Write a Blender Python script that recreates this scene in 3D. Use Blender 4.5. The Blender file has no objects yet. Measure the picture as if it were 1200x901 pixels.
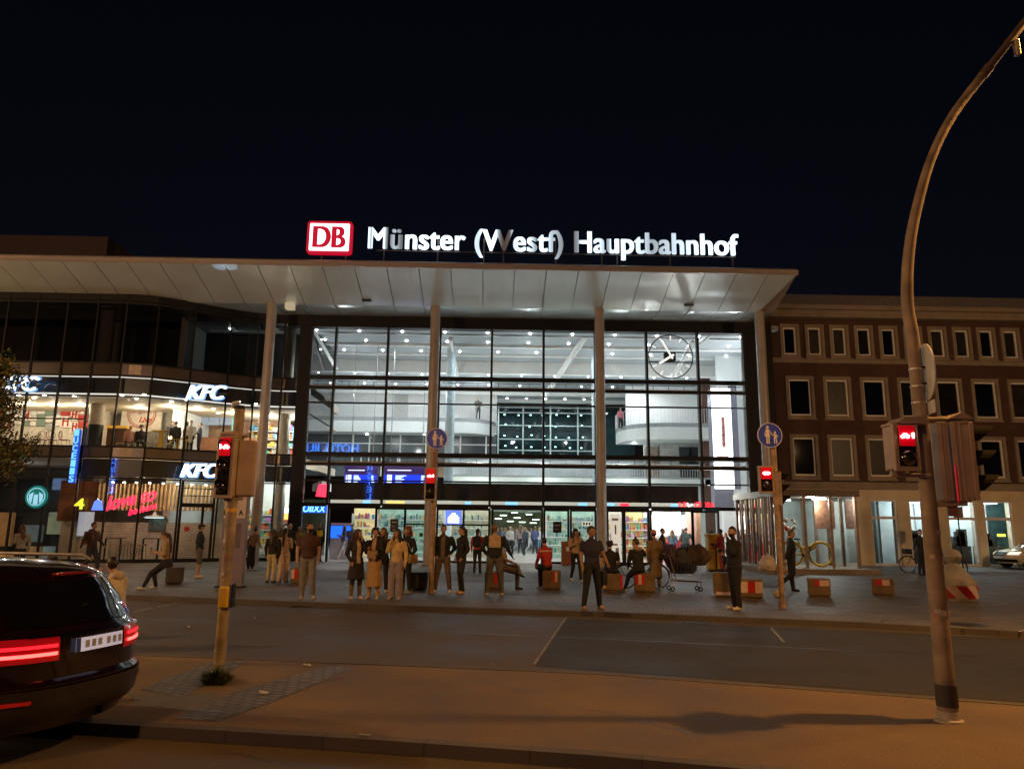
import bpy, bmesh, math, random
from mathutils import Vector, Matrix, noise
import numpy as np
random.seed(7)
R = math.radians
SC = bpy.context.scene
COL = SC.collection
# ------------------------------------------------------------------ camera maths (plans a point from a ray)
F, CX, CY = 867., 600., 450.5
YAW, PIT, ROL = R(1.4), R(10.8), 0.0105
CAMZ = 1.8
def _basis():
    f = Vector((math.sin(YAW)*math.cos(PIT), math.cos(YAW)*math.cos(PIT), math.sin(PIT)))
    r0 = Vector((math.cos(YAW), -math.sin(YAW), 0)); u0 = r0.cross(f)
    c, s = math.cos(ROL), math.sin(ROL)
    return f, c*r0+s*u0, -s*r0+c*u0
CF, CR, CU = _basis()
def ray(px, py): return CF+(px-CX)/F*CR-(py-CY)/F*CU
def at(px, py, Y):
    d = ray(px, py); t = Y/d.y; return Vector((t*d.x, Y, CAMZ+t*d.z))
def gnd(px, py, z=0):
    d = ray(px, py); t = (z-CAMZ)/d.z; return Vector((t*d.x, t*d.y, z))
def projx(x, y, z):
    v = Vector((x, y, z-CAMZ)); return CX+F*v.dot(CR)/v.dot(CF)
cam = bpy.data.cameras.new('camera'); co = bpy.data.objects.new('camera', cam); COL.objects.link(co)
M3 = Matrix((CR, CU, -CF)).transposed()
co.matrix_world = Matrix.Translation((0, 0, CAMZ)) @ M3.to_4x4()
cam.sensor_fit = 'HORIZONTAL'; cam.sensor_width = 36; cam.lens = 36*F/1200
cam.clip_end = 3000; cam.clip_start = .05
SC.camera = co
# ------------------------------------------------------------------ materials
MATS = {}
def nd(nt, t, **kw):
    n = nt.nodes.new(t)
    for k, v in kw.items(): setattr(n, k, v)
    return n
def mat(name, col, rough=.7, metal=0., var=.15, scale=6., bump=0., bscale=40., em=None, es=0., col2=None, coat=0., spec=.5, alpha=None):
    if name in MATS: return MATS[name]
    m = bpy.data.materials.new(name); m.use_nodes = True; nt = m.node_tree; L = nt.links
    b = nt.nodes['Principled BSDF']
    b.inputs['Roughness'].default_value = rough; b.inputs['Metallic'].default_value = metal
    b.inputs['Specular IOR Level'].default_value = spec; b.inputs['Coat Weight'].default_value = coat
    b.inputs['Coat Roughness'].default_value = .08
    c = tuple(col)+(1,)
    if var or col2:
        tc = nd(nt, 'ShaderNodeTexCoord'); no = nd(nt, 'ShaderNodeTexNoise'); no.inputs['Scale'].default_value = scale; no.inputs['Detail'].default_value = 5
        L.new(tc.outputs['Object'], no.inputs['Vector'])
        cr = nd(nt, 'ShaderNodeValToRGB'); L.new(no.outputs['Fac'], cr.inputs['Fac'])
        cr.color_ramp.elements[0].position = .3; cr.color_ramp.elements[1].position = .7
        a = tuple(max(0, x*(1-var)) for x in col)+(1,); d = (tuple(col2)+(1,)) if col2 else tuple(min(1, x*(1+var)) for x in col)+(1,)
        cr.color_ramp.elements[0].color = a; cr.color_ramp.elements[1].color = d
        L.new(cr.outputs['Color'], b.inputs['Base Color'])
    else: b.inputs['Base Color'].default_value = c
    if bump:
        tc = nd(nt, 'ShaderNodeTexCoord'); no = nd(nt, 'ShaderNodeTexNoise'); no.inputs['Scale'].default_value = bscale; no.inputs['Detail'].default_value = 6
        L.new(tc.outputs['Object'], no.inputs['Vector'])
        bp = nd(nt, 'ShaderNodeBump'); bp.inputs['Strength'].default_value = bump; bp.inputs['Distance'].default_value = .02
        L.new(no.outputs['Fac'], bp.inputs['Height']); L.new(bp.outputs['Normal'], b.inputs['Normal'])
    if em:
        b.inputs['Emission Color'].default_value = tuple(em)+(1,); b.inputs['Emission Strength'].default_value = es
    MATS[name] = m; return m
def emis(name, col, s):
    return mat(name, (0.02, .02, .02), .5, em=col, es=s, var=0)
def glass(name, tint=(.93, .96, .95), refl=1.0, ior=1.5):
    if name in MATS: return MATS[name]
    m = bpy.data.materials.new(name); m.use_nodes = True; nt = m.node_tree; L = nt.links
    nt.nodes.clear()
    o = nd(nt, 'ShaderNodeOutputMaterial'); t = nd(nt, 'ShaderNodeBsdfTransparent'); g = nd(nt, 'ShaderNodeBsdfGlossy'); mx = nd(nt, 'ShaderNodeMixShader')
    fr = nd(nt, 'ShaderNodeFresnel'); fr.inputs['IOR'].default_value = ior
    t.inputs['Color'].default_value = tuple(tint)+(1,); g.inputs['Roughness'].default_value = 0.0
    g.inputs['Color'].default_value = (refl, refl, refl, 1)
    L.new(fr.outputs[0], mx.inputs[0]); L.new(t.outputs[0], mx.inputs[1]); L.new(g.outputs[0], mx.inputs[2]); L.new(mx.outputs[0], o.inputs[0])
    MATS[name] = m; return m
def brickmat(name, c1, c2, mortar, w=.25, h=.08, ms=.012, rough=.85, bump=.4, off=.5, var=.25, axis='xz', rot=0):
    if name in MATS: return MATS[name]
    m = bpy.data.materials.new(name); m.use_nodes = True; nt = m.node_tree; L = nt.links; b = nt.nodes['Principled BSDF']
    b.inputs['Roughness'].default_value = rough
    tc = nd(nt, 'ShaderNodeTexCoord'); br = nd(nt, 'ShaderNodeTexBrick')
    br.inputs['Scale'].default_value = 1; br.inputs['Brick Width'].default_value = w; br.inputs['Row Height'].default_value = h; br.inputs['Mortar Size'].default_value = ms
    br.offset = off
    br.inputs['Color1'].default_value = tuple(c1)+(1,); br.inputs['Color2'].default_value = tuple(c2)+(1,); br.inputs['Mortar'].default_value = tuple(mortar)+(1,)
    mp = nd(nt, 'ShaderNodeMapping')
    if axis == 'xz': mp.inputs['Rotation'].default_value = (R(-90), 0, 0)
    else: mp.inputs['Rotation'].default_value = (0, 0, rot)
    L.new(tc.outputs['Object'], mp.inputs['Vector']); L.new(mp.outputs[0], br.inputs['Vector'])
    no = nd(nt, 'ShaderNodeTexNoise'); no.inputs['Scale'].default_value = .6; no.inputs['Detail'].default_value = 8; L.new(tc.outputs['Object'], no.inputs['Vector'])
    mm = nd(nt, 'ShaderNodeMapRange'); mm.inputs['From Min'].default_value = .3; mm.inputs['From Max'].default_value = .7; mm.inputs['To Min'].default_value = 1-var; mm.inputs['To Max'].default_value = 1+var
    L.new(no.outputs['Fac'], mm.inputs['Value'])
    mx = nd(nt, 'ShaderNodeMix', data_type='RGBA', blend_type='MULTIPLY'); mx.inputs['Factor'].default_value = 1
    L.new(br.outputs['Color'], mx.inputs['A']); L.new(mm.outputs[0], mx.inputs['B']); L.new(mx.outputs['Result'], b.inputs['Base Color'])
    bp = nd(nt, 'ShaderNodeBump'); bp.inputs['Strength'].default_value = bump; bp.inputs['Distance'].default_value = .01; bp.invert = True
    L.new(br.outputs['Fac'], bp.inputs['Height']); L.new(bp.outputs['Normal'], b.inputs['Normal'])
    MATS[name] = m; return m
# ------------------------------------------------------------------ mesh builder
class MB:
    def __init__(s): s.v = []; s.f = []; s.m = []; s.T = None
    def add(s, vs, fs, m=0):
        o = len(s.v)
        if s.T is not None: vs = [s.T @ Vector(v) for v in vs]
        s.v += [tuple(v) for v in vs]; s.f += [tuple(i+o for i in f) for f in fs]; s.m += [m]*len(fs); return s
    def box(s, x0, x1, y0, y1, z0, z1, m=0):
        vs = [(x, y, z) for z in (z0, z1) for y in (y0, y1) for x in (x0, x1)]
        return s.add(vs, [(0, 2, 3, 1), (4, 5, 7, 6), (0, 1, 5, 4), (2, 6, 7, 3), (0, 4, 6, 2), (1, 3, 7, 5)], m)
    def rbox(s, x0, x1, y0, y1, z0, z1, r=.02, m=0):   # box with chamfered edges
        bm = bmesh.new(); bmesh.ops.create_cube(bm, size=1)
        for v in bm.verts: v.co = Vector(((x0+x1)/2+v.co.x*(x1-x0), (y0+y1)/2+v.co.y*(y1-y0), (z0+z1)/2+v.co.z*(z1-z0)))
        bmesh.ops.bevel(bm, geom=bm.edges[:], offset=r, segments=2, affect='EDGES', profile=.5)
        bm.verts.index_update(); s.add([v.co.copy() for v in bm.verts], [[v.index for v in f.verts] for f in bm.faces], m); bm.free(); return s
    def tube(s, pts, rad, n=10, m=0, caps=True, flat=1.0):
        pts = [Vector(p) for p in pts]
        if not isinstance(rad, (list, tuple)): rad = [rad]*len(pts)
        vs = []; fs = []; up = None
        for i, p in enumerate(pts):
            d = (pts[min(i+1, len(pts)-1)]-pts[max(i-1, 0)])
            d = d.normalized() if d.length > 1e-9 else Vector((0, 0, 1))
            if up is None: a = Vector((1, 0, 0)) if abs(d.x) < .9 else Vector((0, 1, 0)); up = (a-d*a.dot(d)).normalized()
            else: up = (up-d*up.dot(d)).normalized()
            w = d.cross(up)
            for k in range(n):
                t = 2*math.pi*k/n; vs.append(p+(up*math.cos(t)+w*math.sin(t)*flat)*rad[i])
        for i in range(len(pts)-1):
            for k in range(n): fs.append((i*n+k, i*n+(k+1) % n, (i+1)*n+(k+1) % n, (i+1)*n+k))
        if caps: fs.append(tuple(range(n))[::-1]); fs.append(tuple(range((len(pts)-1)*n, len(pts)*n)))
        return s.add(vs, fs, m)
    def ell(s, c, r, n=12, k=8, m=0, rot=None):
        c = Vector(c)
        if not isinstance(r, (tuple, list)): r = (r, r, r)
        vs = [Vector((0, 0, r[2]))]; fs = []
        for i in range(1, k):
            a = math.pi*i/k
            for j in range(n): b = 2*math.pi*j/n; vs.append(Vector((r[0]*math.sin(a)*math.cos(b), r[1]*math.sin(a)*math.sin(b), r[2]*math.cos(a))))
        vs.append(Vector((0, 0, -r[2])))
        for j in range(n): fs.append((0, 1+j, 1+(j+1) % n))
        for i in range(k-2):
            for j in range(n): a = 1+i*n; fs.append((a+j, a+n+j, a+n+(j+1) % n, a+(j+1) % n))
        e = len(vs)-1; a = 1+(k-2)*n
        for j in range(n): fs.append((e, a+(j+1) % n, a+j))
        if rot is not None: vs = [rot @ v for v in vs]
        return s.add([v+c for v in vs], fs, m)
    def lathe(s, prof, c=(0, 0, 0), n=24, m=0):
        c = Vector(c); vs = []; fs = []
        for r, z in prof:
            for k in range(n): t = 2*math.pi*k/n; vs.append(c+Vector((r*math.cos(t), r*math.sin(t), z)))
        for i in range(len(prof)-1):
            for k in range(n): fs.append((i*n+k, i*n+(k+1) % n, (i+1)*n+(k+1) % n, (i+1)*n+k))
        fs.append(tuple(range(n))[::-1]); fs.append(tuple(range((len(prof)-1)*n, len(prof)*n)))
        return s.add(vs, fs, m)
    def prism(s, poly, a, b, axis='y', m=0):   # poly of 2-D points extruded between a and b
        def P(p, t): return {'y': (p[0], t, p[1]), 'z': (p[0], p[1], t), 'x': (t, p[0], p[1])}[axis]
        n = len(poly); vs = [P(p, a) for p in poly]+[P(p, b) for p in poly]
        fs = [tuple(range(n))[::-1], tuple(range(n, 2*n))]+[(i, (i+1) % n, (i+1) % n+n, i+n) for i in range(n)]
        return s.add(vs, fs, m)
    def torus(s, c, Rr, r, axis='y', n=32, k=8, m=0, a0=0, a1=2*math.pi):
        pts = []
        for i in range(n+1):
            t = a0+(a1-a0)*i/n; u, w = Rr*math.cos(t), Rr*math.sin(t)
            pts.append(Vector(c)+Vector({'y': (u, 0, w), 'z': (u, w, 0), 'x': (0, u, w)}[axis]))
        return s.tube(pts, r, k, m)
    def build(s, name, mats, parent=None, smooth=False, org=None, fix=True, **kw):
        me = bpy.data.meshes.new(name)
        o = Vector((0, 0, 0))
        if org is not None: o = Vector(org)
        elif parent is not None and not parent.get('_local'): o = Vector(parent.get('_org', (0, 0, 0)))
        me.from_pydata([tuple(Vector(v)-o) for v in s.v], [], s.f)
        if not isinstance(mats, (list, tuple)): mats = [mats]
        for q in mats: me.materials.append(q)
        me.polygons.foreach_set('material_index', s.m)
        if fix:
            bm = bmesh.new(); bm.from_mesh(me); bmesh.ops.recalc_face_normals(bm, faces=bm.faces); bm.to_mesh(me); bm.free()
        if smooth:
            me.polygons.foreach_set('use_smooth', [True]*len(me.polygons)); me.set_sharp_from_angle(angle=R(40))
        ob = bpy.data.objects.new(name, me); COL.objects.link(ob)
        if parent is not None:
            ob.parent = parent
            ob['_org'] = parent.get('_org', (0, 0, 0)); 
            if parent.get('_local'): ob['_local'] = 1
        elif org is not None: ob.location = o
        for k, v in kw.items(): ob[k] = v
        return ob
def thing(name, label, cat, loc=(0, 0, 0), rz=0, group=None, local=False):
    o = bpy.data.objects.new(name, None); COL.objects.link(o); o.location = loc; o.rotation_euler = (0, 0, rz)
    o.empty_display_size = .2
    o['label'] = label; o['category'] = cat
    if group: o['group'] = group
    o['_org'] = tuple(loc)
    if local: o['_local'] = 1
    return o
def one(o, label, cat, group=None):
    o['label'] = label; o['category'] = cat
    if group: o['group'] = group
    return o
def struct(o): o['kind'] = 'structure'; return o
def copy_tree(o, parent=None):
    c = o.copy(); COL.objects.link(c)
    if parent is not None: c.parent = parent
    for ch in [x for x in KIDS.get(o.name, [])]: copy_tree(ch, c)
    return c
KIDS = {}
def kids(o):
    KIDS[o.name] = list(o.children)
    for c in o.children: kids(c)
def clone(o, loc, rz=None, label=None, group=None, cat=None):
    if o.name not in KIDS: kids(o)
    c = copy_tree(o); c.location = loc
    if rz is not None: c.rotation_euler.z = rz
    if label: c['label'] = label
    if group: c['group'] = group
    if cat: c['category'] = cat
    return c
def text(s, size, off=0., ext=.02, shear=0., bevel=0., fill=True, align='LEFT', sp=1.):
    c = bpy.data.curves.new('t', 'FONT'); c.body = s; c.size = size; c.offset = off; c.extrude = ext; c.shear = shear; c.align_x = align
    c.bevel_depth = bevel; c.space_character = sp
    if not fill: c.fill_mode = 'NONE'
    o = bpy.data.objects.new('t', c); COL.objects.link(o); bpy.context.view_layer.update()
    me = bpy.data.meshes.new_from_object(o.evaluated_get(bpy.context.evaluated_depsgraph_get()))
    bpy.data.objects.remove(o); return me
def bold_text(mb, s, p, size, w=.03, n=3, **kw):
    W = kw.pop('width'); off = kw.pop('dy', .0015)
    for k in range(n): put_text(mb, s, (p[0]+w*k/(n-1), p[1]+off*k, p[2]), size, width=W-w, **kw)
def put_text(mb, s, p, size, m=0, width=None, height=None, mirror=False, rz=0, vert=False, **kw):
    """lettering standing in the x-z plane, facing -y, lower left corner at p, scaled to width/height"""
    me = text(s, size, **kw)
    vs = [v.co.copy() for v in me.vertices]
    x0 = min(v.x for v in vs); x1 = max(v.x for v in vs); y0 = min(v.y for v in vs); y1 = max(v.y for v in vs)
    sx = width/(x1-x0) if width else 1; sy = height/(y1-y0) if height else (sx if not height and width else 1)
    out = []
    for v in vs:
        X = (v.x-x0)*sx; Z = (v.y-(y0 if height else 0))*sy; Y = -v.z
        if vert: X, Z = Z, -X
        if mirror: X = -X; Y = -Y
        q = Matrix.Rotation(rz, 3, 'Z') @ Vector((X, Y, 0)); out.append(Vector(p)+Vector((q.x, q.y, Z)))
    mb.add(out, [tuple(f.vertices) for f in me.polygons], m)
    bpy.data.meshes.remove(me); return (x1-x0)*sx
# ------------------------------------------------------------------ common materials
m_black = mat('black_metal', (.010, .010, .011), .6, 0, var=.2, spec=.25)
m_dkframe = mat('facade_frame_metal', (.012, .013, .015), .55, .0, var=.2, spec=.3)
m_white = mat('white_paint', (.78, .79, .78), .6, var=.05, scale=2)
m_whiteglossy = mat('white_wall_panel', (.72, .75, .76), .35, var=.05, scale=1)
m_conc = mat('concrete', (.34, .31, .27), .85, var=.3, scale=3, bump=.3)
m_steel = mat('galvanised_steel', (.42, .41, .39), .45, .7, var=.2, scale=8)
m_polegrey = mat('painted_pole', (.30, .27, .24), .55, .2, var=.35, scale=5, bump=.15)
m_glass = glass('facade_glass', (.90, .94, .93), 1.0, 1.48)
m_glassdk = glass('tinted_glass', (.30, .31, .31), 1.0, 1.55)
m_glassclear = glass('clear_glass', (.95, .97, .96), 1.0, 1.4)
m_screen = emis('white_screen', (1, 1, 1), 5)
m_warm = emis('warm_light', (1, .82, .55), 10)
m_cool = emis('cool_light', (.95, .98, 1), 22)
m_red = mat('red_paint', (.5, .02, .02), .5)
m_yellow = mat('yellow_paint', (.6, .38, .03), .5)
# ================================================================== GROUND
def sheet(name, poly, z, m, depth=None):
    mb = MB(); n = len(poly)
    if depth is None: mb.add([(x, y, z) for x, y in poly], [tuple(range(n))])
    else: mb.prism(poly, z-depth, z, 'z')
    return struct(mb.build(name, m))
def asphalt(name, col, var, rough, sc=60, wet=0.):
    m = bpy.data.materials.new(name); m.use_nodes = True; nt = m.node_tree; L = nt.links; b = nt.nodes['Principled BSDF']
    tc = nd(nt, 'ShaderNodeTexCoord')
    n1 = nd(nt, 'ShaderNodeTexNoise'); n1.inputs['Scale'].default_value = .35; n1.inputs['Detail'].default_value = 8; n1.inputs['Roughness'].default_value = .65
    n2 = nd(nt, 'ShaderNodeTexNoise'); n2.inputs['Scale'].default_value = sc; n2.inputs['Detail'].default_value = 3
    vo = nd(nt, 'ShaderNodeTexVoronoi'); vo.inputs['Scale'].default_value = 5.5
    for n in (n1, n2, vo): L.new(tc.outputs['Object'], n.inputs['Vector'])
    cr = nd(nt, 'ShaderNodeValToRGB'); cr.color_ramp.elements[0].position = .35; cr.color_ramp.elements[1].position = .68
    cr.color_ramp.elements[0].color = tuple(c*(1-var) for c in col)+(1,); cr.color_ramp.elements[1].color = tuple(c*(1+var) for c in col)+(1,)
    L.new(n1.outputs['Fac'], cr.inputs['Fac'])
    cr2 = nd(nt, 'ShaderNodeValToRGB'); cr2.color_ramp.elements[0].position = .3; cr2.color_ramp.elements[1].position = .75
    cr2.color_ramp.elements[0].color = (.6, .6, .6, 1); cr2.color_ramp.elements[1].color = (1.35, 1.35, 1.35, 1)
    L.new(n2.outputs['Fac'], cr2.inputs['Fac'])
    mx = nd(nt, 'ShaderNodeMix', data_type='RGBA', blend_type='MULTIPLY'); mx.inputs['Factor'].default_value = 1
    L.new(cr.outputs[0], mx.inputs['A']); L.new(cr2.outputs[0], mx.inputs['B'])
    # gum spots
    c3 = nd(nt, 'ShaderNodeValToRGB'); c3.color_ramp.elements[0].position = .03; c3.color_ramp.elements[1].position = .055
    c3.color_ramp.elements[0].color = (.55, .55, .55, 1); c3.color_ramp.elements[1].color = (1, 1, 1, 1)
    L.new(vo.outputs['Distance'], c3.inputs['Fac'])
    m2 = nd(nt, 'ShaderNodeMix', data_type='RGBA', blend_type='MULTIPLY'); m2.inputs['Factor'].default_value = 1
    L.new(mx.outputs['Result'], m2.inputs['A']); L.new(c3.outputs[0], m2.inputs['B']); L.new(m2.outputs['Result'], b.inputs['Base Color'])
    rr = nd(nt, 'ShaderNodeMapRange'); rr.inputs['From Min'].default_value = .35; rr.inputs['From Max'].default_value = .65
    rr.inputs['To Min'].default_value = rough-.2; rr.inputs['To Max'].default_value = rough+.1; L.new(n1.outputs['Fac'], rr.inputs['Value']); L.new(rr.outputs[0], b.inputs['Roughness'])
    bp = nd(nt, 'ShaderNodeBump'); bp.inputs['Strength'].default_value = .5; bp.inputs['Distance'].default_value = .008
    L.new(n2.outputs['Fac'], bp.inputs['Height']); L.new(bp.outputs['Normal'], b.inputs['Normal'])
    MATS[name] = m; return m
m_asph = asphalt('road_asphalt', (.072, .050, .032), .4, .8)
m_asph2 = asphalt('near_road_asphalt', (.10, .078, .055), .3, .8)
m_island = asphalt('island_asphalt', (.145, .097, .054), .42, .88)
m_pave = brickmat('plaza_paving', (.14, .112, .085), (.075, .062, .048), (.02, .017, .014), .6, .3, .02, .62, .5, var=.35, axis='xy', rot=R(0))
m_band = brickmat('small_paving', (.17, .15, .13), (.12, .11, .10), (.05, .045, .04), .2, .1, .012, .7, .5, var=.3, axis='xy', rot=R(15))
m_cobble = brickmat('cobbles', (.135, .115, .09), (.08, .07, .055), (.04, .035, .03), .16, .11, .018, .6, 1., var=.35, axis='xy', rot=R(25))
m_kerb = brickmat('kerb_stone', (.085, .072, .06), (.07, .06, .05), (.04, .035, .03), .9, .5, .008, .8, .3, var=.3, axis='xy', rot=R(15))
def l2(p, q, x): return p[1]+(q[1]-p[1])*(x-p[0])/(q[0]-p[0])
KF = [(-45, 30.3), (-8.88, 19.43), (-2.64, 17.66), (2.31, 16.62), (7.22, 15.16), (9.72, 13.9), (45, 3.0)]          # far kerb
IF = [(-9.5, 12.1), (-4.84, 10.79), (-1.49, 10.2), (1.33, 9.66), (5.6, 8.11), (14, 5.2)]   # island, far edge
IN_ = [(-9.5, 8.9), (-3.62, 7.4), (-0.98, 6.9), (0.89, 6.47), (4.2, 5.5), (14, 2.2)]   # island, near edge
sheet('ground', [(-400, -400), (400, -400), (400, 900), (-400, 900)], -.2, mat('far_ground', (.05, .05, .045), .9))
sheet('road', [(-45, -40), (45, -40), (45, 3.0)]+KF[::-1][1:-1]+[(-45, 30.3)], -.10, m_asph)
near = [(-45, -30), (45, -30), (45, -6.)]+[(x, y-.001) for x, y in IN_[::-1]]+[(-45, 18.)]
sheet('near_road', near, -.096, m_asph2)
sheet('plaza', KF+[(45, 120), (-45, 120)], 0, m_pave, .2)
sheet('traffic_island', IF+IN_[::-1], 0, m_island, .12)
def strip(name, path, off, w, z, m, depth=.0, z0=None):
    mb = MB(); P = [Vector((x, y, 0)) for x, y in path]; L_ = []; Rr = []
    for i, p in enumerate(P):
        d = (P[min(i+1, len(P)-1)]-P[max(0, i-1)]).normalized(); n = Vector((-d.y, d.x, 0))
        L_.append(p+n*off); Rr.append(p+n*(off+w))
    n = len(P); vs = [(p.x, p.y, z) for p in L_+Rr]; fs = [(i, i+1, n+i+1, n+i) for i in range(n-1)]
    if z0 is not None:
        vs += [(p.x, p.y, z0) for p in L_+Rr]
        fs += [(i, 2*n+i, 2*n+i+1, i+1) for i in range(n-1)]+[(n+i, n+i+1, 3*n+i+1, 3*n+i) for i in range(n-1)]
    mb.add(vs, fs); return struct(mb.build(name, m))
strip('plaza_kerb', KF, -.14, .14, .006, m_kerb, z0=-.11)
strip('plaza_edge_paving', KF, .002, 1.1, .005, m_band)
strip('plaza_gutter', KF, -.42, .27, -.0985, mat('gutter', (.09, .08, .07), .7))
strip('island_kerb', IF, 0, .13, .006, m_kerb, z0=-.11)
strip('island_near_kerb', IN_, -.13, .13, .006, m_kerb, z0=-.11)
def gp(px, py, z=0): g = gnd(px, py, z); return (g.x, g.y)
# cobbled strips and patches on the island
sheet('island_cobbles', [gp(165, 808), (gp(245, 776)), (gp(290, 774)), gp(215, 817)], .005, m_cobble)
sheet('island_paving_strip', [gp(270, 812), gp(385, 780), gp(415, 782), gp(320, 822), gp(255, 845), gp(205, 842)], .0045, m_cobble)
sheet('island_patch', [gp(150, 812), gp(250, 812), gp(280, 830), gp(255, 838), gp(160, 826)], .0025, mat('patch', (.10, .09, .075), .8, bump=.4))
sheet('asphalt_patch', [gp(628, 783, -.13), gp(664, 726, -.13), gp(1240, 752, -.13), gp(1240, 829, -.13)], -.0965, asphalt('patch_asphalt', (.022, .018, .014), .3, .88))
# painted markings
def line(name, a, b, w, z=-.091, col=(.5, .47, .4)):
    a = Vector(a).to_3d(); b = Vector(b).to_3d(); d = (b-a).normalized(); n = Vector((-d.y, d.x, 0))*w/2
    mb = MB(); mb.add([(p.x, p.y, z) for p in (a+n, b+n, b-n, a-n)], [(0, 1, 2, 3)])
    return struct(mb.build(name, mat('road_paint', (.2, .18, .15), .8, var=.6, scale=10)))
line('lane_marking', gp(157, 719, -.13), gp(178, 714, -.13), .12)
line('lane_marking', gp(184, 713, -.13), gp(200, 710, -.13), .12)
line('lane_marking', gp(203, 709, -.13), gp(216, 706.5, -.13), .12)
line('stop_line', gp(626, 781, -.13), gp(663, 726, -.13), .035)
line('stop_line', gp(904, 738, -.13), gp(919, 755, -.13), .05)
rs_ = random.Random(12)
m_tar = mat('tar_seam', (.02, .017, .014), .45, var=.3)
def seam(name, pts, w, z):
    mb = MB(); P = [Vector((p[0]+rs_.uniform(-.02, .02), p[1]+rs_.uniform(-.02, .02), z)) for p in pts]; vs = []
    for i, p in enumerate(P):
        d = (P[min(i+1, len(P)-1)]-P[max(0, i-1)]).normalized(); n = Vector((-d.y, d.x, 0))*w*rs_.uniform(.6, 1.2)/2; vs += [p+n, p-n]
    mb.add(vs, [(2*i, 2*i+1, 2*i+3, 2*i+2) for i in range(len(P)-1)]); return struct(mb.build(name, m_tar))
def way(a, b, n=14, w=.06):
    a, b = Vector(a), Vector(b); return [tuple(a.lerp(b, i/n)+Vector((rs_.uniform(-w, w), rs_.uniform(-w, w)))) for i in range(n+1)]
seam('road_seam', way((-14, 17.5), (12, 10.6), 40, .03), .05, -.0955)
seam('road_crack', way((6.0, 12.8), (8.6, 9.2), 14, .1), .03, -.095)
seam('island_crack', way((-.3, 9.4), (1.9, 6.9), 22, .05), .018, .0035)
seam('island_crack', way((-2.9, 8.1), (-1.2, 9.9), 18, .05), .016, .0035)
seam('near_road_crack', way((-2.2, 6.7), (1.8, 5.3), 24, .04), .02, -.0945)
for k, (gx_, gy_, lab) in enumerate(((-4.4, 18.25, 'dark drain grate in the gutter left of the standing group'), (4.2, 15.85, 'dark drain grate in the gutter right of the man in navy'))):
    mb = MB(); mb.box(gx_-.25, gx_+.25, gy_-.42, gy_-.12, -.0985, -.088)
    for q in range(7): mb.box(gx_-.22+q*.065, gx_-.19+q*.065, gy_-.4, gy_-.14, -.088, -.082)
    one(mb.build('drain_grate', mat('cast_iron', (.05, .045, .04), .5, .6), org=(gx_, gy_, -.09)), lab, 'drain', 'drain grates')
# litter
for i, (x, y, s_) in enumerate([(307, 813, 1), (361, 780, 1), (425, 863, .5), (1035, 728, .6), (1197, 740, 1), (222, 735, .5), (575, 779, .5), (300, 724, .4)]):
    z = .006 if y > 770 else (-.09 if y > 720 else .006)
    if x > 1000: z = .008
    g = gnd(x, y, z); mb = MB(); s = .05*s_+.02
    rnd = random.Random(i)
    mb.add([(g.x+rnd.uniform(-s, s)*1.4, g.y+rnd.uniform(-s, s), z+rnd.uniform(0, .03)) for _ in range(6)], [(0, 1, 2), (1, 2, 3), (2, 3, 4), (3, 4, 5), (0, 2, 5)])
    lab = ['crumpled white paper scrap on the island cobbles', 'pale paper scrap near the far island kerb', 'tiny scrap of litter by the near kerb', 'small white scrap on the plaza edge, right of the slim pole', 'white scrap at the kerb by the right frame edge',
           'tiny pale scrap on the road left of the signal post', 'tiny scrap on the middle of the island kerb', 'tiny scrap on the road behind the signal post'][i]
    one(mb.build('litter_scrap', mat('paper', (.6, .56, .5), .8), org=g, fix=False), lab, 'litter', 'litter scraps on the ground')
mh = MB(); g = gnd(1133, 732, 0); mh.lathe([(.36, 0), (.36, .006), (.3, .008), (.02, .009)], (g.x, g.y, .003))
one(mh.build('manhole_cover', mat('cast_iron', (.05, .045, .04), .5, .6), org=g), 'round dark iron manhole cover beside the concrete bollard', 'manhole')
# weed tuft at the left signal post
g = gnd(254, 800, 0); mb = MB(); rnd = random.Random(3)
for i in range(420):
    a = rnd.uniform(0, 6.28); r = rnd.uniform(0, .16); h = rnd.uniform(.06, .2)*(1-r/.3); t = rnd.uniform(.02, .12)
    b = Vector((g.x+r*math.cos(a), g.y+r*math.sin(a), 0)); tip = b+Vector((math.cos(a)*t, math.sin(a)*t, h)); w = Vector((-math.sin(a), math.cos(a), 0))*rnd.uniform(.006, .016)
    md = (b+tip)/2+Vector((0, 0, .02))
    mb.add([b-w*.5, b+w*.5, md+w, md-w, tip], [(0, 1, 2, 3), (3, 2, 4)], rnd.choice((0, 0, 1)))
one(mb.build('weed_tuft', [mat('weed_leaf', (.05, .075, .02), .7), mat('weed_leaf_dry', (.12, .11, .04), .8)], org=g, fix=False), 'low tuft of green weeds at the foot of the left signal post', 'weeds')
# ================================================================== STATION BUILDING
FY = 37.0
ST = thing('station_building', 'large glass fronted railway station with deep pale canopy and brightly lit hall', 'building', (0, FY, 0))
X0, X1 = -10.25, 12.95           # glazed hall
LV = [0.0, 2.7, 3.0, 3.91, 4.71, 5.2, 7.79, 8.56, 9.09, 11.69]
MX = [-9.35, -8.11]+[-8.11+2.655*i for i in range(1, 8)]+[12.88]
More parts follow.
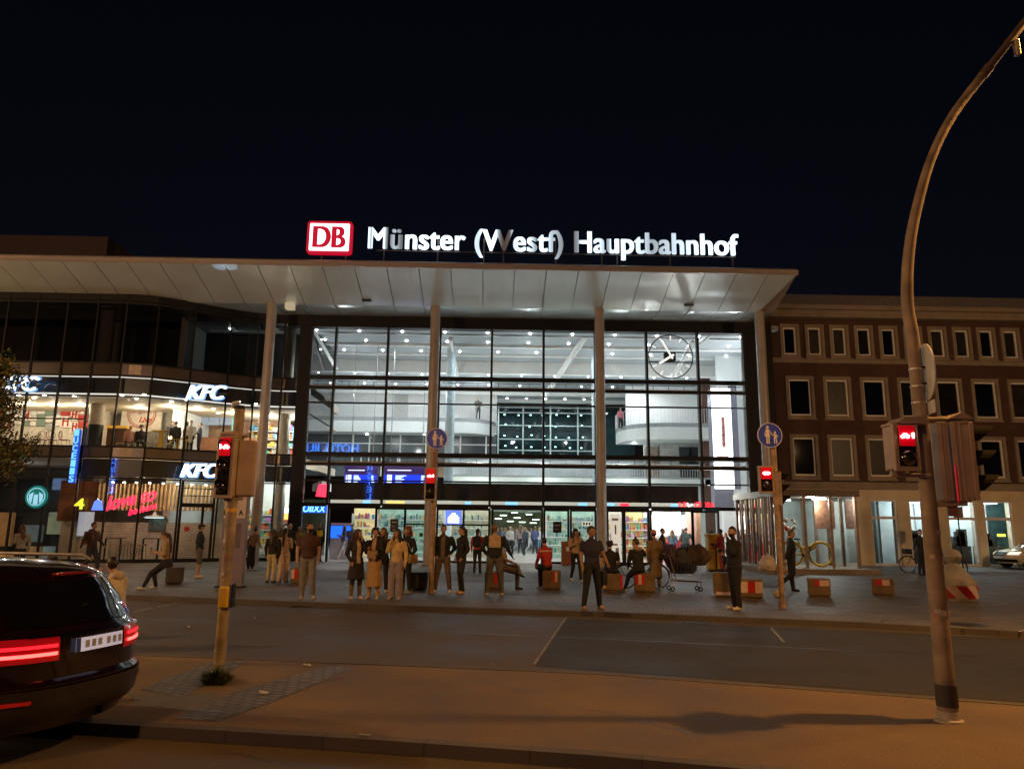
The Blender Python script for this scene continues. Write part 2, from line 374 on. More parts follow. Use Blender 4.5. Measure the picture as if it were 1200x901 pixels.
# --- hall curtain wall, one part per bay, each with its own glass
m_wk = mat('walkway_panel', (.6, .52, .48), .5)
for i in range(len(MX)-1):
    a, b = MX[i], MX[i+1]; mb = MB(); w = .055
    mb.box(a-w, a+w, FY-.12, FY+.16, 2.7 if i else 0, 11.69)
    if i == len(MX)-2: mb.box(b-w, b+w, FY-.12, FY+.16, 0, 11.69)
    for z, t, d in ((9.09, .10, .2), (8.56, .07, .16), (7.79, .035, .1), (5.2, .11, .2), (4.71, .07, .16), (3.91, .035, .1), (2.72, .09, .16)):
        mb.box(a+w, b-w, FY-.08-d/4, FY+d/2, z-t, z+t)
    for z in (8.72, 4.86): mb.box(a+w, b-w, FY+.25, FY+.6, z-.05, z+.02, 1)      # maintenance walkways behind the glass
    for z in (8.95, 5.08):
        mb.box(a+.15, b-.1, FY+.22, FY+.25, z-.02, z+.01, 0)
        for k in range(3): mb.box(a+.35+k*.8, a+.37+k*.8, FY+.22, FY+.25, z-.22, z, 0)
    ba = mb.build('curtain_wall_bay', [m_dkframe, m_wk], ST)
    g = MB()
    zs = [2.81, 3.875, 3.945, 4.64, 4.78, 5.09, 5.31, 7.755, 7.825, 8.49, 8.63, 8.99, 9.19, 11.69]
    for k in range(0, len(zs), 2): g.add([(a+w, FY, zs[k]), (b-w, FY, zs[k]), (b-w, FY, zs[k+1]), (a+w, FY, zs[k+1])], [(0, 1, 2, 3)])
    g.build('glass', m_glass, ba, fix=False)
mb = MB(); mb.box(X0-.3, 14.35, FY-.15, FY+.35, 11.7, 12.29); mb.box(12.94, 14.35, FY-.12, FY+.3, 0, 11.7); mb.box(-9.95, -9.42, FY-.1, FY+.3, 0, 11.7)
mb.build('facade_frame', m_black, ST)
# --- ground floor doors and screens under the hall
def px2x(px, z=1.3, Y=FY): return at(px, 625, Y).x
doors = [(384, 440, 'open'), (440, 474, 'screen'), (474, 505, 'screen'), (512, 543, 'screen'), (543, 573, 'screen'), (577, 635, 'open'), (638, 666, 'screen'), (669, 698, 'door'), (712, 730, 'door'), (732, 760, 'screen'), (763, 812, 'open'), (812, 842, 'screen')]
xs_all = []
for a, b, k in doors:
    xa, xb = px2x(a), px2x(b); mb = MB()
    mb.box(xa-.045, xa+.045, FY-.1, FY+.1, 0, 2.63); mb.box(xb-.045, xb+.045, FY-.1, FY+.1, 0, 2.63)
    if k == 'open': mb.box(xa+.045, xb-.045, FY-.04, FY+.04, 2.56, 2.63)
    else:
        mb.box(xa+.045, xb-.045, FY-.06, FY+.06, 0, .1); mb.box(xa+.045, xb-.045, FY-.05, FY+.05, 2.52, 2.63)
        if k == 'screen' and a in (474, 512, 543): mb.box(xa+.045, xb-.045, FY-.04, FY+.04, 1.78, 1.86)
    d = mb.build('glazed_door' if k == 'door' else 'door_bay', m_dkframe, ST)
    if k != 'open':
        g = MB(); g.add([(xa+.045, FY, .1), (xb-.045, FY, .1), (xb-.045, FY, 2.52), (xa+.045, FY, 2.52)], [(0, 1, 2, 3)]); g.build('glass', m_glassclear, d, fix=False)
        if k == 'door':
            h = MB(); h.tube([(xa+.14, FY-.09, .8), (xa+.14, FY-.09, 1.5)], .018); h.build('handle', m_steel, d, True)
# --- vestibule bulkhead, sign strip
mb = MB(); xv0 = at(388, 580, 37.5).x; xv1 = at(818, 580, 37.5).x
mb.box(xv0, xv1, 37.45, 37.6, 3.0, 3.86); mb.build('bulkhead', mat('dark_bulkhead', (.035, .027, .022), .7, 0, var=.4, scale=2), ST)
mb = MB(); mb.box(xv0, xv1, 37.6, 41.5, 3.72, 3.86); mb.build('vestibule_roof', m_white, ST)
mb = MB(); mb.box(xv0, xv1, 37.42, 37.5, 2.78, 2.98); sgs = mb.build('sign_strip', emis('sign_strip_white', (.95, .88, .75), .5), ST)
for a, b, c in ((425, 434, 'b'), (545, 552, 'b'), (592, 607, 'b'), (678, 688, 'b'), (712, 720, 'b'), (727, 737, 'r'), (452, 474, 'y'), (786, 794, 'b')):
    mb = MB(); xa, xb = at(a, 590, 37.4).x, at(b, 590, 37.4).x
    mb.box(xa, xb, 37.385, 37.42, 2.8, 2.96)
    mb.build('sign_panel', {'b': emis('blue_sign', (.2, .5, 1), 1.6), 'r': emis('red_sign', (1, .03, .08), 1.6), 'y': emis('yellow_sign', (.9, .65, .2), 1.2)}[c], sgs)
mb = MB(); mb.box(xv0, xv1, 37.7, 37.95, .0, .02); 
# --- hall shell
HD = 72
mb = MB(); mb.box(-60, 15, 36.96, HD, -.05, .012); mb.build('hall_floor', mat('hall_floor_stone', (.55, .54, .52), .25, var=.1, scale=.5), ST)
mb = MB(); mb.box(-16, 14.94, 37.4, HD, 12.05, 12.3)
mb.build('hall_ceiling', mat('ceiling_panel', (.36, .39, .42), .6, var=.08, scale=.5), ST)
mb = MB()
for y, w, d in ((39.3, .12, .08), (41.6, .22, .14), (44.1, .16, .1), (46.1, .5, .75), (49.4, .3, .12), (52, .25, .12), (56, .3, .4), (60, .3, .3)):
    mb.box(-15.5, 14.93, y, y+w, 12.05-d, 12.049)
mb.build('ceiling_beam', m_white, ST)
mb = MB(); mb.box(14.95, 15.2, 38.45, HD, 0, 12.2); mb.build('hall_side_wall', m_whiteglossy, ST)
mb = MB(); mb.box(-16.2, -15.9, 37.4, HD, 0, 12.2); mb.build('hall_end_wall', m_whiteglossy, ST)
# white skin right of the ad tower, near the facade
mb = MB(); mb.box(13.4, 14.9, 43.3, 43.6, 0, 12.04); mb.build('return_wall', m_whiteglossy, ST)
# back wall: left gallery wall, centre window, right gallery wall
def wx(px, Y, y=500): return at(px, y, Y).x
def wz(py, Y, x=600): return at(x, py, Y).z
YL = 57.0
mb = MB(); xl = wx(582, YL)
mb.box(-16, xl, YL, YL+.3, 8.9, 12.04); mb.build('gallery_wall', m_white, ST)
dr = MB(); dr.box(wx(461, YL), wx(477, YL), YL-.06, YL-.01, 9.2, wz(462, YL)); dr.build('gallery_door', mat('grey_door', (.5, .5, .48), .5), ST)
# gallery slabs with rounded ends
def gallery(name, x0, x1, y0, y1, z0, z1, rail=1.15, rnd_end='r', dark_h=.28):
    def outline(e=0):
        r = min(3.2, (y1-y0)*.9); pts = []
        if rnd_end == 'r':
            pts = [(x0, y0-e)]+[(x1-r+(r+e)*math.sin(t), y0+r-(r+e)*math.cos(t)) for t in [math.pi/2*i/10 for i in range(11)]]+[(x1+e, y1)]
        elif rnd_end == 'l':
            pts = [(x0-e, y1)]+[(x0+r-(r+e)*math.cos(t), y0+r-(r+e)*math.sin(t)) for t in [math.pi/2*i/10 for i in range(11)]]+[(x1, y0-e)]
        else: pts = [(x0, y0-e), (x1, y0-e)]
        return pts
    p = outline()
    poly = p+([(x0, y1)] if rnd_end == 'r' else [(x1, y1)] if rnd_end == 'l' else [(x1, y1), (x0, y1)])
    mb = MB(); mb.prism(poly, z0, z1, 'z'); g = mb.build(name, mat('gallery_paint', (.52, .54, .54), .6, var=.06), ST)
    d = MB(); q = outline(.01); n = len(q)
    d.add([(x, y, z1-dark_h*0) for x, y in q]+[(x, y, z1+dark_h) for x, y in q], [(i, i+1, n+i+1, n+i) for i in range(n-1)])
    d.build('skirting_band', mat('grey_band', (.22, .23, .24), .5), g, fix=False)
    r_ = MB(); tot = 0
    for i in range(n-1):
        a = Vector((*p[i], 0)); b = Vector((*p[i+1], 0)); L_ = (b-a).length; k = max(1, int(L_/.17))
        for j in range(k):
            c = a.lerp(b, j/k); r_.box(c.x-.012, c.x+.012, c.y+.03, c.y+.055, z1+dark_h, z1+dark_h+rail)
        r_.tube([(a.x, a.y+.04, z1+dark_h+rail), (b.x, b.y+.04, z1+dark_h+rail)], .03, 6)
    r_.build('railing', mat('rail_steel', (.6, .62, .62), .35, .6), g, fix=False)
    return g
gallery('upper_gallery', -16, wx(581, 54), 54, YL, wz(508, 54), wz(495, 54), .95)
gallery('upper_side_gallery', wx(733, 49), 14.9, 49, 53, wz(514, 49, 780), wz(500, 49, 780), 1.0, 'l')
mb = MB(); mb.box(wx(522, 50), 14.9, 53.5, 53.6, wz(566, 50), wz(537, 53.5)); mb.build('lower_gallery_wall', mat('pale_blue_grey_wall', (.42, .46, .48), .5, var=.25, scale=.8), ST)
gallery('lower_gallery', wx(522, 50), 14.9, 50, 54, wz(566, 50), wz(559, 50), .85, 'n', .12)
# dark glazed offices under the left gallery
mb = MB(); zt, zb = wz(508, 56), wz(560, 56)
mb.box(-16, wx(582, 56), 56.0, 56.2, zb, zt)
of = mb.build('office_wall', mat('dim_office_glass', (.10, .115, .125), .15, var=.3, scale=.6), ST)
mb = MB()
for px in (365, 390, 415, 434, 470, 500, 540, 570): x = wx(px, 56); mb.box(x-.05, x+.05, 55.9, 55.99, zb, zt)
for z in (zt-.9, zt-.05): mb.box(-16, wx(582, 56), 55.89, 55.98, z-.04, z+.04)
for px in (426, 450, 549): x = wx(px, 56); mb.box(x-.1, x+1.2, 55.86, 55.95, zb+1.6, zb+1.75); mb.box(x-.1, x, 55.86, 55.95, zb, zb+1.6); mb.box(x+1.1, x+1.2, 55.86, 55.95, zb, zb+1.6)
mb.build('office_frame', m_white, of)
# wall under the right gallery with doors
mb = MB(); zt2 = wz(514, 51.5, 780); mb.box(wx(757, 51.5), 14.9, 52.4, 52.6, wz(560, 51.5), zt2+1); sw = mb.build('side_office_wall', mat('pale_grey_wall', (.5, .52, .52), .6), ST)
for px, w_, c in ((764, 1.0, (.32, .25, .2)), (778, .9, (.5, .5, .5)), (802, .85, (.03, .04, .05)), (812, .6, (.03, .04, .05))):
    mb = MB(); x = wx(px, 52.3); mb.box(x-w_/2, x+w_/2, 52.3, 52.39, wz(560, 52), wz(523, 52, 780)); mb.build('office_door', mat('door_%d' % px, c, .3), sw)
mb = MB(); mb.box(wx(733, 53.5), 14.9, 53.2, 53.4, wz(500, 49, 780), 12.04); uw = mb.build('upper_side_wall', m_white, ST)
mb = MB(); x = wx(757, 53.1); mb.box(x-.55, x+.55, 53.12, 53.19, wz(500, 49, 780), wz(466, 53, 760)); mb.build('upper_door', m_white, uw)
# centre window to the tracks
YC = 62
mb = MB(); xa, xb = wx(583, YC), wx(702, YC); z0, z1 = wz(560, YC), wz(476, YC)
mb.box(-2, 12, YC+.4, YC+.6, z0-1, 12.04); cw = mb.build('track_side_wall', mat('track_glass', (.01, .028, .033), .06, var=.4, scale=1), ST)
mb = MB()
for px in (584, 613, 645, 677, 701): x = wx(px, YC); mb.box(x-.06, x+.06, YC-.1, YC+.05, z0, z1)
for py in (478, 484, 499, 515, 528, 534): z = wz(py, YC, 640); mb.box(xa, xb, YC-.08, YC+.03, z-.045, z+.045)
mb.build('track_window_frame', mat('pale_frame', (.5, .58, .58), .5), cw)
lm = MB(); rnd = random.Random(11)
for r_ in range(4):
    for k in range(8):
        x = xa+.6+k*1.1+rnd.uniform(-.1, .1); z = z1-.7-r_*.9; lm.ell((x, YC+.3, z+rnd.uniform(-.1, .1)), (.09, .03, .05), 8, 5)
lm.build('reflected_light_spot', emis('teal_reflection', (.45, .95, 1), 4.5), cw)  # lights reflected in the dark glass, set in as glowing spots
# glazed lift shaft and stair at the left end of the hall
mb = MB()
for x in (-9.3, -8.7, -8.1): mb.box(x*1.28-.03, x*1.28+.03, 47, 47.06, 0, 12)
ls = MB(); ls.prism([(-13.0, 11.6), (-12.9, 11.9), (-10.1, 8.2), (-10.1, 7.9)], 46.2, 46.5, 'y'); ls.prism([(-13.0, 8.8), (-12.7, 8.9), (-9.9, 5.0), (-9.9, 4.2), (-13.0, 8.0)], 44, 44.6, 'y')
ls.prism([(-12.2, 5.1), (-9.2, 4.0), (-9.2, 3.6), (-12.2, 4.3)], 42.5, 43.5, 'y')
ls.build('stair_flight', m_white, ST)
sc_ = MB()
for k in range(7): x = -12.4+k*.42; sc_.box(x, x+.05, 45.2, 45.26, 0, 12); 
for z in (4.2, 7.6, 10.2): sc_.box(-12.4, -9.8, 45.19, 45.25, z, z+.06)
mb = MB(); mb.box(-15.9, -10.4, 47.4, 47.6, .02, 12.04); mb.build('stair_back_wall', mat('stair_wall', (.6, .66, .64), .5, var=.05), ST)
sc_.build('stair_screen_frame', mat('rail_steel', (.6, .62, .62)), ST)
# interior columns and diagonal struts
mb = MB(); mb.tube([(wx(527, 42), 42, 0), (wx(527, 42), 42, 12.0)], .26, 20); mb.build('hall_column', mat('pale_blue_column', (.55, .68, .74), .3), ST, True)
mb = MB(); mb.tube([(wx(699, 42), 42, 0), (wx(699, 42), 42, 12.0)], .26, 20); mb.build('hall_column', mat('pale_blue_column', (.55, .68, .74), .3), ST, True)
for (p, Y1, q, Y2, r_) in (((686, 394), 39.5, (640, 462), 48, .17), ((786, 447), 42, (812, 400), 38.6, .1), ((528, 398), 40, (536, 440), 46, .1), ((394, 432), 43, (366, 385), 38.2, .1), ((838, 388), 38.2, (806, 412), 40, .12)):
    a = at(*p, Y1); b = at(*q, Y2); mb = MB(); mb.tube([a, b], r_, 8); mb.build('roof_strut', m_white, ST, True)
# downlights
nd_ = 0
for Y, ya in ((38.8, 0), (40.9, 0), (43.3, 0), (47.8, 0), (50.2, 0), (54, 0)):
    for k in range(13):
        x = -14.2+k*2.3+(.6 if int(Y) % 2 else 0)
        if nd_ >= 84: break
        if x > 14.5: continue
        mb = MB(); mb.lathe([(.055, 0), (.065, .04), (.065, .06)], (x, Y, 11.985 if Y > 38.9 else 11.98), 10); mb.build('downlight', m_cool, ST); nd_ += 1
for Y in (58.5, 60.5):
    for k in range(7): mb = MB(); mb.lathe([(.08, 0), (.09, .05)], (-.5+k*1.55, Y, 11.8), 8); mb.build('downlight', m_cool, ST)
for px, py, Y in ((360, 0, 0), (430, 509, 55), (497, 509, 55), (781, 512, 50), (824, 512, 50)):
    if Y: a = at(px, py, Y); mb = MB(); mb.lathe([(.08, 0), (.09, .03)], (a.x, a.y, a.z-.03), 8); mb.build('downlight', m_cool, ST)
# ---- canopy
CA = MB(); EX = 13.9
CAo = MB(); 
def soff(x0, x1, name, parent):
    mb = MB(); g = .018; e0 = x0+g; e1 = x1-g
    last = x1 > 13.5
    a0, a1 = (32, 13.2), (35, 12.3)
    if last:
        vs = [(e0, 32, 13.2), (13.75, 32, 13.2), (13.05, 35, 12.3), (e0, 35, 12.3), (e0, 38.6, 12.3), (12.9+.5, 38.6, 12.3)]
        fs = [(0, 1, 2, 3), (3, 2, 5, 4)]
    else:
        vs = [(e0, 32, 13.2), (e1, 32, 13.2), (e1, 35, 12.3), (e0, 35, 12.3), (e0, 38.6, 12.3), (e1, 38.6, 12.3)]; fs = [(0, 1, 2, 3), (3, 2, 5, 4)]
    top = [(v[0], v[1], v[2]+.04) for v in vs]; n = len(vs)
    fs2 = [tuple(i+n for i in f) for f in fs]; ed = [(0, 1), (1, 2), (2, 5), (5, 4), (4, 3), (3, 0)]
    mb.add(vs+top, fs+fs2+[(a, b, b+n, a+n) for a, b in ed])
    return mb
can = MB()
can.prism([(31.98, 13.19), (31.98, 13.44), (32.3, 13.62), (39, 13.8), (39, 12.36), (35.02, 12.36), (32.3, 13.24)], -62, 13.85, 'x')
canopy = can.build('canopy', mat('canopy_fascia', (.42, .36, .33), .45, .3, var=.08, scale=1), ST)
x = 13.9; sl = MB(); m_soff = mat('soffit_panel', (.68, .76, .79), .26, .3, var=.06, scale=.7, coat=.3)
first = True
while x > -60:
    nx = x-1.45; sl.add(*(lambda q: (q.v, q.f))(soff(nx, x, '', None))); x = nx
sl.build('soffit', m_soff, canopy)
mb = MB(); mb.box(-62, 13.83, 31.93, 31.98, 13.2, 13.24); mb.box(-62, 13.83, 31.93, 31.98, 13.39, 13.44)
mb.build('fascia_trim', mat('trim_alu', (.55, .5, .47), .35, .6), canopy)
for px, py in ((430, 348), (807, 354), (23, 340)):
    a = at(px, py, 34); z = 12.3+.3*(35-34); mb = MB(); a = gnd(px, py, z); zz = 12.3+.3*(35-a.y) if a.y < 35 else 12.3
    mb.box(a.x-.22, a.x+.22, a.y-.1, a.y+.1, zz-.05, zz+.01); mb.build('soffit_vent', m_black, canopy)
for px, py in ((340, 359),):
    a = gnd(px, py, 12.15); mb = MB(); mb.box(a.x-.2, a.x+.2, a.y-.2, a.y+.2, 12.0, 12.29); mb.build('soffit_light', emis('dim_warm_lamp', (1, .8, .5), .35), canopy)
# front columns
cols = [-10.9, -2.93, 5.13, 13.1]+[-18.9+0*1]
for xc in (-10.9, -2.93, 5.13, 13.1):
    mb = MB(); mb.lathe([(.27, 0), (.27, .06), (.235, .07), (.235, 12.34)], (xc, 35.1, 0), 32)
    mb.lathe([(.245, 3.25), (.245, 3.27)], (xc, 35.1, 0), 32)
    mb.build('column', mat('column_paint', (.42, .38, .35), .4, .15, var=.12, scale=1.5), ST, True)
# ---- curved wing with restaurant
def ypath(x):
    if x <= -17.2: return 33.9
    t = min(1, (x+17.2)/6.2); t = t*t*(3-2*t); return 33.9+3.1*t
def xof(px, z=7.9):
    lo, hi = -45., -8.
    for _ in range(40):
        m = (lo+hi)/2
        if projx(m, ypath(m), z) < px: lo = m
        else: hi = m
    return (lo+hi)/2
mpx = [-110, -74, -38, -3, 32, 68, 104, 138, 176, 220, 264, 296, 328, 355]
mxs = [xof(p) for p in mpx]
m_span = mat('spandrel', (.075, .06, .052), .3, .3, var=.3, scale=1)
m_fasc = mat('shop_fascia', (.02, .022, .026), .35, var=.2)
m_strip = emis('fascia_led_strip', (1, .93, .85), .75)
LW = [0, 2.95, 3.75, 4.64, 5.14, 7.5, 8.42, 9.0, 12.2]
for i in range(len(mxs)-1):
    a, b = mxs[i], mxs[i+1]; A = Vector((a, ypath(a), 0)); B = Vector((b, ypath(b), 0)); d = (B-A).normalized(); n = Vector((d.y, -d.x, 0))
    if n.y > 0: n = -n
    def q(mb, t0, t1, z0, z1, o0, o1, m=0):
        P = [A.lerp(B, t0), A.lerp(B, t1)]
        vs = []
        for z in (z0, z1):
            for p, o in ((P[0], o0), (P[1], o0), (P[1], o1), (P[0], o1)): vs.append((p.x+n.x*o, p.y+n.y*o, z))
        mb.add(vs, [(0, 1, 2, 3), (4, 5, 6, 7), (0, 1, 5, 4), (1, 2, 6, 5), (2, 3, 7, 6), (3, 0, 4, 7)], m)
    w = .03/(B-A).length*1.2
    mb = MB(); q(mb, 0, w*2, 0, 12.3, -.05, .06)
    for z, t in ((11.9, .06), (9.0, .035), (8.42, .03), (7.46, .03), (5.14, .035), (4.64, .035), (3.72, .03), (.08, .08)): q(mb, 2*w, 1, z-t, z+t, -.05, .05)
    if i < 6: q(mb, 2*w, 1, 6.35, 6.4, -.04, .04)
    q(mb, 2*w, 1, 12.0, 12.3, -.05, .04)
    ba = mb.build('curtain_wall_bay', m_black, ST)
    [(lambda sp: (q(sp, 2*w, 1, z0, z1, -.02, .0), sp.build('spandrel', m_span, ba)))(MB()) for z0, z1 in ((4.675, 5.105), (8.45, 8.965))]
    fs = MB(); q(fs, 0, 1, 7.62, 8.38, -.55, -.35); q(fs, 0, 1, 8.38, 8.415, -.58, -.3, 1); q(fs, 0, 1, 7.58, 7.62, -.58, -.3, 1)
    if i >= 6: q(fs, 0, 1, 3.8, 4.6, -.4, -.25)
    fs.build('sign_fascia', [m_fasc, m_strip], ba)
    g = MB()
    for z0, z1 in ((.16, 3.69), (3.75, 4.605), (5.175, 7.43), (7.49, 8.39)):
        P = [A.lerp(B, 2*w), B]; g.add([(P[0].x, P[0].y, z0), (P[1].x, P[1].y, z0), (P[1].x, P[1].y, z1), (P[0].x, P[0].y, z1)], [(0, 1, 2, 3)])
    g.build('glass', m_glass, ba, fix=False)
    g = MB(); P = [A.lerp(B, 2*w), B]; g.add([(P[0].x, P[0].y, 9.035), (P[1].x, P[1].y, 9.035), (P[1].x, P[1].y, 11.84), (P[0].x, P[0].y, 11.84)], [(0, 1, 2, 3)]); g.build('upper_glass', m_glassdk, ba, fix=False)
# wing floors and back walls
def pathpoly(off, x0, x1, yb, step=.6):
    pts = []; x = x0
    while x < x1: pts.append((x, ypath(x)+off)); x += step
    pts.append((x1, ypath(x1)+off)); return pts+[(x1, yb), (x0, yb)]
for nm, z0, z1, m in (('wing_floor_slab', 4.68, 5.1, mat('slab_ceiling', (.5, .42, .33), .7)), ('wing_upper_slab', 8.5, 8.95, mat('slab_ceiling', (.5, .42, .33), .7)), ('wing_roof', 12.31, 12.34, m_black)):
    mb = MB(); mb.prism(pathpoly(.06, -45, -9.7, 46), z0, z1, 'z'); mb.build(nm, m, ST)
mb = MB(); mb.prism(pathpoly(.6, -45, -9.7, 46), 7.42, 7.5, 'z'); mb.build('restaurant_ceiling', mat('cream_ceiling', (.62, .54, .42), .7), ST)
mb = MB(); mb.box(-45, -9.7, 44, 44.2, 0, 12.3); mb.build('wing_back_wall', mat('beige_wall', (.42, .36, .28), .7, var=.15, scale=.5), ST)
mb = MB(); mb.box(-9.75, -9.7, 37.2, 44.2, 5.1, 12.3); mb.box(-9.75, -9.7, 37.2, 44.2, 0, 4.6); mb.build('wing_party_wall', m_glassdk, ST)
mb = MB(); mb.box(-45, -9.8, 40, 40.15, 9.0, 12.25); mb.build('upper_room_wall', mat('dark_room', (.05, .045, .04), .8, var=.3, scale=.5), ST)
# rooftop plant room
rt = MB(); a = at(0, 275, 40); b = at(127, 278, 40); rt.box(-45, b.x, 40, 52, 13.7, a.z); rt.build('roof_plant_room', mat('plant_room', (.10, .07, .06), .7), ST)
# =============== restaurant interior
def wb(px0, px1, py0, py1, Y, mat_, name, parent=ST, th=.08, **kw):
    p = at(px0, py0, Y); q_ = at(px1, py1, Y); mb = MB()
    x0, x1 = sorted((p.x, q_.x)); z0, z1 = sorted((p.z, q_.z)); mb.box(x0, x1, Y, Y+th, z0, z1)
    return mb.build(name, mat_, parent, **kw)
wb(-40, 96, 463, 530, 39, mat('art_wall_back', (.55, .52, .45), .6), 'mural_wall')
rnd = random.Random(5)
mu = MB(); cols_ = [mat('mural_red', (.45, .03, .02), .6), mat('mural_white', (.75, .72, .66), .6), mat('mural_grey', (.35, .36, .34), .6), mat('mural_green', (.18, .25, .2), .6)]
px = -20
while px < 95:
    w_ = rnd.choice((6, 8, 10, 12)); py = 466
    while py < 498:
        h_ = rnd.choice((6, 8, 14)); p = at(px, py, 38.9); q_ = at(px+w_-1, py+h_-1, 38.9); c = rnd.choice((0, 1, 1, 2, 1, 3))
        mu.box(p.x, q_.x, 38.86, 38.95, q_.z, p.z, c)
        if c in (0, 1) and h_ > 8:
            c2 = 1-c
            for k in (.2, .65): xx = p.x+(q_.x-p.x)*k; mu.box(xx, xx+.08, 38.84, 38.86, q_.z+.06, p.z-.06, c2)
            mu.box(p.x+(q_.x-p.x)*.2, p.x+(q_.x-p.x)*.75, 38.84, 38.859, (p.z+q_.z)/2, (p.z+q_.z)/2+.08, c2)
        py += h_
    px += w_
mu.build('mural', cols_, ST)
wb(112, 145, 470, 530, 39.5, mat('taupe_wall', (.2, .17, .14), .7), 'taupe_wall')
wb(145, 188, 463, 506, 38.6, mat('cream_wall', (.55, .49, .4), .7), 'feature_wall')
wb(140, 222, 506, 528, 38.5, mat('dado', (.13, .11, .09), .7), 'dado_wall', th=.06)
wb(188, 220, 463, 506, 38.9, mat('grey_brick_wall', (.34, .31, .27), .8), 'alcove_wall')
mb = MB(); a = at(112, 500, 36.2); mb.tube([(a.x, 36.2, 5.1), (a.x, 36.2, 6.4)], .34, 24, 1); mb.tube([(a.x, 36.2, 6.4), (a.x, 36.2, 8.5)], .33, 24, 0); mb.tube([(a.x, 36.2, 9), (a.x, 36.2, 12.3)], .33, 24, 0)
mb.build('interior_column', [mat('beige_column', (.4, .34, .27), .6), m_black], ST, True)
for px in (330, 118):
    a = at(px, 550, 38.8); mb = MB(); mb.tube([(a.x, 38.8, 0), (a.x, 38.8, 12.2)], .28, 20); mb.build('interior_column', mat('beige_column', (.4, .34, .27)), ST, True)
# round script emblem on the feature wall
mb = MB(); c = at(166, 485, 38.55); mb.torus((c.x, 38.56, c.z), .72, .02, 'y', 40, 6); mb.torus((c.x, 38.56, c.z), .62, .012, 'y', 40, 6)
put_text(mb, 'Original', (c.x-.6, 38.55, c.z+.05), .4, width=1.15, shear=.3, ext=.01); put_text(mb, 'Live', (c.x-.1, 38.55, c.z-.42), .5, width=.65, shear=.3, ext=.01, off=.01)
one(mb.build('wall_emblem', mat('emblem_red', (.4, .06, .04), .6), org=(c.x, 38.56, c.z)), 'round dark red script emblem on the cream upstairs wall', 'wall sign')
# counter and menu boards
wb(228, 330, 472, 528, 41.5, mat('kitchen_wall', (.36, .22, .13), .6, var=.4, scale=2), 'kitchen_wall')
ct = thing('service_counter', 'brown service counter with overhead menu boards upstairs in the restaurant', 'counter', tuple(at(260, 528, 40.5)))
wb(232, 300, 512, 528, 40.5, mat('counter_wood', (.3, .12, .05), .5), 'counter_front', ct, .6)
for a, b in ((228, 243), (245, 256), (258, 276)):
    wb(a, b, 488, 498, 40.3, emis('menu_board', (.55, .62, .7), .5), 'menu_board', ct)
wb(273, 279, 482, 505, 39.5, mat('teal_poster', (.05, .22, .2), .4, em=(.1, .5, .45), es=.4), 'poster_panel')
for px, py in ((143, 463), (169, 462), (201, 470), (160, 467), (52, 463), (87, 464), (228, 462), (250, 479), (256, 484), (300, 473), (312, 479), (218, 468), (280, 470), (22, 463), (40, 466)):
    a = gnd(px, py, 7.40); mb = MB(); mb.lathe([(.07, -.03), (.08, .0)], (a.x, min(a.y, 42.5), 7.40), 10); mb.build('restaurant_downlight', emis('warm_downlight', (1, .87, .62), 14), ST)
# right end of wing: display shelves in blue and teal
sh = thing('shop_display', 'colourful stocked shelves glowing behind the glass right of the tall column', 'shelves', tuple(at(330, 655, 41)))
rnd = random.Random(9)
mb = MB(); mm_ = [mat('goods_%d' % i, c, .5) for i, c in enumerate(((.5, .1, .05), (.6, .45, .1), (.1, .3, .5), (.6, .6, .55), (.1, .4, .25), (.35, .15, .4), (.7, .3, .1)))]
for z in (.3, .7, 1.1, 1.5, 1.9, 2.3, 5.5, 5.95, 6.4, 6.85):
    x = -13.4
    while x < -10.2:
        w_ = rnd.uniform(.12, .35); mb.box(x, x+w_*.9, 41, 41.3, z, z+rnd.uniform(.15, .32), rnd.randrange(7)); x += w_
mb.build('goods', mm_, sh, kind='stuff')
mb = MB()
for z in (.25, .65, 1.05, 1.45, 1.85, 2.25, 5.45, 5.9, 6.35, 6.8): mb.box(-13.5, -10, 40.9, 41.4, z-.04, z)
mb.box(-13.5, -10, 41.4, 41.45, 0, 4.5); mb.build('shelf_board', m_white, sh)
mb = MB(); a = at(339, 598, 40.4); mb.rbox(a.x-.35, a.x+.35, 40.3, 40.5, a.z-.13, a.z+.13, .05); mb.build('lit_shop_sign', emis('teal_sign', (.5, 1, .95), 3), sh)
a = at(334, 605, 40.3); mb = MB(); mb.rbox(a.x-.45, a.x+.45, 40.3, 40.45, a.z-.16, a.z+.16, .03); mb.build('lit_price_sign', emis('orange_sign', (1, .35, .08), 2.5), sh)
# red flag-like lit sign
a = at(378, 574, 38.2); mb = MB(); mb.prism([(a.x-.32, a.z-.32), (a.x+.22, a.z-.36), (a.x+.3, a.z+.3), (a.x-.2, a.z+.28)], 38.15, 38.25, 'y')
mb.build('red_shop_sign', emis('red_lit', (1, .02, .05), 3), ST)
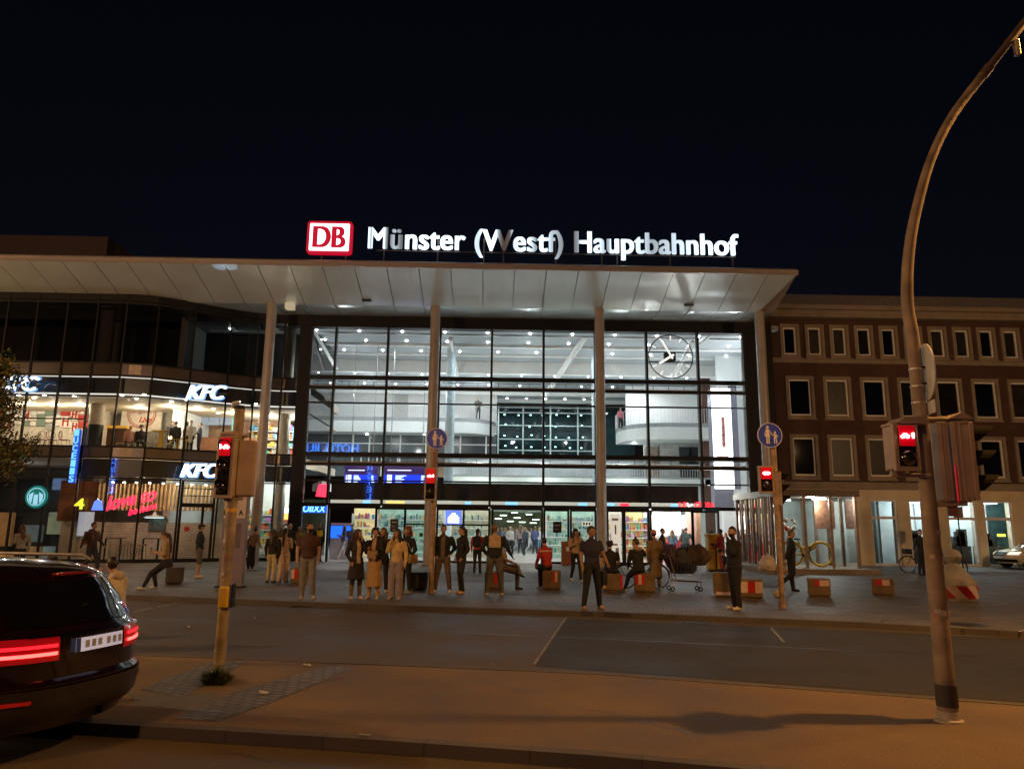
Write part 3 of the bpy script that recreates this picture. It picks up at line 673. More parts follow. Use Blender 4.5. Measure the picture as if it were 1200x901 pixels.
# =============== ground floor of the wing
m_slatg = mat('slat_gold', (.5, .36, .2), .4, .3, var=.3, scale=3)
sl = MB(); a = at(110, 600, 36.6).x; b = at(252, 600, 36.6).x; x = a
rnd = random.Random(2)
while x < b: sl.tube([(x, 36.9+rnd.uniform(-.02, .02), 2.35), (x, 36.9, 3.62)], .075, 8); x += .2
sl.build('slatted_screen', m_slatg, ST, True)
m_wb = brickmat('white_brick', (.5, .43, .34), (.4, .34, .27), (.25, .21, .17), .24, .08, .01, .7, .6, var=.2)
wb(72, 256, 611, 657, 37.25, m_wb, 'brick_wall')
wb(72, 110, 563, 611, 37.2, mat('rust_panel', (.16, .055, .02), .5, var=.5, scale=2), 'rust_panel')
wb(-60, 72, 563, 657, 41, mat('dark_shop', (.035, .04, .042), .4, var=.5, scale=.8), 'dark_shop_wall')
for k, (px, py, w_, h_, c, e_) in enumerate(((30, 615, 16, 20, (.1, .14, .16), .25), (57, 600, 14, 26, (.25, .3, .2), .2), (62, 560, 12, 14, (.12, .2, .4), .25), (25, 640, 20, 10, (.3, .18, .08), .2), (50, 640, 10, 16, (.2, .3, .3), .2), (83, 575, 9, 60, (.4, .25, .08), .25), (-10, 600, 20, 40, (.3, .15, .05), .2))):
    c0 = at(px, py, 39.8); c1 = at(px+w_, py+h_, 39.8); mb = MB(); mb.rbox(c0.x, c1.x, 39.8, 40.1, c1.z, c0.z, .04)
    mb.build('back_panel', mat('dim_panel_%d' % k, c, .5, var=.5, scale=2, em=c, es=e_), ST)
for px in (97, 106):
    c0 = at(px, 604, 37.1); mb = MB(); mb.box(c0.x-.18, c0.x+.18, 37.08, 37.12, 1.1, 2.25); mb.build('lit_wall_panel', mat('pale_lit_panel', (.5, .5, .5), .4, em=(.7, .8, 1), es=.25), ST)
# door of the restaurant
xd0, xd1 = xof(209, 1.5), xof(250, 1.5)
mb = MB()
dy = lambda x: ypath(x)-.09
A = Vector((xd0, dy(xd0), 0)); B = Vector((xd1, dy(xd1), 0))
def seg(mb, t0, t1, z0, z1, o0=-.06, o1=.06, m=0):
    P = A.lerp(B, t0), A.lerp(B, t1); n = (B-A).normalized(); n = Vector((n.y, -n.x, 0)); vs = [(p.x+n.x*o, p.y+n.y*o, z) for z in (z0, z1) for p, o in ((P[0], o0), (P[1], o0), (P[1], o1), (P[0], o1))]
    mb.add(vs, [(0, 1, 2, 3), (4, 5, 6, 7), (0, 1, 5, 4), (1, 2, 6, 5), (2, 3, 7, 6), (3, 0, 4, 7)], m)
seg(mb, 0, .06, 0, 3.7); seg(mb, .94, 1, 0, 3.7); seg(mb, .06, .94, 2.5, 2.68); seg(mb, .64, .7, 0, 2.5); seg(mb, .06, .94, 3.0, 3.04); seg(mb, .06, .94, 3.34, 3.38); seg(mb, .06, .64, 0, .09)
dd = mb.build('shop_door', m_black, ST)
mb = MB(); c0 = A.lerp(B, .28); mb.lathe([(.13, -.01), (.13, .01)], (0, 0, 0), 20); mb.v = [(c0.x+v[0], c0.y-.08+v[2], 1.5+v[1]) for v in mb.v]; mb.build('round_sticker', mat('sticker_red', (.45, .03, .03), .6), dd)
mb = MB(); seg(mb, .6, .62, .9, 1.7, -.16, -.12); mb.build('door_handle', m_steel, dd)
# stools and high tables behind the glass
def stool(x, y, lab, h=.75):
    t = thing('bar_stool', lab, 'stool', (x, y, .02), 0, 'bar stools in the restaurant window')
    mb = MB(); mb.rbox(x-.17, x+.17, y-.17, y+.17, h-.03, h+.02, .01); mb.build('seat', mat('stool_wood', (.35, .17, .08), .5), t)
    for sx in (-1, 1):
        for sy in (-1, 1): mb = MB(); mb.tube([(x+sx*.18, y+sy*.18, .02), (x+sx*.13, y+sy*.13, h-.03)], .014, 6); mb.build('leg', m_black, t)
def hightable(x, y, lab, w=.35, h=1.05):
    t = thing('high_table', lab, 'table', (x, y, .02), 0, 'high tables in the restaurant window')
    mb = MB(); mb.rbox(x-w, x+w, y-.3, y+.3, h-.04, h, .01); mb.build('table_top', mat('table_dark', (.05, .04, .035), .4), t)
    for sx in (-1, 1): mb = MB(); mb.box(x+sx*w-.03, x+sx*w+.03, y-.28, y-.22, .02, h-.04); mb.build('leg', m_black, t)
for px, l in ((147, 'bar stool right of the first high table behind the left window pane'), (165, 'bar stool left of the second high table, just right of the mullion')): stool(at(px, 650, 36.2).x, 36.2, l)
for px, l in ((134, 'dark high table behind the left pane under the red neon script'), (178, 'dark high table behind the pane beneath the dark wall picture')): hightable(at(px, 650, 36.4).x, 36.4, l)
wb(175, 193, 604, 622, 37.15, mat('dark_picture', (.05, .06, .05), .5, var=.6, scale=6), 'wall_picture')
mb = MB(); c0 = at(181, 605, 36.7); mb.lathe([(.45, 0), (.5, .04), (.1, .12), (.03, .3)], (c0.x, 36.7, c0.z-.05), 24)
pl = thing('pendant_lamp', 'wide pale pendant lamp above the picture in the restaurant window', 'lamp', (c0.x, 36.7, c0.z)); mb.build('lamp_shade', mat('pale_shade', (.6, .65, .65), .4), pl, True)
mb = MB(); mb.lathe([(.42, -.02), (.42, 0)], (c0.x, 36.7, c0.z-.05), 24); mb.build('lamp_light', emis('pale_lamp', (.8, 1, 1), 2.0), pl); mb = MB(); mb.tube([(c0.x, 36.7, c0.z+.2), (c0.x, 36.7, 3.7)], .01, 5); mb.build('cord', m_black, pl)
for k in range(10):
    a = gnd(118+k*14, 563+k*.2, 3.6); mb = MB(); mb.lathe([(.05, 0), (.06, .05)], (a.x, min(ypath(a.x)+1.1, 36.7), 3.56), 8); mb.build('slat_spotlight', emis('warm_downlight', (1, .87, .62), 14), ST)
# red neon script
nm_ = emis('neon_red', (1, .01, .05), 3.6)
def neon(s, px, py, Y, w, tilt, name='neon_script', lab=None):
    me = text(s, 1, shear=.45, ext=0, fill=False, bevel=.028, off=.0); vs = [v.co.copy() for v in me.vertices]
    x0 = min(v.x for v in vs); x1 = max(v.x for v in vs); k = w/(x1-x0); p = at(px, py, Y); c, s_ = math.cos(tilt), math.sin(tilt); mb = MB()
    mb.add([(p.x+((v.x-x0)*c-v.y*s_)*k, Y-v.z*k, p.z+((v.x-x0)*s_+v.y*c)*k*1.05) for v in vs], [tuple(f.vertices) for f in me.polygons]); return mb
ns = thing('neon_sign', 'red neon handwriting glowing in the ground floor restaurant window', 'neon sign', tuple(at(145, 590, 35.2)))
neon('love to', 124, 598, 35.2, 2.35, .22).build('neon_tube', nm_, ns); neon('be here', 150, 604, 35.25, 1.35, .25).build('neon_tube', nm_, ns)
# logos in the ground floor window
c0 = at(43, 582, 33.75)
ws = thing('round_logo_sign', 'round green and pale lit emblem sign in the far left window', 'sign', tuple(c0))
mb = MB(); mb.lathe([(.48, -.04), (.5, 0), (.48, .04)], (0, 0, 0), 32); mb.v = [(c0.x+v[0], 33.75+v[2], c0.z+v[1]) for v in mb.v]; mb.build('disc', mat('logo_green', (.0, .12, .1), .4, em=(.0, .45, .42), es=.22), ws)
mb = MB(); mb.torus((c0.x, 33.7, c0.z), .38, .02, 'y', 32, 6)
for s_ in (-1, 1):
    mb.prism([(c0.x+s_*.12, c0.z+.2), (c0.x+s_*.3, c0.z+.1), (c0.x+s_*.3, c0.z-.15), (c0.x+s_*.18, c0.z-.28)], 33.68, 33.7, 'y')
mb.prism([(c0.x-.1, c0.z-.33), (c0.x+.1, c0.z-.33), (c0.x+.08, c0.z+.1), (c0.x-.08, c0.z+.1)], 33.68, 33.7, 'y'); mb.build('emblem', emis('logo_white', (.35, .7, .85), .8), ws)
c0 = at(97, 591, 34.0); mb = MB(); put_text(mb, '4', (c0.x-.2, 33.7, c0.z-.22), .7, width=.42, height=.48, off=.02, ext=.02)
one(mb.build('number_sign', emis('neon_yellow', (.85, .9, .05), .9), org=(c0.x, 33.7, c0.z)), 'small bright yellow figure 4 in the window left of the red neon', 'sign')
c0 = at(118, 592, 34.0); mb = MB(); mb.prism([(c0.x-.24, c0.z-.22), (c0.x+.24, c0.z-.22), (c0.x+.16, c0.z+.15), (c0.x, c0.z+.27), (c0.x-.15, c0.z+.15)], 33.7, 33.78, 'y')
one(mb.build('blue_sign', emis('neon_blue', (.12, .25, 1), 1.1), org=(c0.x, 33.7, c0.z)), 'small rounded blue lit sign between the yellow figure and the red neon', 'sign')
# ---- restaurant lettering (three)
def kfc(px, py, Y, w, lab):
    p = at(px, py, Y); t = thing('shop_sign', lab, 'sign', tuple(p), 0, 'white lit restaurant name signs')
    mb = MB(); h = w*.345
    bold_text(mb, 'KFC', (p.x, Y, p.z), 1, w=.07, n=4, width=w, height=h, shear=.28, off=0, ext=.04); mb.build('lettering', emis('sign_white', (.93, .97, 1), 2.6), t)
    mb = MB(); bold_text(mb, 'KFC', (p.x-.05, Y+.1, p.z-.05), 1, w=.16, n=5, width=w+.1, height=h+.1, shear=.28, off=0, ext=.02); mb.build('letter_glow_back', emis('sign_blue_back', (.12, .42, 1), .9), t)
    mb = MB(); mb.box(p.x-.1, p.x+w+.05, Y+.16, Y+.2, p.z+h*.4, p.z+h*.5); mb.build('mounting_rail', m_black, t)
kfc(218, 467, 33.55, 1.78, 'white lit KFC sign on the upper fascia in the middle of the curved front')
kfc(-3, 457, 33.25, 1.78, 'white lit KFC sign on the upper fascia at the far left, half behind the tree')
kfc(211, 558.5, 34.3, 1.72, 'white lit KFC sign above the ground floor door, cut by the signal')
# ---- rooftop sign
p = at(431, 292.5, 32.4)
rs = thing('station_name_sign', 'white glowing rooftop lettering with the station name', 'sign', (p.x, 32.4, 13.7))
m = bpy.data.materials.new('lettering_led'); m.use_nodes = True; nt = m.node_tree; b_ = nt.nodes['Principled BSDF']; tc = nd(nt, 'ShaderNodeTexCoord'); sx = nd(nt, 'ShaderNodeSeparateXYZ'); cr = nd(nt, 'ShaderNodeValToRGB')
nt.links.new(tc.outputs['Generated'], sx.inputs[0]); nt.links.new(sx.outputs[0], cr.inputs[0]); el = cr.color_ramp.elements
el[0].position = 0; el[0].color = (.9, .9, .9, 1); el[1].position = 1; el[1].color = (.9, .9, .9, 1)
for pxx, v in ((434, .3), (438, 1), (448, 1), (452, .22), (457, .3), (462, .5), (470, .2), (473, .35), (477, 1), (497, 1), (528, .9), (533, .8), (560, .6), (566, 1), (577, 1), (583, .3), (588, .07), (596, .15), (600, .6), (610, 1), (627, .35), (633, .9), (645, .5), (660, .3), (670, .2), (676, .35), (684, 1), (712, .35), (717, 1), (763, .4), (800, .35), (806, 1)):
    e = el.new((pxx-431)/435) if len(el) < 32 else None
    if e: v = v*v; e.color = (v, v, v, 1)
mr = nd(nt, 'ShaderNodeMath', operation='MULTIPLY'); mr.inputs[1].default_value = 2.2; nt.links.new(cr.outputs[0], mr.inputs[0]); nt.links.new(mr.outputs[0], b_.inputs['Emission Strength'])
b_.inputs['Emission Color'].default_value = (.68, .86, 1, 1); b_.inputs['Base Color'].default_value = (.3, .3, .3, 1)
mb = MB(); xr = at(866, 300, 32.4).x
bold_text(mb, 'Münster (Westf) Hauptbahnhof', (p.x, 32.4, 14.26), 1, w=.075, n=4, width=xr-p.x, height=None, off=0, ext=.05, sp=1.04); 
zs_ = [v[2] for v in mb.v]; zb_ = 14.26; top = max(zs_); k = (15.28-zb_)/(top-zb_); mb.v = [(v[0], v[1], zb_+(v[2]-zb_)*k) for v in mb.v]
mb.build('lettering', m, rs)
mb = MB()
for px in (450, 513, 567, 590, 651, 705, 723, 785, 858): x = at(px, 300, 32.6).x; mb.box(x-.03, x+.03, 32.55, 32.61, 13.6, 14.9)
for a_, b_ in ((p.x+.4, xr-.1),):
    mb.box(a_, b_, 32.5, 32.55, 14.18, 14.22)
mb.build('support_frame', mat('dark_steel', (.12, .1, .09), .5, .5), rs)
a, b = at(359, 297.5, 32.4), at(414, 261, 32.4); cx_, cz_ = (a.x+b.x)/2, (a.z+b.z)/2; w_, h_ = (b.x-a.x)/2, (b.z-a.z)/2
db = thing('railway_logo_sign', 'lit red framed DB logo box on the canopy edge left of the station name', 'sign', (cx_, 32.4, 13.7))
def rr_poly(cx, cz, w, h, r, n=6): return [(cx+sx*(w-r)+r*math.cos(t), cz+sz*(h-r)+r*math.sin(t)) for sx, sz, t0 in ((1, 1, 0), (-1, 1, 90), (-1, -1, 180), (1, -1, 270)) for t in [R(t0+90*k/n) for k in range(n+1)]]
mb = MB(); mb.prism(rr_poly(cx_, cz_, w_, h_, .16), 32.3, 32.55, 'y'); mb.build('red_frame', emis('logo_red', (.45, .002, .02), 1.0), db)
mb = MB(); mb.prism(rr_poly(cx_, cz_, w_-.13, h_-.13, .04), 32.27, 32.298, 'y'); mb.build('white_field', emis('logo_white_field', (1, .93, .95), 2.4), db)
mb = MB(); bold_text(mb, 'DB', (cx_-w_+.27, 32.25, cz_-h_+.27), 1, w=.12, n=6, dy=.0005, width=2*w_-.54, height=2*h_-.54, off=0, ext=.012); mb.build('logo_letters', emis('logo_red', (.45, .002, .02), 1.0), db)
mb = MB()
for s in (-.35, .75): mb.box(cx_+s-.03, cx_+s+.03, 32.5, 32.56, 13.6, 14.1)
mb.build('support_frame', MATS['dark_steel'], db)
# ---- clock
c0 = at(786, 418, 36.6); ck = thing('station_clock', 'large skeletal station clock with white bar hands behind the upper right glass', 'clock', tuple(c0)); cx_, cz_ = c0.x, c0.z; Rr = 1.13; Yc = 36.6
mb = MB(); mb.torus((cx_, Yc, cz_), Rr, .03, 'y', 48, 8); mb.build('ring', mat('clock_ring', (.05, .06, .06), .4, .4), ck, True)
m_ck = mat('clock_white', (.8, .8, .78), .4, em=(.9, .93, .9), es=.8)
for k in range(12):
    t = math.pi*2*k/12; mb = MB(); r0, r1 = Rr*.78, Rr*.95; d = Vector((math.sin(t), 0, math.cos(t))); c_ = Vector((cx_, Yc-.05, cz_)); mb.tube([c_+d*r0, c_+d*r1], .035, 6); mb.build('hour_mark', m_ck, ck)
for ang, L_, w in ((-30, .95, .05), (-122, .72, .06)):
    d = Vector((math.sin(R(ang)), 0, math.cos(R(ang)))); c_ = Vector((cx_, Yc-.12, cz_)); mb = MB(); mb.tube([c_-d*.15, c_+d*L_], w, 6); mb.build('minute_hand' if L_ > .9 else 'hour_hand', m_ck, ck)
mb = MB(); mb.rbox(cx_-.33, cx_+.25, Yc-.08, Yc+.2, cz_-.22, cz_+.22, .03); mb.build('clock_housing', m_black, ck)
mb = MB()
for dz in (-.26, .26): mb.box(at(757, 418, 36.6).x, at(813, 418, 36.6).x, Yc+.1, Yc+.15, cz_+dz-.025, cz_+dz+.025)
mb.build('mounting_bar', m_black, ck)
# ---- departure boards
def board(px0, px1, lab, lone):
    a = at(px0, 546.5, 41.6); b = at(px1, 566.5, 41.6); t = thing('departure_board', lab, 'display', (a.x, 41.6, b.z), 0, 'departure boards hanging in the hall')
    mb = MB(); mb.rbox(a.x-.05, b.x+.05, 41.6, 41.8, b.z-.05, a.z+.05, .02); mb.build('casing', mat('board_casing', (.06, .035, .12), .4, em=(.05, .02, .14), es=.5), t)
    H_ = a.z-b.z; W = b.x-a.x
    mb = MB(); mb.box(a.x, b.x, 41.57, 41.595, b.z, b.z+H_*.52); mb.build('screen', emis('board_blue', (.01, .05, 1), .9), t)
    tx = MB(); y = 41.55; r_ = random.Random(px0)
    for k in range(6):
        z = b.z+H_*(.06+.075*k)
        for q0, q1 in ((.28, .28+r_.uniform(.12, .24)), (.84, .84+r_.uniform(.04, .1))): tx.box(a.x+W*q0, a.x+W*q1, y, y+.01, z, z+H_*.035)
        if lone: tx.box(a.x+W*.03, a.x+W*.08, y, y+.01, z, z+H_*.035)
    tx.box(a.x+W*.1, a.x+W*.2, y, y+.01, b.z+H_*.02, b.z+H_*.5); 
    tx.box(a.x+W*.1, a.x+W*.62, y, y+.01, b.z+H_*.76, b.z+H_*.80)
    tx.build('screen_text', emis('board_text', (.75, .85, 1), 2.0), t)
    mb = MB()
    for q_ in (.15, .85): mb.tube([(a.x+W*q_, 41.7, a.z), (a.x+W*q_, 41.7, 12.0)], .02, 6)
    mb.build('hanger', m_steel, t)
board(405, 441, 'blue departure board, left of the two under the lower gallery', True)
board(449, 502, 'blue departure board, right of the two, beside the column with the pedestrian sign', False)
# ---- advertising tower
a = at(832, 455, 43.0); b = at(862, 573, 43.0); aw = thing('advertising_tower', 'tall glowing white advertising tower at the right end of the hall', 'lit sign', (a.x, 43, 4))
xa, xb = at(836, 515, 43).x, at(858, 515, 43).x; mb = MB(); mb.box(xa, xb, 42.98, 43.1, b.z, a.z); mb.build('lit_face', emis('ad_white', (1, .96, .98), 3.2), aw)
mb = MB(); mb.box(xb, xb+.35, 42.9, 43.9, b.z, a.z+.25); mb.box(xa, xb, 43.11, 43.9, b.z, a.z); mb.box(xa, xb, 43.2, 43.9, 3.0, b.z); mb.build('tower_casing', mat('ad_case', (.12, .12, .16), .4), aw)
mb = MB(); c0 = at(846, 508, 42.9)
def bar(x0, x1, z0, z1, c): mb.box(c0.x+x0, c0.x+x1, 42.95, 42.975, c0.z+z0, c0.z+z1, c)
for x in (-.35, -.12, .1, .3): bar(x, x+.03, -1.1, 1.1 if x > -.2 else .5, 0)
for z in (-1.1, -.6, -.1, .35): bar(-.35, .33, z, z+.035, 1)
bar(.0, .22, -.8, 1.0, 2); bar(-.33, .33, -1.35, -1.31, 0)
mb.build('line_drawing', [mat('ink_red', (.35, .1, .08), .6), mat('ink_grey', (.15, .14, .14), .6), mat('ink_pink', (.55, .25, .22), .6)], aw)
# ---- reflected neon: signs on the buildings across the street (seen mirrored in the glass)
def mir(px, py, Yv): p = at(px, py, Yv); return Vector((p.x, 2*FY-Yv, p.z))
opp = thing('opposite_building', 'building across the street behind the viewer, seen only mirrored in the glass', 'building', (0, -30, 0))
mb = MB(); mb.box(-70, 10, -34, -30.3, 0, 14); mb.build('wall', mat('opposite_wall', (.2, .16, .12), .8), opp)
hs = thing('hotel_sign', 'blue neon hotel sign across the street, mirrored in the hall glass', 'neon sign', tuple(mir(417, 526, 104)))
p0, p1 = mir(420, 531, 104), mir(346, 531, 104); mb = MB(); m_nb = emis('neon_sign_blue', (.04, .22, 1), 20)
put_text(mb, 'HOTEL IIUIU', (p0.x, -29.9, p0.z), 1, width=abs(p0.x-p1.x), height=1.25, off=.03, ext=.03)
mb.v = [(2*p0.x-v[0], v[1], v[2]) for v in mb.v]    # lettering faces the station (+y)
mb.build('lettering', m_nb, hs)
mb = MB(); mb.box(p1.x-.3, p0.x+.3, -30.2, -30.0, p0.z-.2, p0.z+1.5); mb.build('backing_board', mat('sign_board_blue', (.02, .05, .2), .5, em=(.01, .08, .6), es=3), hs)
for nm2, (px, y0, y1), s2, lab in (('a', (434, 545, 586), 'HOTEL', 'vertical blue neon sign across the street, mirrored beside the departure boards'), ):
    t0, t1 = mir(px, y0, 104), mir(px, y1, 104); H_ = t0.z-t1.z
    v_ = thing('vertical_neon_sign', lab, 'neon sign', tuple(t0)); mb = MB(); n_ = len(s2)
    for k, ch in enumerate(s2):
        sub = MB(); put_text(sub, ch, (0, -29.9, t0.z-H_*(k+1)/n_+.06), 1, width=.62, height=H_/n_-.12, off=.02, ext=.03); sub.v = [(t0.x+.3-v[0], v[1], v[2]) for v in sub.v]; mb.add(sub.v, sub.f)
    mb.build('lettering', m_nb, v_); mb = MB(); mb.box(t0.x-.6, t0.x+.6, -30.2, -30.0, t1.z-.1, t0.z+.1); mb.build('backing_board', MATS['sign_board_blue'], v_)
# blue lit sign strip in the wing, by the red sign
for px0, px1, py0, py1, Y in ((343, 383, 591, 600.5, 37.7),):
    a = at(px0, py1, Y); b = at(px1, py0, Y); t = thing('blue_shop_lettering', 'blue lit lettering band over the passage right of the tall column', 'sign', tuple(a)); mb = MB(); mb.box(a.x-.05, b.x, Y+.05, Y+.1, a.z, b.z); mb.build('band', mat('blue_band', (.01, .04, .3), .4, em=(.01, .12, .9), es=.9), t)
    mb = MB(); put_text(mb, 'IICOIIXX', (a.x, Y, a.z+.05), 1, width=b.x-a.x-.05, height=b.z-a.z-.1, off=.0, ext=.01, shear=.2); mb.build('lettering', emis('blue_letters', (.2, .6, 1), 3), t)
# mirrored blue neon in the wing glass, built as glowing letters on a box
vt, vb = at(87, 503, 33.6), at(84, 566, 33.6); t = thing('vertical_neon_reflection', 'tall narrow reflection of blue neon built as stacked letters on the left glass front', 'sign', tuple(vb)); s2 = 'IUCEIIS'; H_ = vt.z-vb.z
mb = MB(); 
for k, ch in enumerate(s2): put_text(mb, ch, (vb.x-.10, 33.52, vt.z-H_*(k+1)/len(s2)+.04), 1, width=.2, height=H_/len(s2)-.05, off=.02, ext=.015)
mb.build('lettering', emis('blue_letters_dim', (.12, .45, 1), 1.5), t); mb = MB(); mb.rbox(vb.x-.15, vb.x+.15, 33.56, 33.7, vb.z, vt.z, .04); mb.build('reflection_backing', mat('blue_box', (.01, .04, .3), .4, em=(.01, .1, .8), es=.45), t)
# =============== shops under the hall
def shop(px0, px1, wallc, es, lab, name='shop_interior', Y=43.6, seed=1, cols_=None, em=None):
    a, b = at(px0, 625, Y).x, at(px1, 625, Y).x
    t = thing('shop_display', lab, 'shelves', ((a+b)/2, Y, .02), 0, 'lit shop displays behind the hall glass')
    mb = MB(); mb.box(a, b, Y+.5, Y+.6, .02, 3.6); mb.build('back_panel', mat('shopwall_glow_%d' % seed, wallc, .6, em=em or wallc, es=es, var=.3, scale=2), t)  # panel glows in its own wall colour, standing in for shop lighting
    mb = MB(); r_ = random.Random(seed)
    for z in (.3, .75, 1.2, 1.65, 2.1): mb.box(a, b, Y, Y+.5, z-.04, z)
    for x in (a, b): mb.box(x-.03, x+.03, Y, Y+.5, .02, 2.4)
    mb.build('shelf_board', m_white, t)
    mb = MB(); cs = cols_ or mm_
    for z in (.3, .75, 1.2, 1.65, 2.1):
        x = a+.04
        while x < b-.15:
            w_ = r_.uniform(.04, .16)
            if r_.random() < .85: mb.box(x, x+w_*.85, Y+.05, Y+r_.uniform(.2, .4), z, z+r_.uniform(.08, .34), r_.randrange(len(cs)))
            x += w_
    mb.build('goods', cs, t, kind='stuff')
gr = [mat('goods_t%d' % i, c, .5) for i, c in enumerate(((.15, .4, .33), (.55, .6, .5), (.05, .2, .2), (.6, .5, .25), (.3, .45, .5)))]
shop(412, 440, (.8, .7, .35), .40, 'warm yellow bakery shelves behind the wide left doorway', seed=21)
shop(442, 505, (.35, .55, .45), .27, 'green tinted shelves behind the screens left of the middle signal post', seed=22, cols_=gr)
shop(508, 573, (.55, .55, .40), .27, 'pale shelves behind the door right of the middle signal post', seed=23, cols_=gr)
shop(640, 700, (.4, .6, .5), .31, 'green white shelves behind the screens left of the third column', seed=24, cols_=gr)
shop(706, 732, (.7, .7, .6), .40, 'white shelves behind the narrow panes right of the third column', seed=25)
shop(733, 761, (.7, .62, .3), .27, 'yellow lit shelves behind the pane left of the bright red counter shop', seed=26)
# bright counter shop
a, b = at(763, 625, 42).x, at(809, 625, 42).x
cs = thing('counter_shop', 'bright white snack shop with red counter right of the third column', 'shop', ((a+b)/2, 42, .02))
mb = MB(); mb.box(a, b, 44, 44.1, .02, 3.2); mb.build('back_wall', mat('shop_white', (.8, .8, .78), .5), cs)
for k in range(3):
    mb = MB(); x = a+.3+k*.95; mb.box(x, x+.85, 43.6, 43.7, 1.75, 2.5); mb.build('lit_menu', emis('menu_white', (1, .98, .95), 5), cs)
mb = MB(); mb.rbox(a, b-.4, 41.8, 42.5, .02, 1.0, .03); mb.box(a, b-.4, 41.85, 42.4, 1.3, 1.34, 1); mb.build('counter', [mat('counter_red', (.55, .02, .03), .4, em=(.6, .02, .04), es=.25), m_white], cs)
mb = MB(); r_ = random.Random(4)
for k in range(16): x = a+.15+k*.16; mb.box(x, x+.12, 41.95, 42.2, 1.0, 1.0+r_.uniform(.08, .28), r_.randrange(7))
mb.build('goods', mm_, cs, kind='stuff')
mb = MB(); mb.box(b-.12, b+.1, 40.2, 42.5, .02, 2.7); mb.build('shop_pillar', mat('orange_pillar', (.55, .3, .2), .6), cs)
ls_ = thing('shop_name_sign', 'red lit shop name with white swoosh above the snack shop', 'sign', tuple(at(796, 595, 37.35)))
mb = MB(); p = at(796, 594.5, 37.35); put_text(mb, 'LE', (p.x, 37.33, p.z), 1, width=.36, height=.26, off=.02, ext=.01); p = at(814, 594.5, 37.35); put_text(mb, 'CROBA', (p.x, 37.33, p.z), 1, width=1.0, height=.27, off=.02, ext=.01)
mb.build('lettering', emis('red_letters', (1, .01, .03), 2.6), ls_); mb = MB(); p = at(808, 592, 37.35); mb.tube([(p.x-.12, 37.33, p.z+.12), (p.x-.04, 37.33, p.z-.05), (p.x+.16, 37.33, p.z+.05)], [.03, .05, .015], 6); mb.build('swoosh', emis('white_letters', (1, 1, 1), 2.5), ls_)
# posters on the glass
def poster(px0, px1, py0, py1, c, lab, em=None, es=0, Y=36.93, motif=None):
    a = at(px0, py1, Y); b = at(px1, py0, Y); t = thing('poster', lab, 'poster', tuple(a)); mb = MB(); mb.box(a.x, b.x, Y-.015, Y, a.z, b.z); mb.build('sheet', mat('poster_%d' % px0, c, .5, em=em, es=es, var=.2, scale=5), t)
    if motif:
        mb = MB()
        for (u0, u1, v0, v1) in motif[1]: mb.box(a.x+(b.x-a.x)*u0, a.x+(b.x-a.x)*u1, Y-.022, Y-.016, a.z+(b.z-a.z)*v0, a.z+(b.z-a.z)*v1)
        mb.build('print', motif[0], t)
m_pr = mat('print_pale', (.4, .42, .45), .6); m_pd = mat('print_dark', (.06, .06, .07), .6)
poster(457, 467, 608, 623, (.03, .02, .02), 'dark poster on the screen left of the middle post', motif=(m_pr, [(.2, .8, .7, .8), (.2, .6, .4, .46), (.3, .9, .15, .2)]))
poster(648, 658, 611, 624, (.02, .015, .015), 'dark poster on the glass left of the third column', motif=(m_pr, [(.2, .8, .6, .7), (.2, .7, .3, .35)]))
poster(522, 541, 598, 614, (.1, .15, .5), 'blue and white lit poster above the door right of the middle post', em=(.15, .25, 1), es=.9, motif=(emis('poster_white', (1, .97, .95), 2), [(.15, .85, .1, .5), (.25, .75, .5, .65), (.38, .62, .65, .8)]))
poster(488, 499, 621, 632, (.2, .45, .35), 'upper green poster on the door left of the middle post', em=(.3, .7, .5), es=.3, motif=(m_pd, [(.3, .7, .3, .7)]))
poster(482, 490, 634, 648, (.2, .5, .45), 'lower teal poster on the door left of the middle post', em=(.3, .8, .7), es=.3, motif=(m_pd, [(.2, .5, .2, .4)]))
poster(682, 693, 611, 616, (.7, .7, .6), 'small white notice with dark symbols on the door left of the third column', em=(.9, .9, .8), es=.5, motif=(m_pd, [(.1, .3, .2, .8), (.4, .6, .2, .8), (.7, .9, .2, .8)]))
poster(715, 727, 602, 655, (.7, .68, .6), 'tall white poster with faint drawing beside the third column', em=(.9, .85, .75), es=.45, motif=(m_pr, [(.2, .8, .85, .9), (.45, .6, .55, .75), (.2, .7, .3, .34), (.5, .8, .1, .25)]))
a = at(387, 630, 39.4); b = at(412, 616, 39.4); mb = MB(); mb.rbox(a.x, b.x, 39.4, 39.5, a.z, b.z, .02)
dsp = thing('blue_display', 'bright blue information display in the wide left doorway', 'display', (a.x, 39.4, .02)); mb.build('screen', emis('display_blue', (.01, .12, 1), 1.4), dsp); mb = MB(); mb.box(a.x, b.x, 39.42, 39.6, .02, a.z-.02); mb.build('base', mat('display_stand', (.6, .6, .62), .4), dsp); mb = MB(); mb.box(a.x, b.x, 39.4, 39.6, b.z+.03, b.z+.15); mb.build('header', mat('display_stand', (.6, .6, .62), .4), dsp)
# ceiling-side shop lights visible through wide opening
for k in range(9):
    px, py = [(590, 604), (606, 607), (620, 603), (628, 609), (598, 611), (612, 612), (584, 608), (625, 613), (603, 601)][k]; a = at(px, py, 56+k % 3*3); mb = MB(); mb.box(a.x-.25, a.x+.25, a.y, a.y+.3, a.z, a.z+.05); mb.build('deep_hall_light', emis('green_white', (.75, 1, .8), 5), ST)
mb = MB(); a = at(560, 598, 66); mb.box(-10, 12, 66, 66.3, 0, a.z+.8); mb.build('deep_hall_wall', mat('olive_wall', (.35, .35, .22), .7, var=.4, scale=1.0), ST)
mb = MB(); mb.box(-3, 10, 55, 66, at(600, 600, 55).z+.1, at(600, 600, 55).z+.25); mb.build('passage_ceiling', mat('passage_ceiling', (.3, .32, .28), .6), ST)
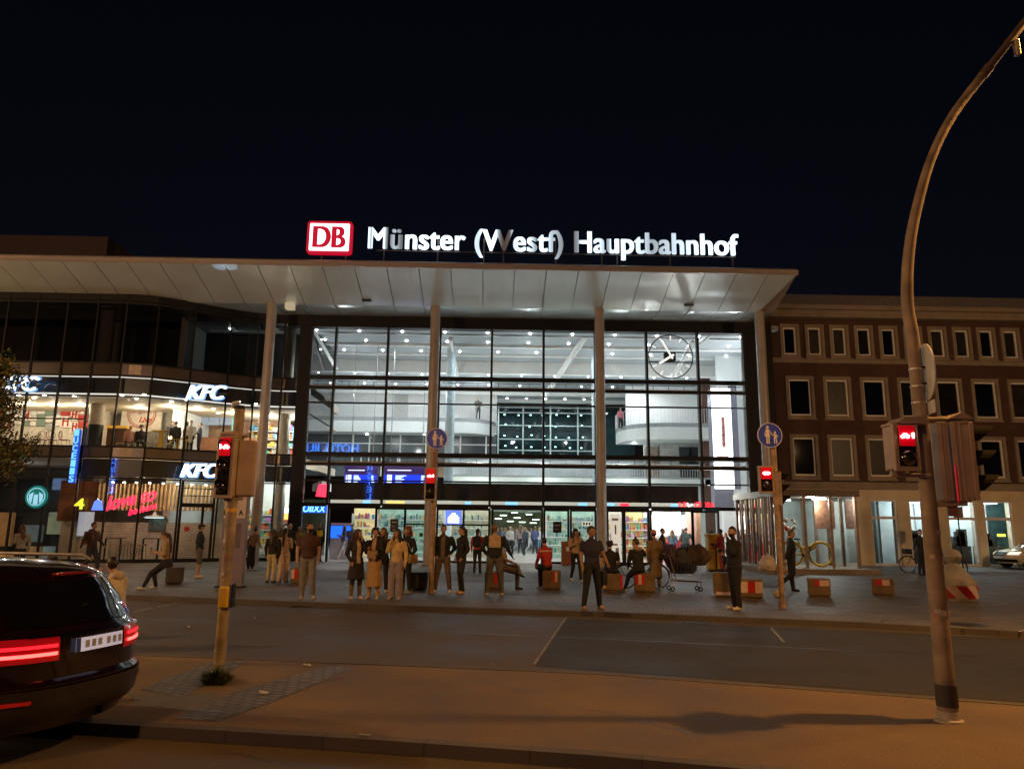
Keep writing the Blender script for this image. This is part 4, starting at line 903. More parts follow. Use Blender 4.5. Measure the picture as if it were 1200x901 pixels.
# ================================================================== BRICK BUILDING
BY = 38.0
BB = thing('brick_building', 'long dark red brick office building with pale framed windows right of the station', 'building', (27, BY, 0))
m_brick = brickmat('red_brick', (.105, .04, .028), (.08, .03, .021), (.085, .06, .045), .25, .077, .01, .85, .3)
m_stone = mat('pale_stone', (.29, .235, .175), .8, var=.15, scale=2, bump=.2)
m_stone2 = mat('ground_floor_stone', (.70, .57, .38), .75, var=.12, scale=1.2, bump=.15)
m_winw = mat('window_frame_white', (.78, .75, .7), .5, var=.05)
m_pane = mat('dark_window_pane', (.004, .005, .008), .04, var=.5, scale=.4, spec=.6)
wins = []
def bx(px, y=500): return at(px, y, BY).x
def bz(py, x=1000): return at(x, py, BY).z
r1z = (bz(419, 925), bz(380.3, 925)); r2z = (bz(490.5, 938), bz(441, 938)); r3z = (bz(561, 945), bz(509, 945))
c1 = [(925.3+28.55*k, 400) for k in range(16)]; s1 = (bx(937, 400)-bx(913.5, 400))
X1_ = [bx(925.3, 400)+k*(bx(1155, 400)-bx(925.3, 400))/8 for k in range(12)]
st2 = (bx(1154, 466)-bx(937, 466))/5; X2_ = [bx(937.5, 466)+k*st2 for k in range(14)]
st3 = (bx(1164, 535)-bx(942, 535))/5
X3_ = [bx(942.5, 535)+k*st2 for k in range(14)]
rows = [(X1_, r1z, .52), (X2_, r2z, .75), (X3_, r3z, .75)]
ZG = bz(573, 1100)-.05
# wall with real openings, built from strips
wl = MB(); xs0, xs1 = 14.36, 45.
def strips(z0, z1, holes):
    x = xs0
    for h0, h1 in holes:
        wl.box(x, h0, BY, BY+.4, z0, z1); x = h1
    wl.box(x, xs1, BY, BY+.4, z0, z1)
zcur = ZG
for Xs, (za, zb), hw in rows[::-1]:
    wl.box(xs0, xs1, BY, BY+.4, zcur, za+.12); strips(za+.12, zb-.12, [(x-hw+.14, x+hw-.14) for x in Xs]); zcur = zb-.12
zcn = bz(376, 1000); wl.box(xs0, xs1, BY, BY+.4, zcur, zcn)
wl.box(xs0, xs1, BY+12, BY+12.3, 0, zcn); wl.box(15.25, 15.5, BY+.41, BY+12, 0, zcn)
wl.build('wall', m_brick, BB)
inn = MB(); inn.box(15.6, xs1, BY+2.5, BY+2.6, ZG, zcn); inn.build('room_wall', mat('dark_room2', (.05, .045, .04), .9, var=.5, scale=.7), BB)
proto = {}; rwin = random.Random(31); panes = [mat('pane_curtain', (.03, .026, .022), .3, var=.4, scale=3), mat('pane_blind', (.018, .016, .015), .4, var=.5, scale=6), mat('pane_grey', (.015, .017, .02), .1, var=.6, scale=1.5), mat('pane_faint', (.012, .01, .009), .2, var=.6, scale=2)]
def window(x, za, zb, hw, key):
    if key not in proto:
        mb = MB(); f = .16
        for (a, b, c, d) in ((-hw, hw, zb-f, zb), (-hw, hw, za, za+f), (-hw, -hw+f, za+f, zb-f), (hw-f, hw, za+f, zb-f)): mb.box(a, b, BY-.1, BY+.05, c, d)
        mb.box(-hw-.04, hw+.04, BY-.16, BY+.05, za-.07, za-.002)
        sur = mb; fr = MB(); g = .09; h2 = hw-f; z0, z1 = za+f, zb-f
        for (a, b, c, d) in ((-h2, h2, z1-g, z1), (-h2, h2, z0, z0+g), (-h2, -h2+g, z0+g, z1-g), (h2-g, h2, z0+g, z1-g)): fr.box(a, b, BY+.02, BY+.12, c, d)
        pn = MB(); pn.box(-h2+g, h2-g, BY+.08, BY+.1, z0+g, z1-g)
        proto[key] = (sur, fr, pn)
        w = sur.build('window', m_stone, BB); a = fr.build('frame', m_winw, w); b = pn.build('pane', m_pane, w)
        for o in (w,): o.location = (0, 0, 0)
        off = Vector((0, 0, 0))
        w.location = Vector((x, 0, 0)); proto[key] = (w, a, b, x); return
    w, a, b, x0 = proto[key]; nw = w.copy(); COL.objects.link(nw); nw.location = Vector((x, 0, 0))
    for c in (a, b): nc = c.copy(); COL.objects.link(nc); nc.parent = nw
    q = rwin.random()
    if q < .5: nc.material_slots[0].link = 'OBJECT'; nc.material_slots[0].material = panes[int(q*8)]
for r_, (Xs, (za, zb), hw) in enumerate(rows):
    for x in Xs: window(x, za, zb, hw, r_)
# cornice, string course, roof band
mb = MB(); mb.box(xs0-.3, xs1, BY-.55, BY+.4, bz(375.5, 1000), bz(367.5, 1000)); mb.box(xs0-.3, xs1, BY-.75, BY+.4, bz(367.5, 1000)+.003, bz(362.5, 1000)); mb.build('cornice', m_stone, BB)
mb = MB(); mb.box(xs0, xs1, BY-.08, BY-.002, bz(425.5, 950), bz(420, 950)); mb.box(xs0, xs1, BY-.12, BY-.002, ZG, ZG+.35); mb.build('string_course', m_stone, BB)
mb = MB(); mb.prism([(BY-.6, bz(362.5, 1000)+.003), (BY-.5, bz(349.5, 1000)), (BY+9, bz(349.5, 1000)+1.0), (BY+9, bz(362.5, 1000))], xs0-.3, xs1, 'x'); mb.build('roof', mat('roof_metal', (.17, .15, .145), .6, .2, var=.15), BB)
# ground floor
gl = [(1022, 1053, 'dark'), (1067, 1096, 'lit'), (1112, 1146, 'lit'), (1155, 1188, 'lit2'), (1203, 1236, 'dark')]
gf = MB(); x = xs0+.32; ztop = bz(586, 1100)
for px0, px1, k in gl:
    a, b = at(px0, 620, BY).x, at(px1, 620, BY).x; gf.box(x, a, BY-.02, BY+.5, 0, ztop); x = b
gf.box(x, xs1, BY-.02, BY+.5, 0, ztop); gf.box(xs0+.32, xs1, BY-.02, BY+.5, ztop+.001, ZG-.001); gf.build('ground_floor_wall', m_stone2, BB)
for n_, (px0, px1, k) in enumerate(gl):
    a, b = at(px0, 620, BY).x, at(px1, 620, BY).x; zt = ztop-.85; mb = MB(); t_ = .09
    for q0, q1, z0, z1 in ((a, a+t_, 0, ztop), (b-t_, b, 0, ztop), (a+t_, b-t_, 0, .12), (a+t_, b-t_, ztop-t_, ztop), (a+t_, b-t_, zt-.14, zt)): mb.box(q0, q1, BY+.05, BY+.2, z0, z1)
    w = mb.build('shop_window', m_winw, BB); g = MB(); g.add([(a+t_, BY+.12, .12), (b-t_, BY+.12, .12), (b-t_, BY+.12, ztop-t_), (a+t_, BY+.12, ztop-t_)], [(0, 1, 2, 3)]); g.build('pane', m_glass, w, fix=False)
    r_ = MB(); r_.box(a-.2, b+.2, BY+2.6, BY+2.7, 0, ZG)
    if k == 'dark': r_.build('room_back', mat('dark_teal_room', (.02, .05, .05), .5, var=.5), w)
    else:
        r_.build('room_back', mat('lit_room', (.5, .58, .6), .6, var=.2, scale=1), w)
        pl_ = MB(); pl_.box(a+.1, b-.1, BY+.9, BY+1.9, ztop-.12, ztop-.08); pl_.build('ceiling_panel_light', emis('office_light', (.8, .95, 1), 5.5), w)
        dk = MB(); rr_ = random.Random(n_); dk.box(a, b, BY+.7, BY+1.2, .0, 1.0); 
        for q in range(4): xx = rr_.uniform(a, b-.5); dk.box(xx, xx+.45, BY+.8, BY+1.0, 1.0, rr_.uniform(1.3, 1.9))
        dk.build('reflected_silhouette', mat('dark_silhouette', (.04, .045, .05), .6), w)  # dark boxes standing in for cars reflected low in the pane
        if k == 'lit2':
            pp = at(1173, 627, BY+.6); e = MB(); e.box(pp.x-.2, pp.x+.2, BY+.55, BY+.6, pp.z-.06, pp.z+.06); e.build('yellow_lit_sign', emis('yellow_lit', (1, .8, .05), 3), w)
mb = MB(); mb.box(15.6, xs1, BY+2.75, BY+2.85, 0, ZG); mb.box(15.6, xs1, BY+.5, BY+2.8, ZG-.1, ZG-.01); mb.build('shop_shell', m_white, BB)
# ================================================================== PAVILION
PX0, PX1, PY0, PY1, PH = 12.0, 15.25, 31.0, 37.0-.4, 3.42
PV = thing('glass_pavilion', 'glass bicycle pavilion with brown upright fins and a low plinth', 'pavilion', (PX0, PY0, 0))
m_fin = mat('fin_bronze', (.24, .165, .115), .45, .4, var=.2)
mb = MB(); mb.box(PX0-1.0, PX1+.35, PY0-.9, PY1, 0, .22); mb.build('plinth', mat('plinth_stone', (.25, .2, .15), .8, bump=.2), PV)
mb = MB(); mb.box(PX0-.15, PX1+.1, PY0-.12, PY1, PH-.28, PH); mb.build('roof', mat('pav_roof', (.09, .06, .045), .5, .2), PV)
for k in range(8):
    y = PY0+.05+k*(PY1-PY0-.3)/7.; mb = MB(); mb.box(PX0-.1, PX0+.02, y, y+.09, .22, PH-.28); mb.build('fin', m_fin, PV)
for x in (PX0+.0, PX0+.95, PX0+2.05, PX1-.12):
    mb = MB(); mb.box(x, x+.1, PY0-.07, PY0-.005, .22, PH-.28); mb.build('front_post', m_fin, PV)
for x0, x1 in ((PX0+.1, PX0+.95), (PX0+1.05, PX0+2.05), (PX0+2.15, PX1-.12)):
    mb = MB(); mb.add([(x0, PY0, .22), (x1, PY0, .22), (x1, PY0, PH-.28), (x0, PY0, PH-.28)], [(0, 1, 2, 3)]); mb.build('front_glass', m_glass, PV, fix=False)
mb = MB(); mb.add([(PX0+.05, PY0+.1, .22), (PX0+.05, PY1, .22), (PX0+.05, PY1, PH-.28), (PX0+.05, PY0+.1, PH-.28)], [(0, 1, 2, 3)]); mb.build('side_glass', m_glass, PV, fix=False)
mb = MB(); mb.add([(PX1-.03, PY0+.1, .22), (PX1-.03, PY1, .22), (PX1-.03, PY1, PH-.28), (PX1-.03, PY0+.1, PH-.28)], [(0, 1, 2, 3)]); mb.build('side_glass', m_glassclear, PV, fix=False)
for k in range(5):
    y = PY0+.05+k*(PY1-PY0-.3)/4.; mb = MB(); mb.box(PX1-.1, PX1, y, y+.08, .22, PH-.28); mb.build('fin', m_fin, PV)
mb = MB(); mb.box(PX0+.1, PX1-.1, PY1-.1, PY1-.05, .22, PH-.28); mb.build('rear_wall', mat('pav_wall', (.34, .37, .36), .5, var=.3, scale=1.5), PV)
for (x, y) in ((12.8, 33), (14.2, 32.2), (13.6, 34.6)):
    mb = MB(); mb.rbox(x-.3, x+.3, y-.06, y+.06, PH-.36, PH-.29, .01); mb.build('tube_light', emis('cool_tube', (.85, .97, 1), 7), PV)
mb = MB(); a = at(968, 610, 32.6); mb.box(a.x-.5, a.x+.35, 32.5, 32.55, a.z-.35, a.z+.9); mb.build('notice_board', mat('notice_brown', (.22, .09, .05), .6, var=.4, scale=6), PV)
rnd = random.Random(8); mb = MB()
for k in range(26): mb.ell((PX0+.3+rnd.uniform(0, .7), PY0+1.2+rnd.uniform(-.2, .2), 1.3+rnd.uniform(0, .9)), rnd.uniform(.05, .13), 7, 5, rnd.randrange(3))
mb.build('hanging_decoration', [mat('deco_gold', (.5, .3, .1), .4), mat('deco_red', (.45, .08, .05), .4), mat('deco_cream', (.6, .5, .4), .4)], PV)
# ---------------- bicycles
def bicycle(name, label, loc, rz, frame, tyre=None, R_=.34, group='bicycles', basket=False, s=1.0, th=1.0):
    t = thing(name, label, 'bicycle', loc, rz, group, local=True); t.scale = (s, s, s)
    tyre = tyre or mat('tyre_black', (.02, .02, .02), .8)
    for x in (-.52, .52):
        w = MB(); w.torus((x, 0, R_), R_, .02*th, 'y', 36, 8); ww = w.build('wheel', tyre, t, True)
        sp = MB()
        for k in range(14): a = k*2*math.pi/14; sp.tube([(x, 0, R_), (x+math.cos(a)*(R_-.02), 0, R_+math.sin(a)*(R_-.02))], .002, 3)
        sp.tube([(x, -.04, R_), (x, .04, R_)], .02, 8); sp.build('spokes', m_steel, ww)
        fd = MB(); fd.torus((x, 0, R_), R_+.03, .014, 'y', 14, 6, 0, R(20) if x < 0 else R(10), R(150) if x < 0 else R(140)); fd.build('mudguard', frame, t, True)
    f = MB(); bb = (-.1, 0, R_-.05); st = (-.22, 0, .82); hd = (.34, 0, .78); hb = (.36, 0, .68)
    for a, b in ((bb, st), (bb, hb), ((-.19, 0, .62), (.35, 0, .72)), (bb, (-.52, 0, R_)), ((-.2, 0, .7), (-.52, 0, R_))): f.tube([a, b], .016*th, 8)
    f.tube([hb, hd, (.38, 0, .62), (.52, 0, R_)], .014, 8); f.build('frame', frame, t, True)
    h = MB(); h.tube([(.34, 0, .78), (.3, 0, .98)], .012, 8); h.tube([(.16, -.27, 1.0), (.25, -.2, 1.02), (.31, 0, 1.0), (.25, .2, 1.02), (.16, .27, 1.0)], .011, 8); h.build('handlebar', m_steel, t, True)
    sd = MB(); sd.tube([(-.22, 0, .8), (-.24, 0, .92)], .012, 8); sd.ell((-.26, 0, .95), (.14, .075, .04), 12, 6); sd.build('saddle', m_black, t, True)
    p = MB(); p.tube([(-.1, -.05, R_-.05), (-.1, .05, R_-.05)], .05, 12); p.tube([(-.1, -.06, R_-.05), (-.02, -.06, R_-.2)], .01, 6); p.tube([(-.1, .06, R_-.05), (-.18, .06, R_+.1)], .01, 6)
    p.box(-.06, .03, -.14, -.06, R_-.22, R_-.2); p.box(-.23, -.13, .06, .14, R_+.09, R_+.11); p.build('pedals', m_black, t)
    r_ = MB(); 
    for y in (-.06, .06): r_.tube([(-.25, y, .72), (-.75, y, .72), (-.52, y*1.1, R_)], .008, 6)
    r_.build('carrier', m_black, t)
    l_ = MB(); l_.ell((.42, 0, .8), (.04, .04, .04), 8, 6); l_.build('headlight', m_steel, t, True)
    if basket:
        b = MB(); b.rbox(.36, .66, -.17, .17, .78, 1.0, .02); b.build('basket', m_black, t)
    return t
g = gnd(1077, 671); bicycle('bicycle', 'black bicycle with basket standing left of the big lamp post before the shop windows', (g.x+.1, g.y, 0), R(172), mat('bike_black', (.02, .02, .025), .4), basket=True, group='bicycles parked before the brick building')
g = gnd(1116, 678); bicycle('bicycle', 'dark red bicycle standing right of the big lamp post behind the concrete bollard', (g.x, g.y, 0), R(20), mat('bike_red', (.12, .02, .03), .4), group='bicycles parked before the brick building')
yb = bicycle('bicycle', 'yellow bicycle on display inside the glass pavilion', (PX0+1.35, PY0+.9, .28), R(-12), mat('bike_yellow', (.6, .34, .02), .4), mat('tyre_yellow', (.6, .34, .02), .5), R_=.42, s=1.15, group='displayed bicycle', th=2.3)
g = gnd(771, 690); bicycle('bicycle', 'black bicycle half hidden behind the seated person in the dark hoodie, beside the loaded cart', (g.x-.42, g.y+.25, 0), R(8), mat('bike_black', (.02, .02, .025), .4), group='bicycle by the cart')
# ================================================================== STREET FURNITURE
m_sig = mat('signal_grey_housing', (.36, .28, .22), .5, .1, var=.15, scale=5)
m_lensdk = mat('lens_off', (.015, .012, .01), .12, coat=1.0, var=0)
m_redlens = emis('red_lamp', (1, .012, .02), 14); m_redglow = mat('red_lens_lit', (.3, .0, .01), .3, em=(1, .0, .01), es=.28, var=0)
m_sym = emis('symbol_hot', (1, .45, .45), 22)
def bikesym(mb, c, s, flip=1, m=0):
    """bicycle symbol in the x-z plane at c, width s, facing -y"""
    x, y, z = c; f = flip; k = s
    for dx in (-.26, .20): mb.torus((x+f*dx*k, y, z-.08*k), .135*k, .035*k, 'y', 16, 5, m)
    for a, b in (((-.26, -.08), (-.1, .14)), ((-.1, .14), (.12, .14)), ((.12, .14), (.2, -.08)), ((-.1, .14), (-.02, -.08)), ((-.02, -.08), (.12, .14)), ((-.26, -.08), (-.02, -.08)), ((.12, .14), (.1, .24)), ((-.14, .2), (-.05, .2))):
        mb.tube([(x+f*a[0]*k, y, z+a[1]*k), (x+f*b[0]*k, y, z+b[1]*k)], .03*k, 5, m)
def walksym(mb, c, s, m=0):
    x, y, z = c; mb.ell((x, y, z+.26*s), (.07*s, .02, .07*s), 8, 6, m); mb.tube([(x, y, z+.2*s), (x, y, z-.05*s)], [.09*s, .06*s], 6, m)
    for q in (-.06, .06): mb.tube([(x+q*.5*s, y, z-.02*s), (x+q*s, y, z-.3*s)], .035*s, 5, m)
    for q in (-.12, .12): mb.tube([(x+q*.6*s, y, z+.16*s), (x+q*1.2*s, y, z-.04*s)], .028*s, 5, m)
def signal(parent, c, w, h, d, n, lit=0, sym='bike', rz=0, name='signal_head', hood=True, side=False):
    """signal head with n round or square lenses; front faces local -y"""
    T = Matrix.Translation(c) @ Matrix.Rotation(rz, 4, 'Z')
    mb = MB(); mb.T = T; mb.rbox(-w/2, w/2, 0, d, -h/2, h/2, .02)
    mb.rbox(-w/2-.015, w/2+.015, -.03, .02, -h/2-.02, h/2+.02, .012); mb.rbox(-w/2-.01, w/2+.01, .02, d+.01, h/2, h/2+.03, .01)
    for k in range(3): mb.tube([(-w/2+.02+(w-.04)*k/2, d+.0, -h/2), (-w/2+.02+(w-.04)*k/2, d+.0, h/2)], .018, 6)
    hd = mb.build(name, m_sig, parent)
    bp = MB(); bp.T = T; bp.box(-w/2+.03, w/2-.03, -.038, -.031, -h/2+.03, h/2-.03); bp.build('backplate', mat('signal_black', (.007, .006, .006), .85, spec=.1), hd)
    for k in range(n):
        zc = h/2-h/n*(k+.5); r = min(w, h/n)*.36; L_ = MB(); L_.T = T
        if k == lit:
            L_.rbox(-w/2+.035, w/2-.035, -.05, -.036, zc-h/n*.46, zc+h/n*.46, .005); ln = L_.build('red_lens', m_redglow, hd)
            S = MB(); S.T = T
            if sym == 'bike': bikesym(S, (0, -.062, zc), w*.62)
            elif sym == 'both': bikesym(S, (-w*.10, -.062, zc), w*.46); walksym(S, (w*.24, -.062, zc), w*.38)
            elif sym == 'both_l': bikesym(S, (w*.10, -.062, zc), w*.46, -1); walksym(S, (-w*.24, -.062, zc), w*.38)
            elif sym == 'blob':
                S.ell((-w*.1, -.062, zc), (w*.16, .02, w*.1), 12, 8); S.ell((w*.1, -.062, zc), (w*.16, .02, w*.1), 12, 8)
            S.build('lit_symbol', m_sym, ln)
        else:
            L_.ell((0, -.04, zc), (r, .05, r), 20, 10); L_.build('dark_lens', m_lensdk, hd, True)
        if hood:
            H = MB(); H.T = T; pts = [R(-10+200*i/10) for i in range(11)]; vs = []; fs = []; rr = r*1.12
            for q in pts: vs += [(rr*math.cos(q), -.04, zc+rr*math.sin(q)), (rr*math.cos(q), -.04-r*1.2*max(.25, math.sin(q)), zc+rr*math.sin(q))]
            fs = [(2*i, 2*i+2, 2*i+3, 2*i+1) for i in range(10)]; H.add(vs, fs); H.build('hood', mat('signal_black', (.007, .006, .006), .85, spec=.1), hd, fix=False)
    return hd
def hoods_side(parent, c, w, h, n, rz):
    T = Matrix.Translation(c) @ Matrix.Rotation(rz, 4, 'Z')
    hd = signal(parent, c, w, h, .16, n, -1, rz=rz, hood=False)
    for k in range(n):
        zc = h/2-h/n*(k+.5); H = MB(); H.T = T; r = min(w, h/n)*.46; L = r*2.0; vs = []; fs = []
        for i in range(13):
            q = R(-25+230*i/12)
            vs += [(r*math.cos(q), -.03, zc+r*math.sin(q)), (r*math.cos(q), -.03-L*max(.2, .45+.55*math.sin(q)), zc+r*math.sin(q)+.0)]
        fs = [(2*i, 2*i+2, 2*i+3, 2*i+1) for i in range(12)]; H.add(vs, fs); H.build('hood', mat('signal_black', (.007, .006, .006), .85, spec=.1), hd, fix=False)
m_bluesign = mat('sign_blue', (.02, .07, .75), .35, var=.05); m_symb = mat('sign_white_print', (.85, .8, .78), .5, var=.05)
def pedsign(parent, c, r):
    x, y, z = c; mb = MB(); mb.lathe([(r, -.01), (r, .01)], (0, 0, 0), 40); mb.v = [(x+v[0], y+v[2], z+v[1]) for v in mb.v]; s = mb.build('round_sign', m_bluesign, parent)
    mb = MB(); mb.torus((x, y-.012, z), r*.96, r*.03, 'y', 40, 5); 
    def blob(pts): mb.prism([(x+a*r, z+b*r) for a, b in pts], y-.02, y-.013, 'y')
    # adult with skirt, holding a child's hand
    mb.ell((x-.18*r, y-.016, z+.62*r), (.11*r, .006, .12*r), 12, 8)
    blob([(-.3, .48), (-.08, .48), (-.05, .2), (.02, -.12), (-.42, -.12), (-.3, .2)])
    blob([(-.3, -.12), (-.2, -.12), (-.2, -.68), (-.3, -.68)]); blob([(-.14, -.12), (-.05, -.12), (-.05, -.68), (-.14, -.68)])
    blob([(-.1, .46), (-.04, .42), (.24, .02), (.18, -.02)]); blob([(-.3, .46), (-.34, .4), (-.46, .0), (-.4, -.02)])
    mb.ell((x+.4*r, y-.016, z+.22*r), (.09*r, .006, .1*r), 12, 8)
    blob([(.3, .1), (.5, .1), (.52, -.3), (.3, -.3)]); blob([(.31, -.3), (.39, -.3), (.37, -.66), (.29, -.66)]); blob([(.44, -.3), (.52, -.3), (.55, -.66), (.47, -.66)])
    blob([(.3, .1), (.32, .02), (.2, -.04), (.18, .02)]); blob([(.5, .1), (.48, .02), (.62, -.16), (.66, -.1)])
    mb.build('pedestrian_symbol', m_symb, s)
def stickers(parent, x, y, z0, z1, r, n, seed):
    rn = random.Random(seed)
    for k in range(n):
        a = rn.uniform(-1.2, 1.2); z = rn.uniform(z0, z1); w = rn.uniform(.018, .036); mb = MB(); c, s = math.sin(a), -math.cos(a); R_ = r+.004; t = Vector((-s, c, 0))
        P = Vector((x+c*R_, y+s*R_, z)); vs = [P+t*w*q+Vector((0, 0, w*u)) for q, u in ((-1, -.7), (1, -.8), (1, .7), (-.9, .8))]
        mb.add(vs, [(0, 1, 2, 3)]); mb.build('sticker', mat('sticker_%d' % (k % 5), [(.45, .4, .36), (.3, .16, .12), (.3, .28, .3), (.5, .38, .2), (.2, .2, .22)][k % 5], .6), parent, fix=False)
# --- big curved lamp post with signal cluster, right
g = gnd(1112, 845); BP = thing('curved_lamp_post', 'tall curved lamp post with bicycle signal cluster at the right', 'lamp post', (g.x, g.y, 0)); gx, gy = g.x, g.y
pts = [at(x, y, 7.42) for x, y in [(1112, 845), (1104, 780), (1095, 700), (1086, 620), (1078, 560), (1072, 480), (1067.5, 400), (1066, 350), (1068.5, 290), (1079, 235), (1095, 182), (1120, 132), (1161, 78)]]
pts[0].z = 0
pts = [Vector((gx+(p.x-gx)*(1 if i > 6 else (p.x-gx and 0.0)), gy, p.z)) for i, p in enumerate(pts)]
pts[6].x = gx-.0
smooth = []
def catmull(P, n=5):
    out = []
    for i in range(len(P)-1):
        p0, p1, p2, p3 = P[max(i-1, 0)], P[i], P[i+1], P[min(i+2, len(P)-1)]
        for k in range(n):
            t = k/n; out.append(.5*((2*p1)+(-p0+p2)*t+(2*p0-5*p1+4*p2-p3)*t*t+(-p0+3*p1-3*p2+p3)*t**3))
    return out+[P[-1]]
cp = catmull(pts); n_ = len(cp)
mb = MB(); mb.tube([cp[0], (gx, gy, .8), (gx, gy, 1.5)], [.094, .086, .081], 20)
z_ = [max(.048, .081-.0075*max(0, p.z-1.5)) for p in cp]
mb.tube([p for p in cp if p.z > 1.4], [r for p, r in zip(cp, z_) if p.z > 1.4], 20)
mb.build('pole', mat('pole_worn_paint', (.24, .185, .135), .6, .1, var=.45, scale=4, bump=.25, bscale=12), BP, True)
mb = MB(); mb.tube([(gx, gy, .14), (gx, gy, .34)], .098, 24); mb.build('dark_collar', mat('collar_dark', (.03, .028, .025), .6), BP)
mb = MB(); mb.lathe([(.13, 0), (.128, .02), (.102, .03), (.098, .1)], (gx, gy, 0), 24); mb.build('base_flange', m_conc, BP, True)
e = cp[-1]; e2 = at(1215, 8, 7.42); e3 = at(1330, -130, 7.42); d = (e2-e).normalized()
mb = MB(); mb.tube([e-d*.12, e+d*.03], .056, 12); mb.tube([e-d*.05, e2, e3, e3+Vector((.6, 0, .15))], .043, 12); mb.build('arm', mat('arm_dark_paint', (.14, .10, .08), .5, .3), BP, True)
LH = e3+Vector((1.0, 0, .15)); mb = MB(); mb.ell(LH, (.45, .16, .1), 16, 8); mb.build('lantern', m_steel, BP, True); mb = MB(); mb.ell(LH-Vector((0, 0, .05)), (.32, .12, .09), 16, 8); mb.build('lantern_glass', emis('street_lamp_glow', (1, .62, .25), 30), BP, True)
hk = at(1190, 55, 7.42); mb = MB(); mb.rbox(hk.x-.02, hk.x+.03, 7.38, 7.44, hk.z-.12, hk.z+.08, .008); mb.build('arm_clip', m_steel, BP)
stickers(BP, gx, gy, .9, 2.1, .083, 14, 4)
c = at(1061, 524, gy-.18); signal(BP, c, .23, .44, .2, 2, 0, 'both', rz=R(0), hood=False)
mb = MB(); a = at(1044, 524, gy-.0); 
for k in range(3): x = a.x-.05+k*.045; mb.rbox(x-.02, x+.025, gy-.2+k*.0, gy-.02, c.z-.22, c.z+.22, .012)
mb.build('side_housing', m_sig, BP)
mb = MB(); t0 = at(1063, 494, gy-.1); mb.prism([(t0.x-.17, c.z+.24), (t0.x+.16, c.z+.24), (t0.x+.1, c.z+.3), (t0.x-.1, c.z+.3)], gy-.25, gy+.05, 'y'); mb.build('rain_cover', m_sig, BP)
mb = MB(); mb.rbox(c.x-.12, gx, gy-.1, gy-.05, c.z-.29, c.z-.25, .01); mb.build('lower_bracket', m_sig, BP)
# right cluster seen from behind and the side
for px, w_, nm3 in ((1101, .10, 'a'), (1120, .15, 'b')):
    a = at(px, 540, gy+.05); mb = MB(); mb.rbox(a.x-w_/2, a.x+w_/2, gy-.06, gy+.14, at(px, 588, gy).z, at(px, 495, gy).z, .02)
    for k in range(3): mb.tube([(a.x-w_/2+.02+k*(w_-.04)/2, gy-.07, at(px, 588, gy).z+.01), (a.x-w_/2+.02+k*(w_-.04)/2, gy-.07, at(px, 495, gy).z-.01)], .014, 6)
    mb.build('signal_rear_housing', m_sig, BP)
mb = MB(); mb.tube([at(1078, 490, gy-.02), at(1095, 491, gy-.02), at(1132, 490, gy-.02)], .022, 8); mb2 = MB(); mb2.tube([at(1085, 592, gy-.02), at(1133, 590, gy-.02)], .022, 8); mb2.build('under_bracket', m_sig, BP, True); mb.prism([(at(1105, 492, gy).x, at(1105, 492, gy).z), (at(1134, 492, gy).x, at(1134, 492, gy).z), (at(1122, 486, gy).x, at(1122, 484, gy).z)], gy-.1, gy+.15, 'y'); mb.build('upper_bracket', m_sig, BP, True)
hs_ = MB()
a = at(1136, 541, gy+.05); zt_ = at(1145, 500, gy).z; zb_ = at(1150, 582, gy).z
hoods_side(BP, (a.x-.02, gy+.03, (zt_+zb_)/2), .26, (zt_-zb_)*1.05, 3, R(75))
# red and yellow light glimpses between the housings
mb = MB(); a = at(1116, 560, gy-.02); mb.box(a.x-.003, a.x+.003, gy-.09, gy-.075, at(1116, 588, gy).z, at(1116, 545, gy).z); mb.build('red_light_slit', emis('red_dim', (1, .02, .02), .35), BP)
mb = MB(); a = at(1110, 564, gy-.02); mb.box(a.x-.035, a.x+.03, gy-.0, gy+.01, a.z-.005, a.z+.005); mb.build('yellow_light_slit', emis('yellow_dim', (1, .7, .05), 3), BP)
a = at(1117, 598, gy); mb = MB(); mb.box(a.x-.05, a.x+.05, gy+.0, gy+.02, a.z-.06, a.z+.05); mb.build('small_plate', mat('plate_brown', (.2, .12, .1), .5), BP)
mb = MB()
for z in (at(1072, 433, gy).z, at(1072, 453, gy).z, at(1072, 472, gy).z): mb.tube([(gx, gy, z-.008), (gx, gy, z+.008)], .081-.0075*(z-1.5)+.004, 20)
mb.build('steel_band', m_steel, BP, True)
a = at(1085, 436, gy-.06); mb = MB(); mb.T = Matrix.Translation(a) @ Matrix.Rotation(R(72), 4, 'Z'); mb.lathe([(.26, -.008), (.26, .008)], (0, 0, 0), 32); mb.v = [tuple(v) for v in mb.v]
mb = MB(); hh_ = (at(1085, 402, gy).z-at(1085, 467, gy).z)/2; T = Matrix.Translation(a) @ Matrix.Rotation(R(77), 4, 'Z')
q_ = MB(); q_.T = T; q_.prism([(hh_*.92*math.cos(t), hh_*math.sin(t)) for t in [2*math.pi*i/32 for i in range(32)]], -.006, .006, 'y'); q_.build('round_sign_rear', mat('sign_back_alu', (.62, .64, .64), .4, .2), BP)
a2 = at(1088, 478, gy-.06); q_ = MB(); q_.T = Matrix.Translation(a2) @ Matrix.Rotation(R(77), 4, 'Z'); q_.box(-.2, .2, -.005, .005, -.07, .06); q_.build('plate_sign_rear', MATS['sign_back_alu'], BP)
mb = MB(); mb.tube([(gx, gy-.05, a.z+.05), (a.x, gy-.07, a.z+.05)], .012, 6); mb.tube([(gx, gy-.05, a.z-.12), (a.x, gy-.07, a.z-.12)], .012, 6); mb.build('sign_bracket', m_black, BP)
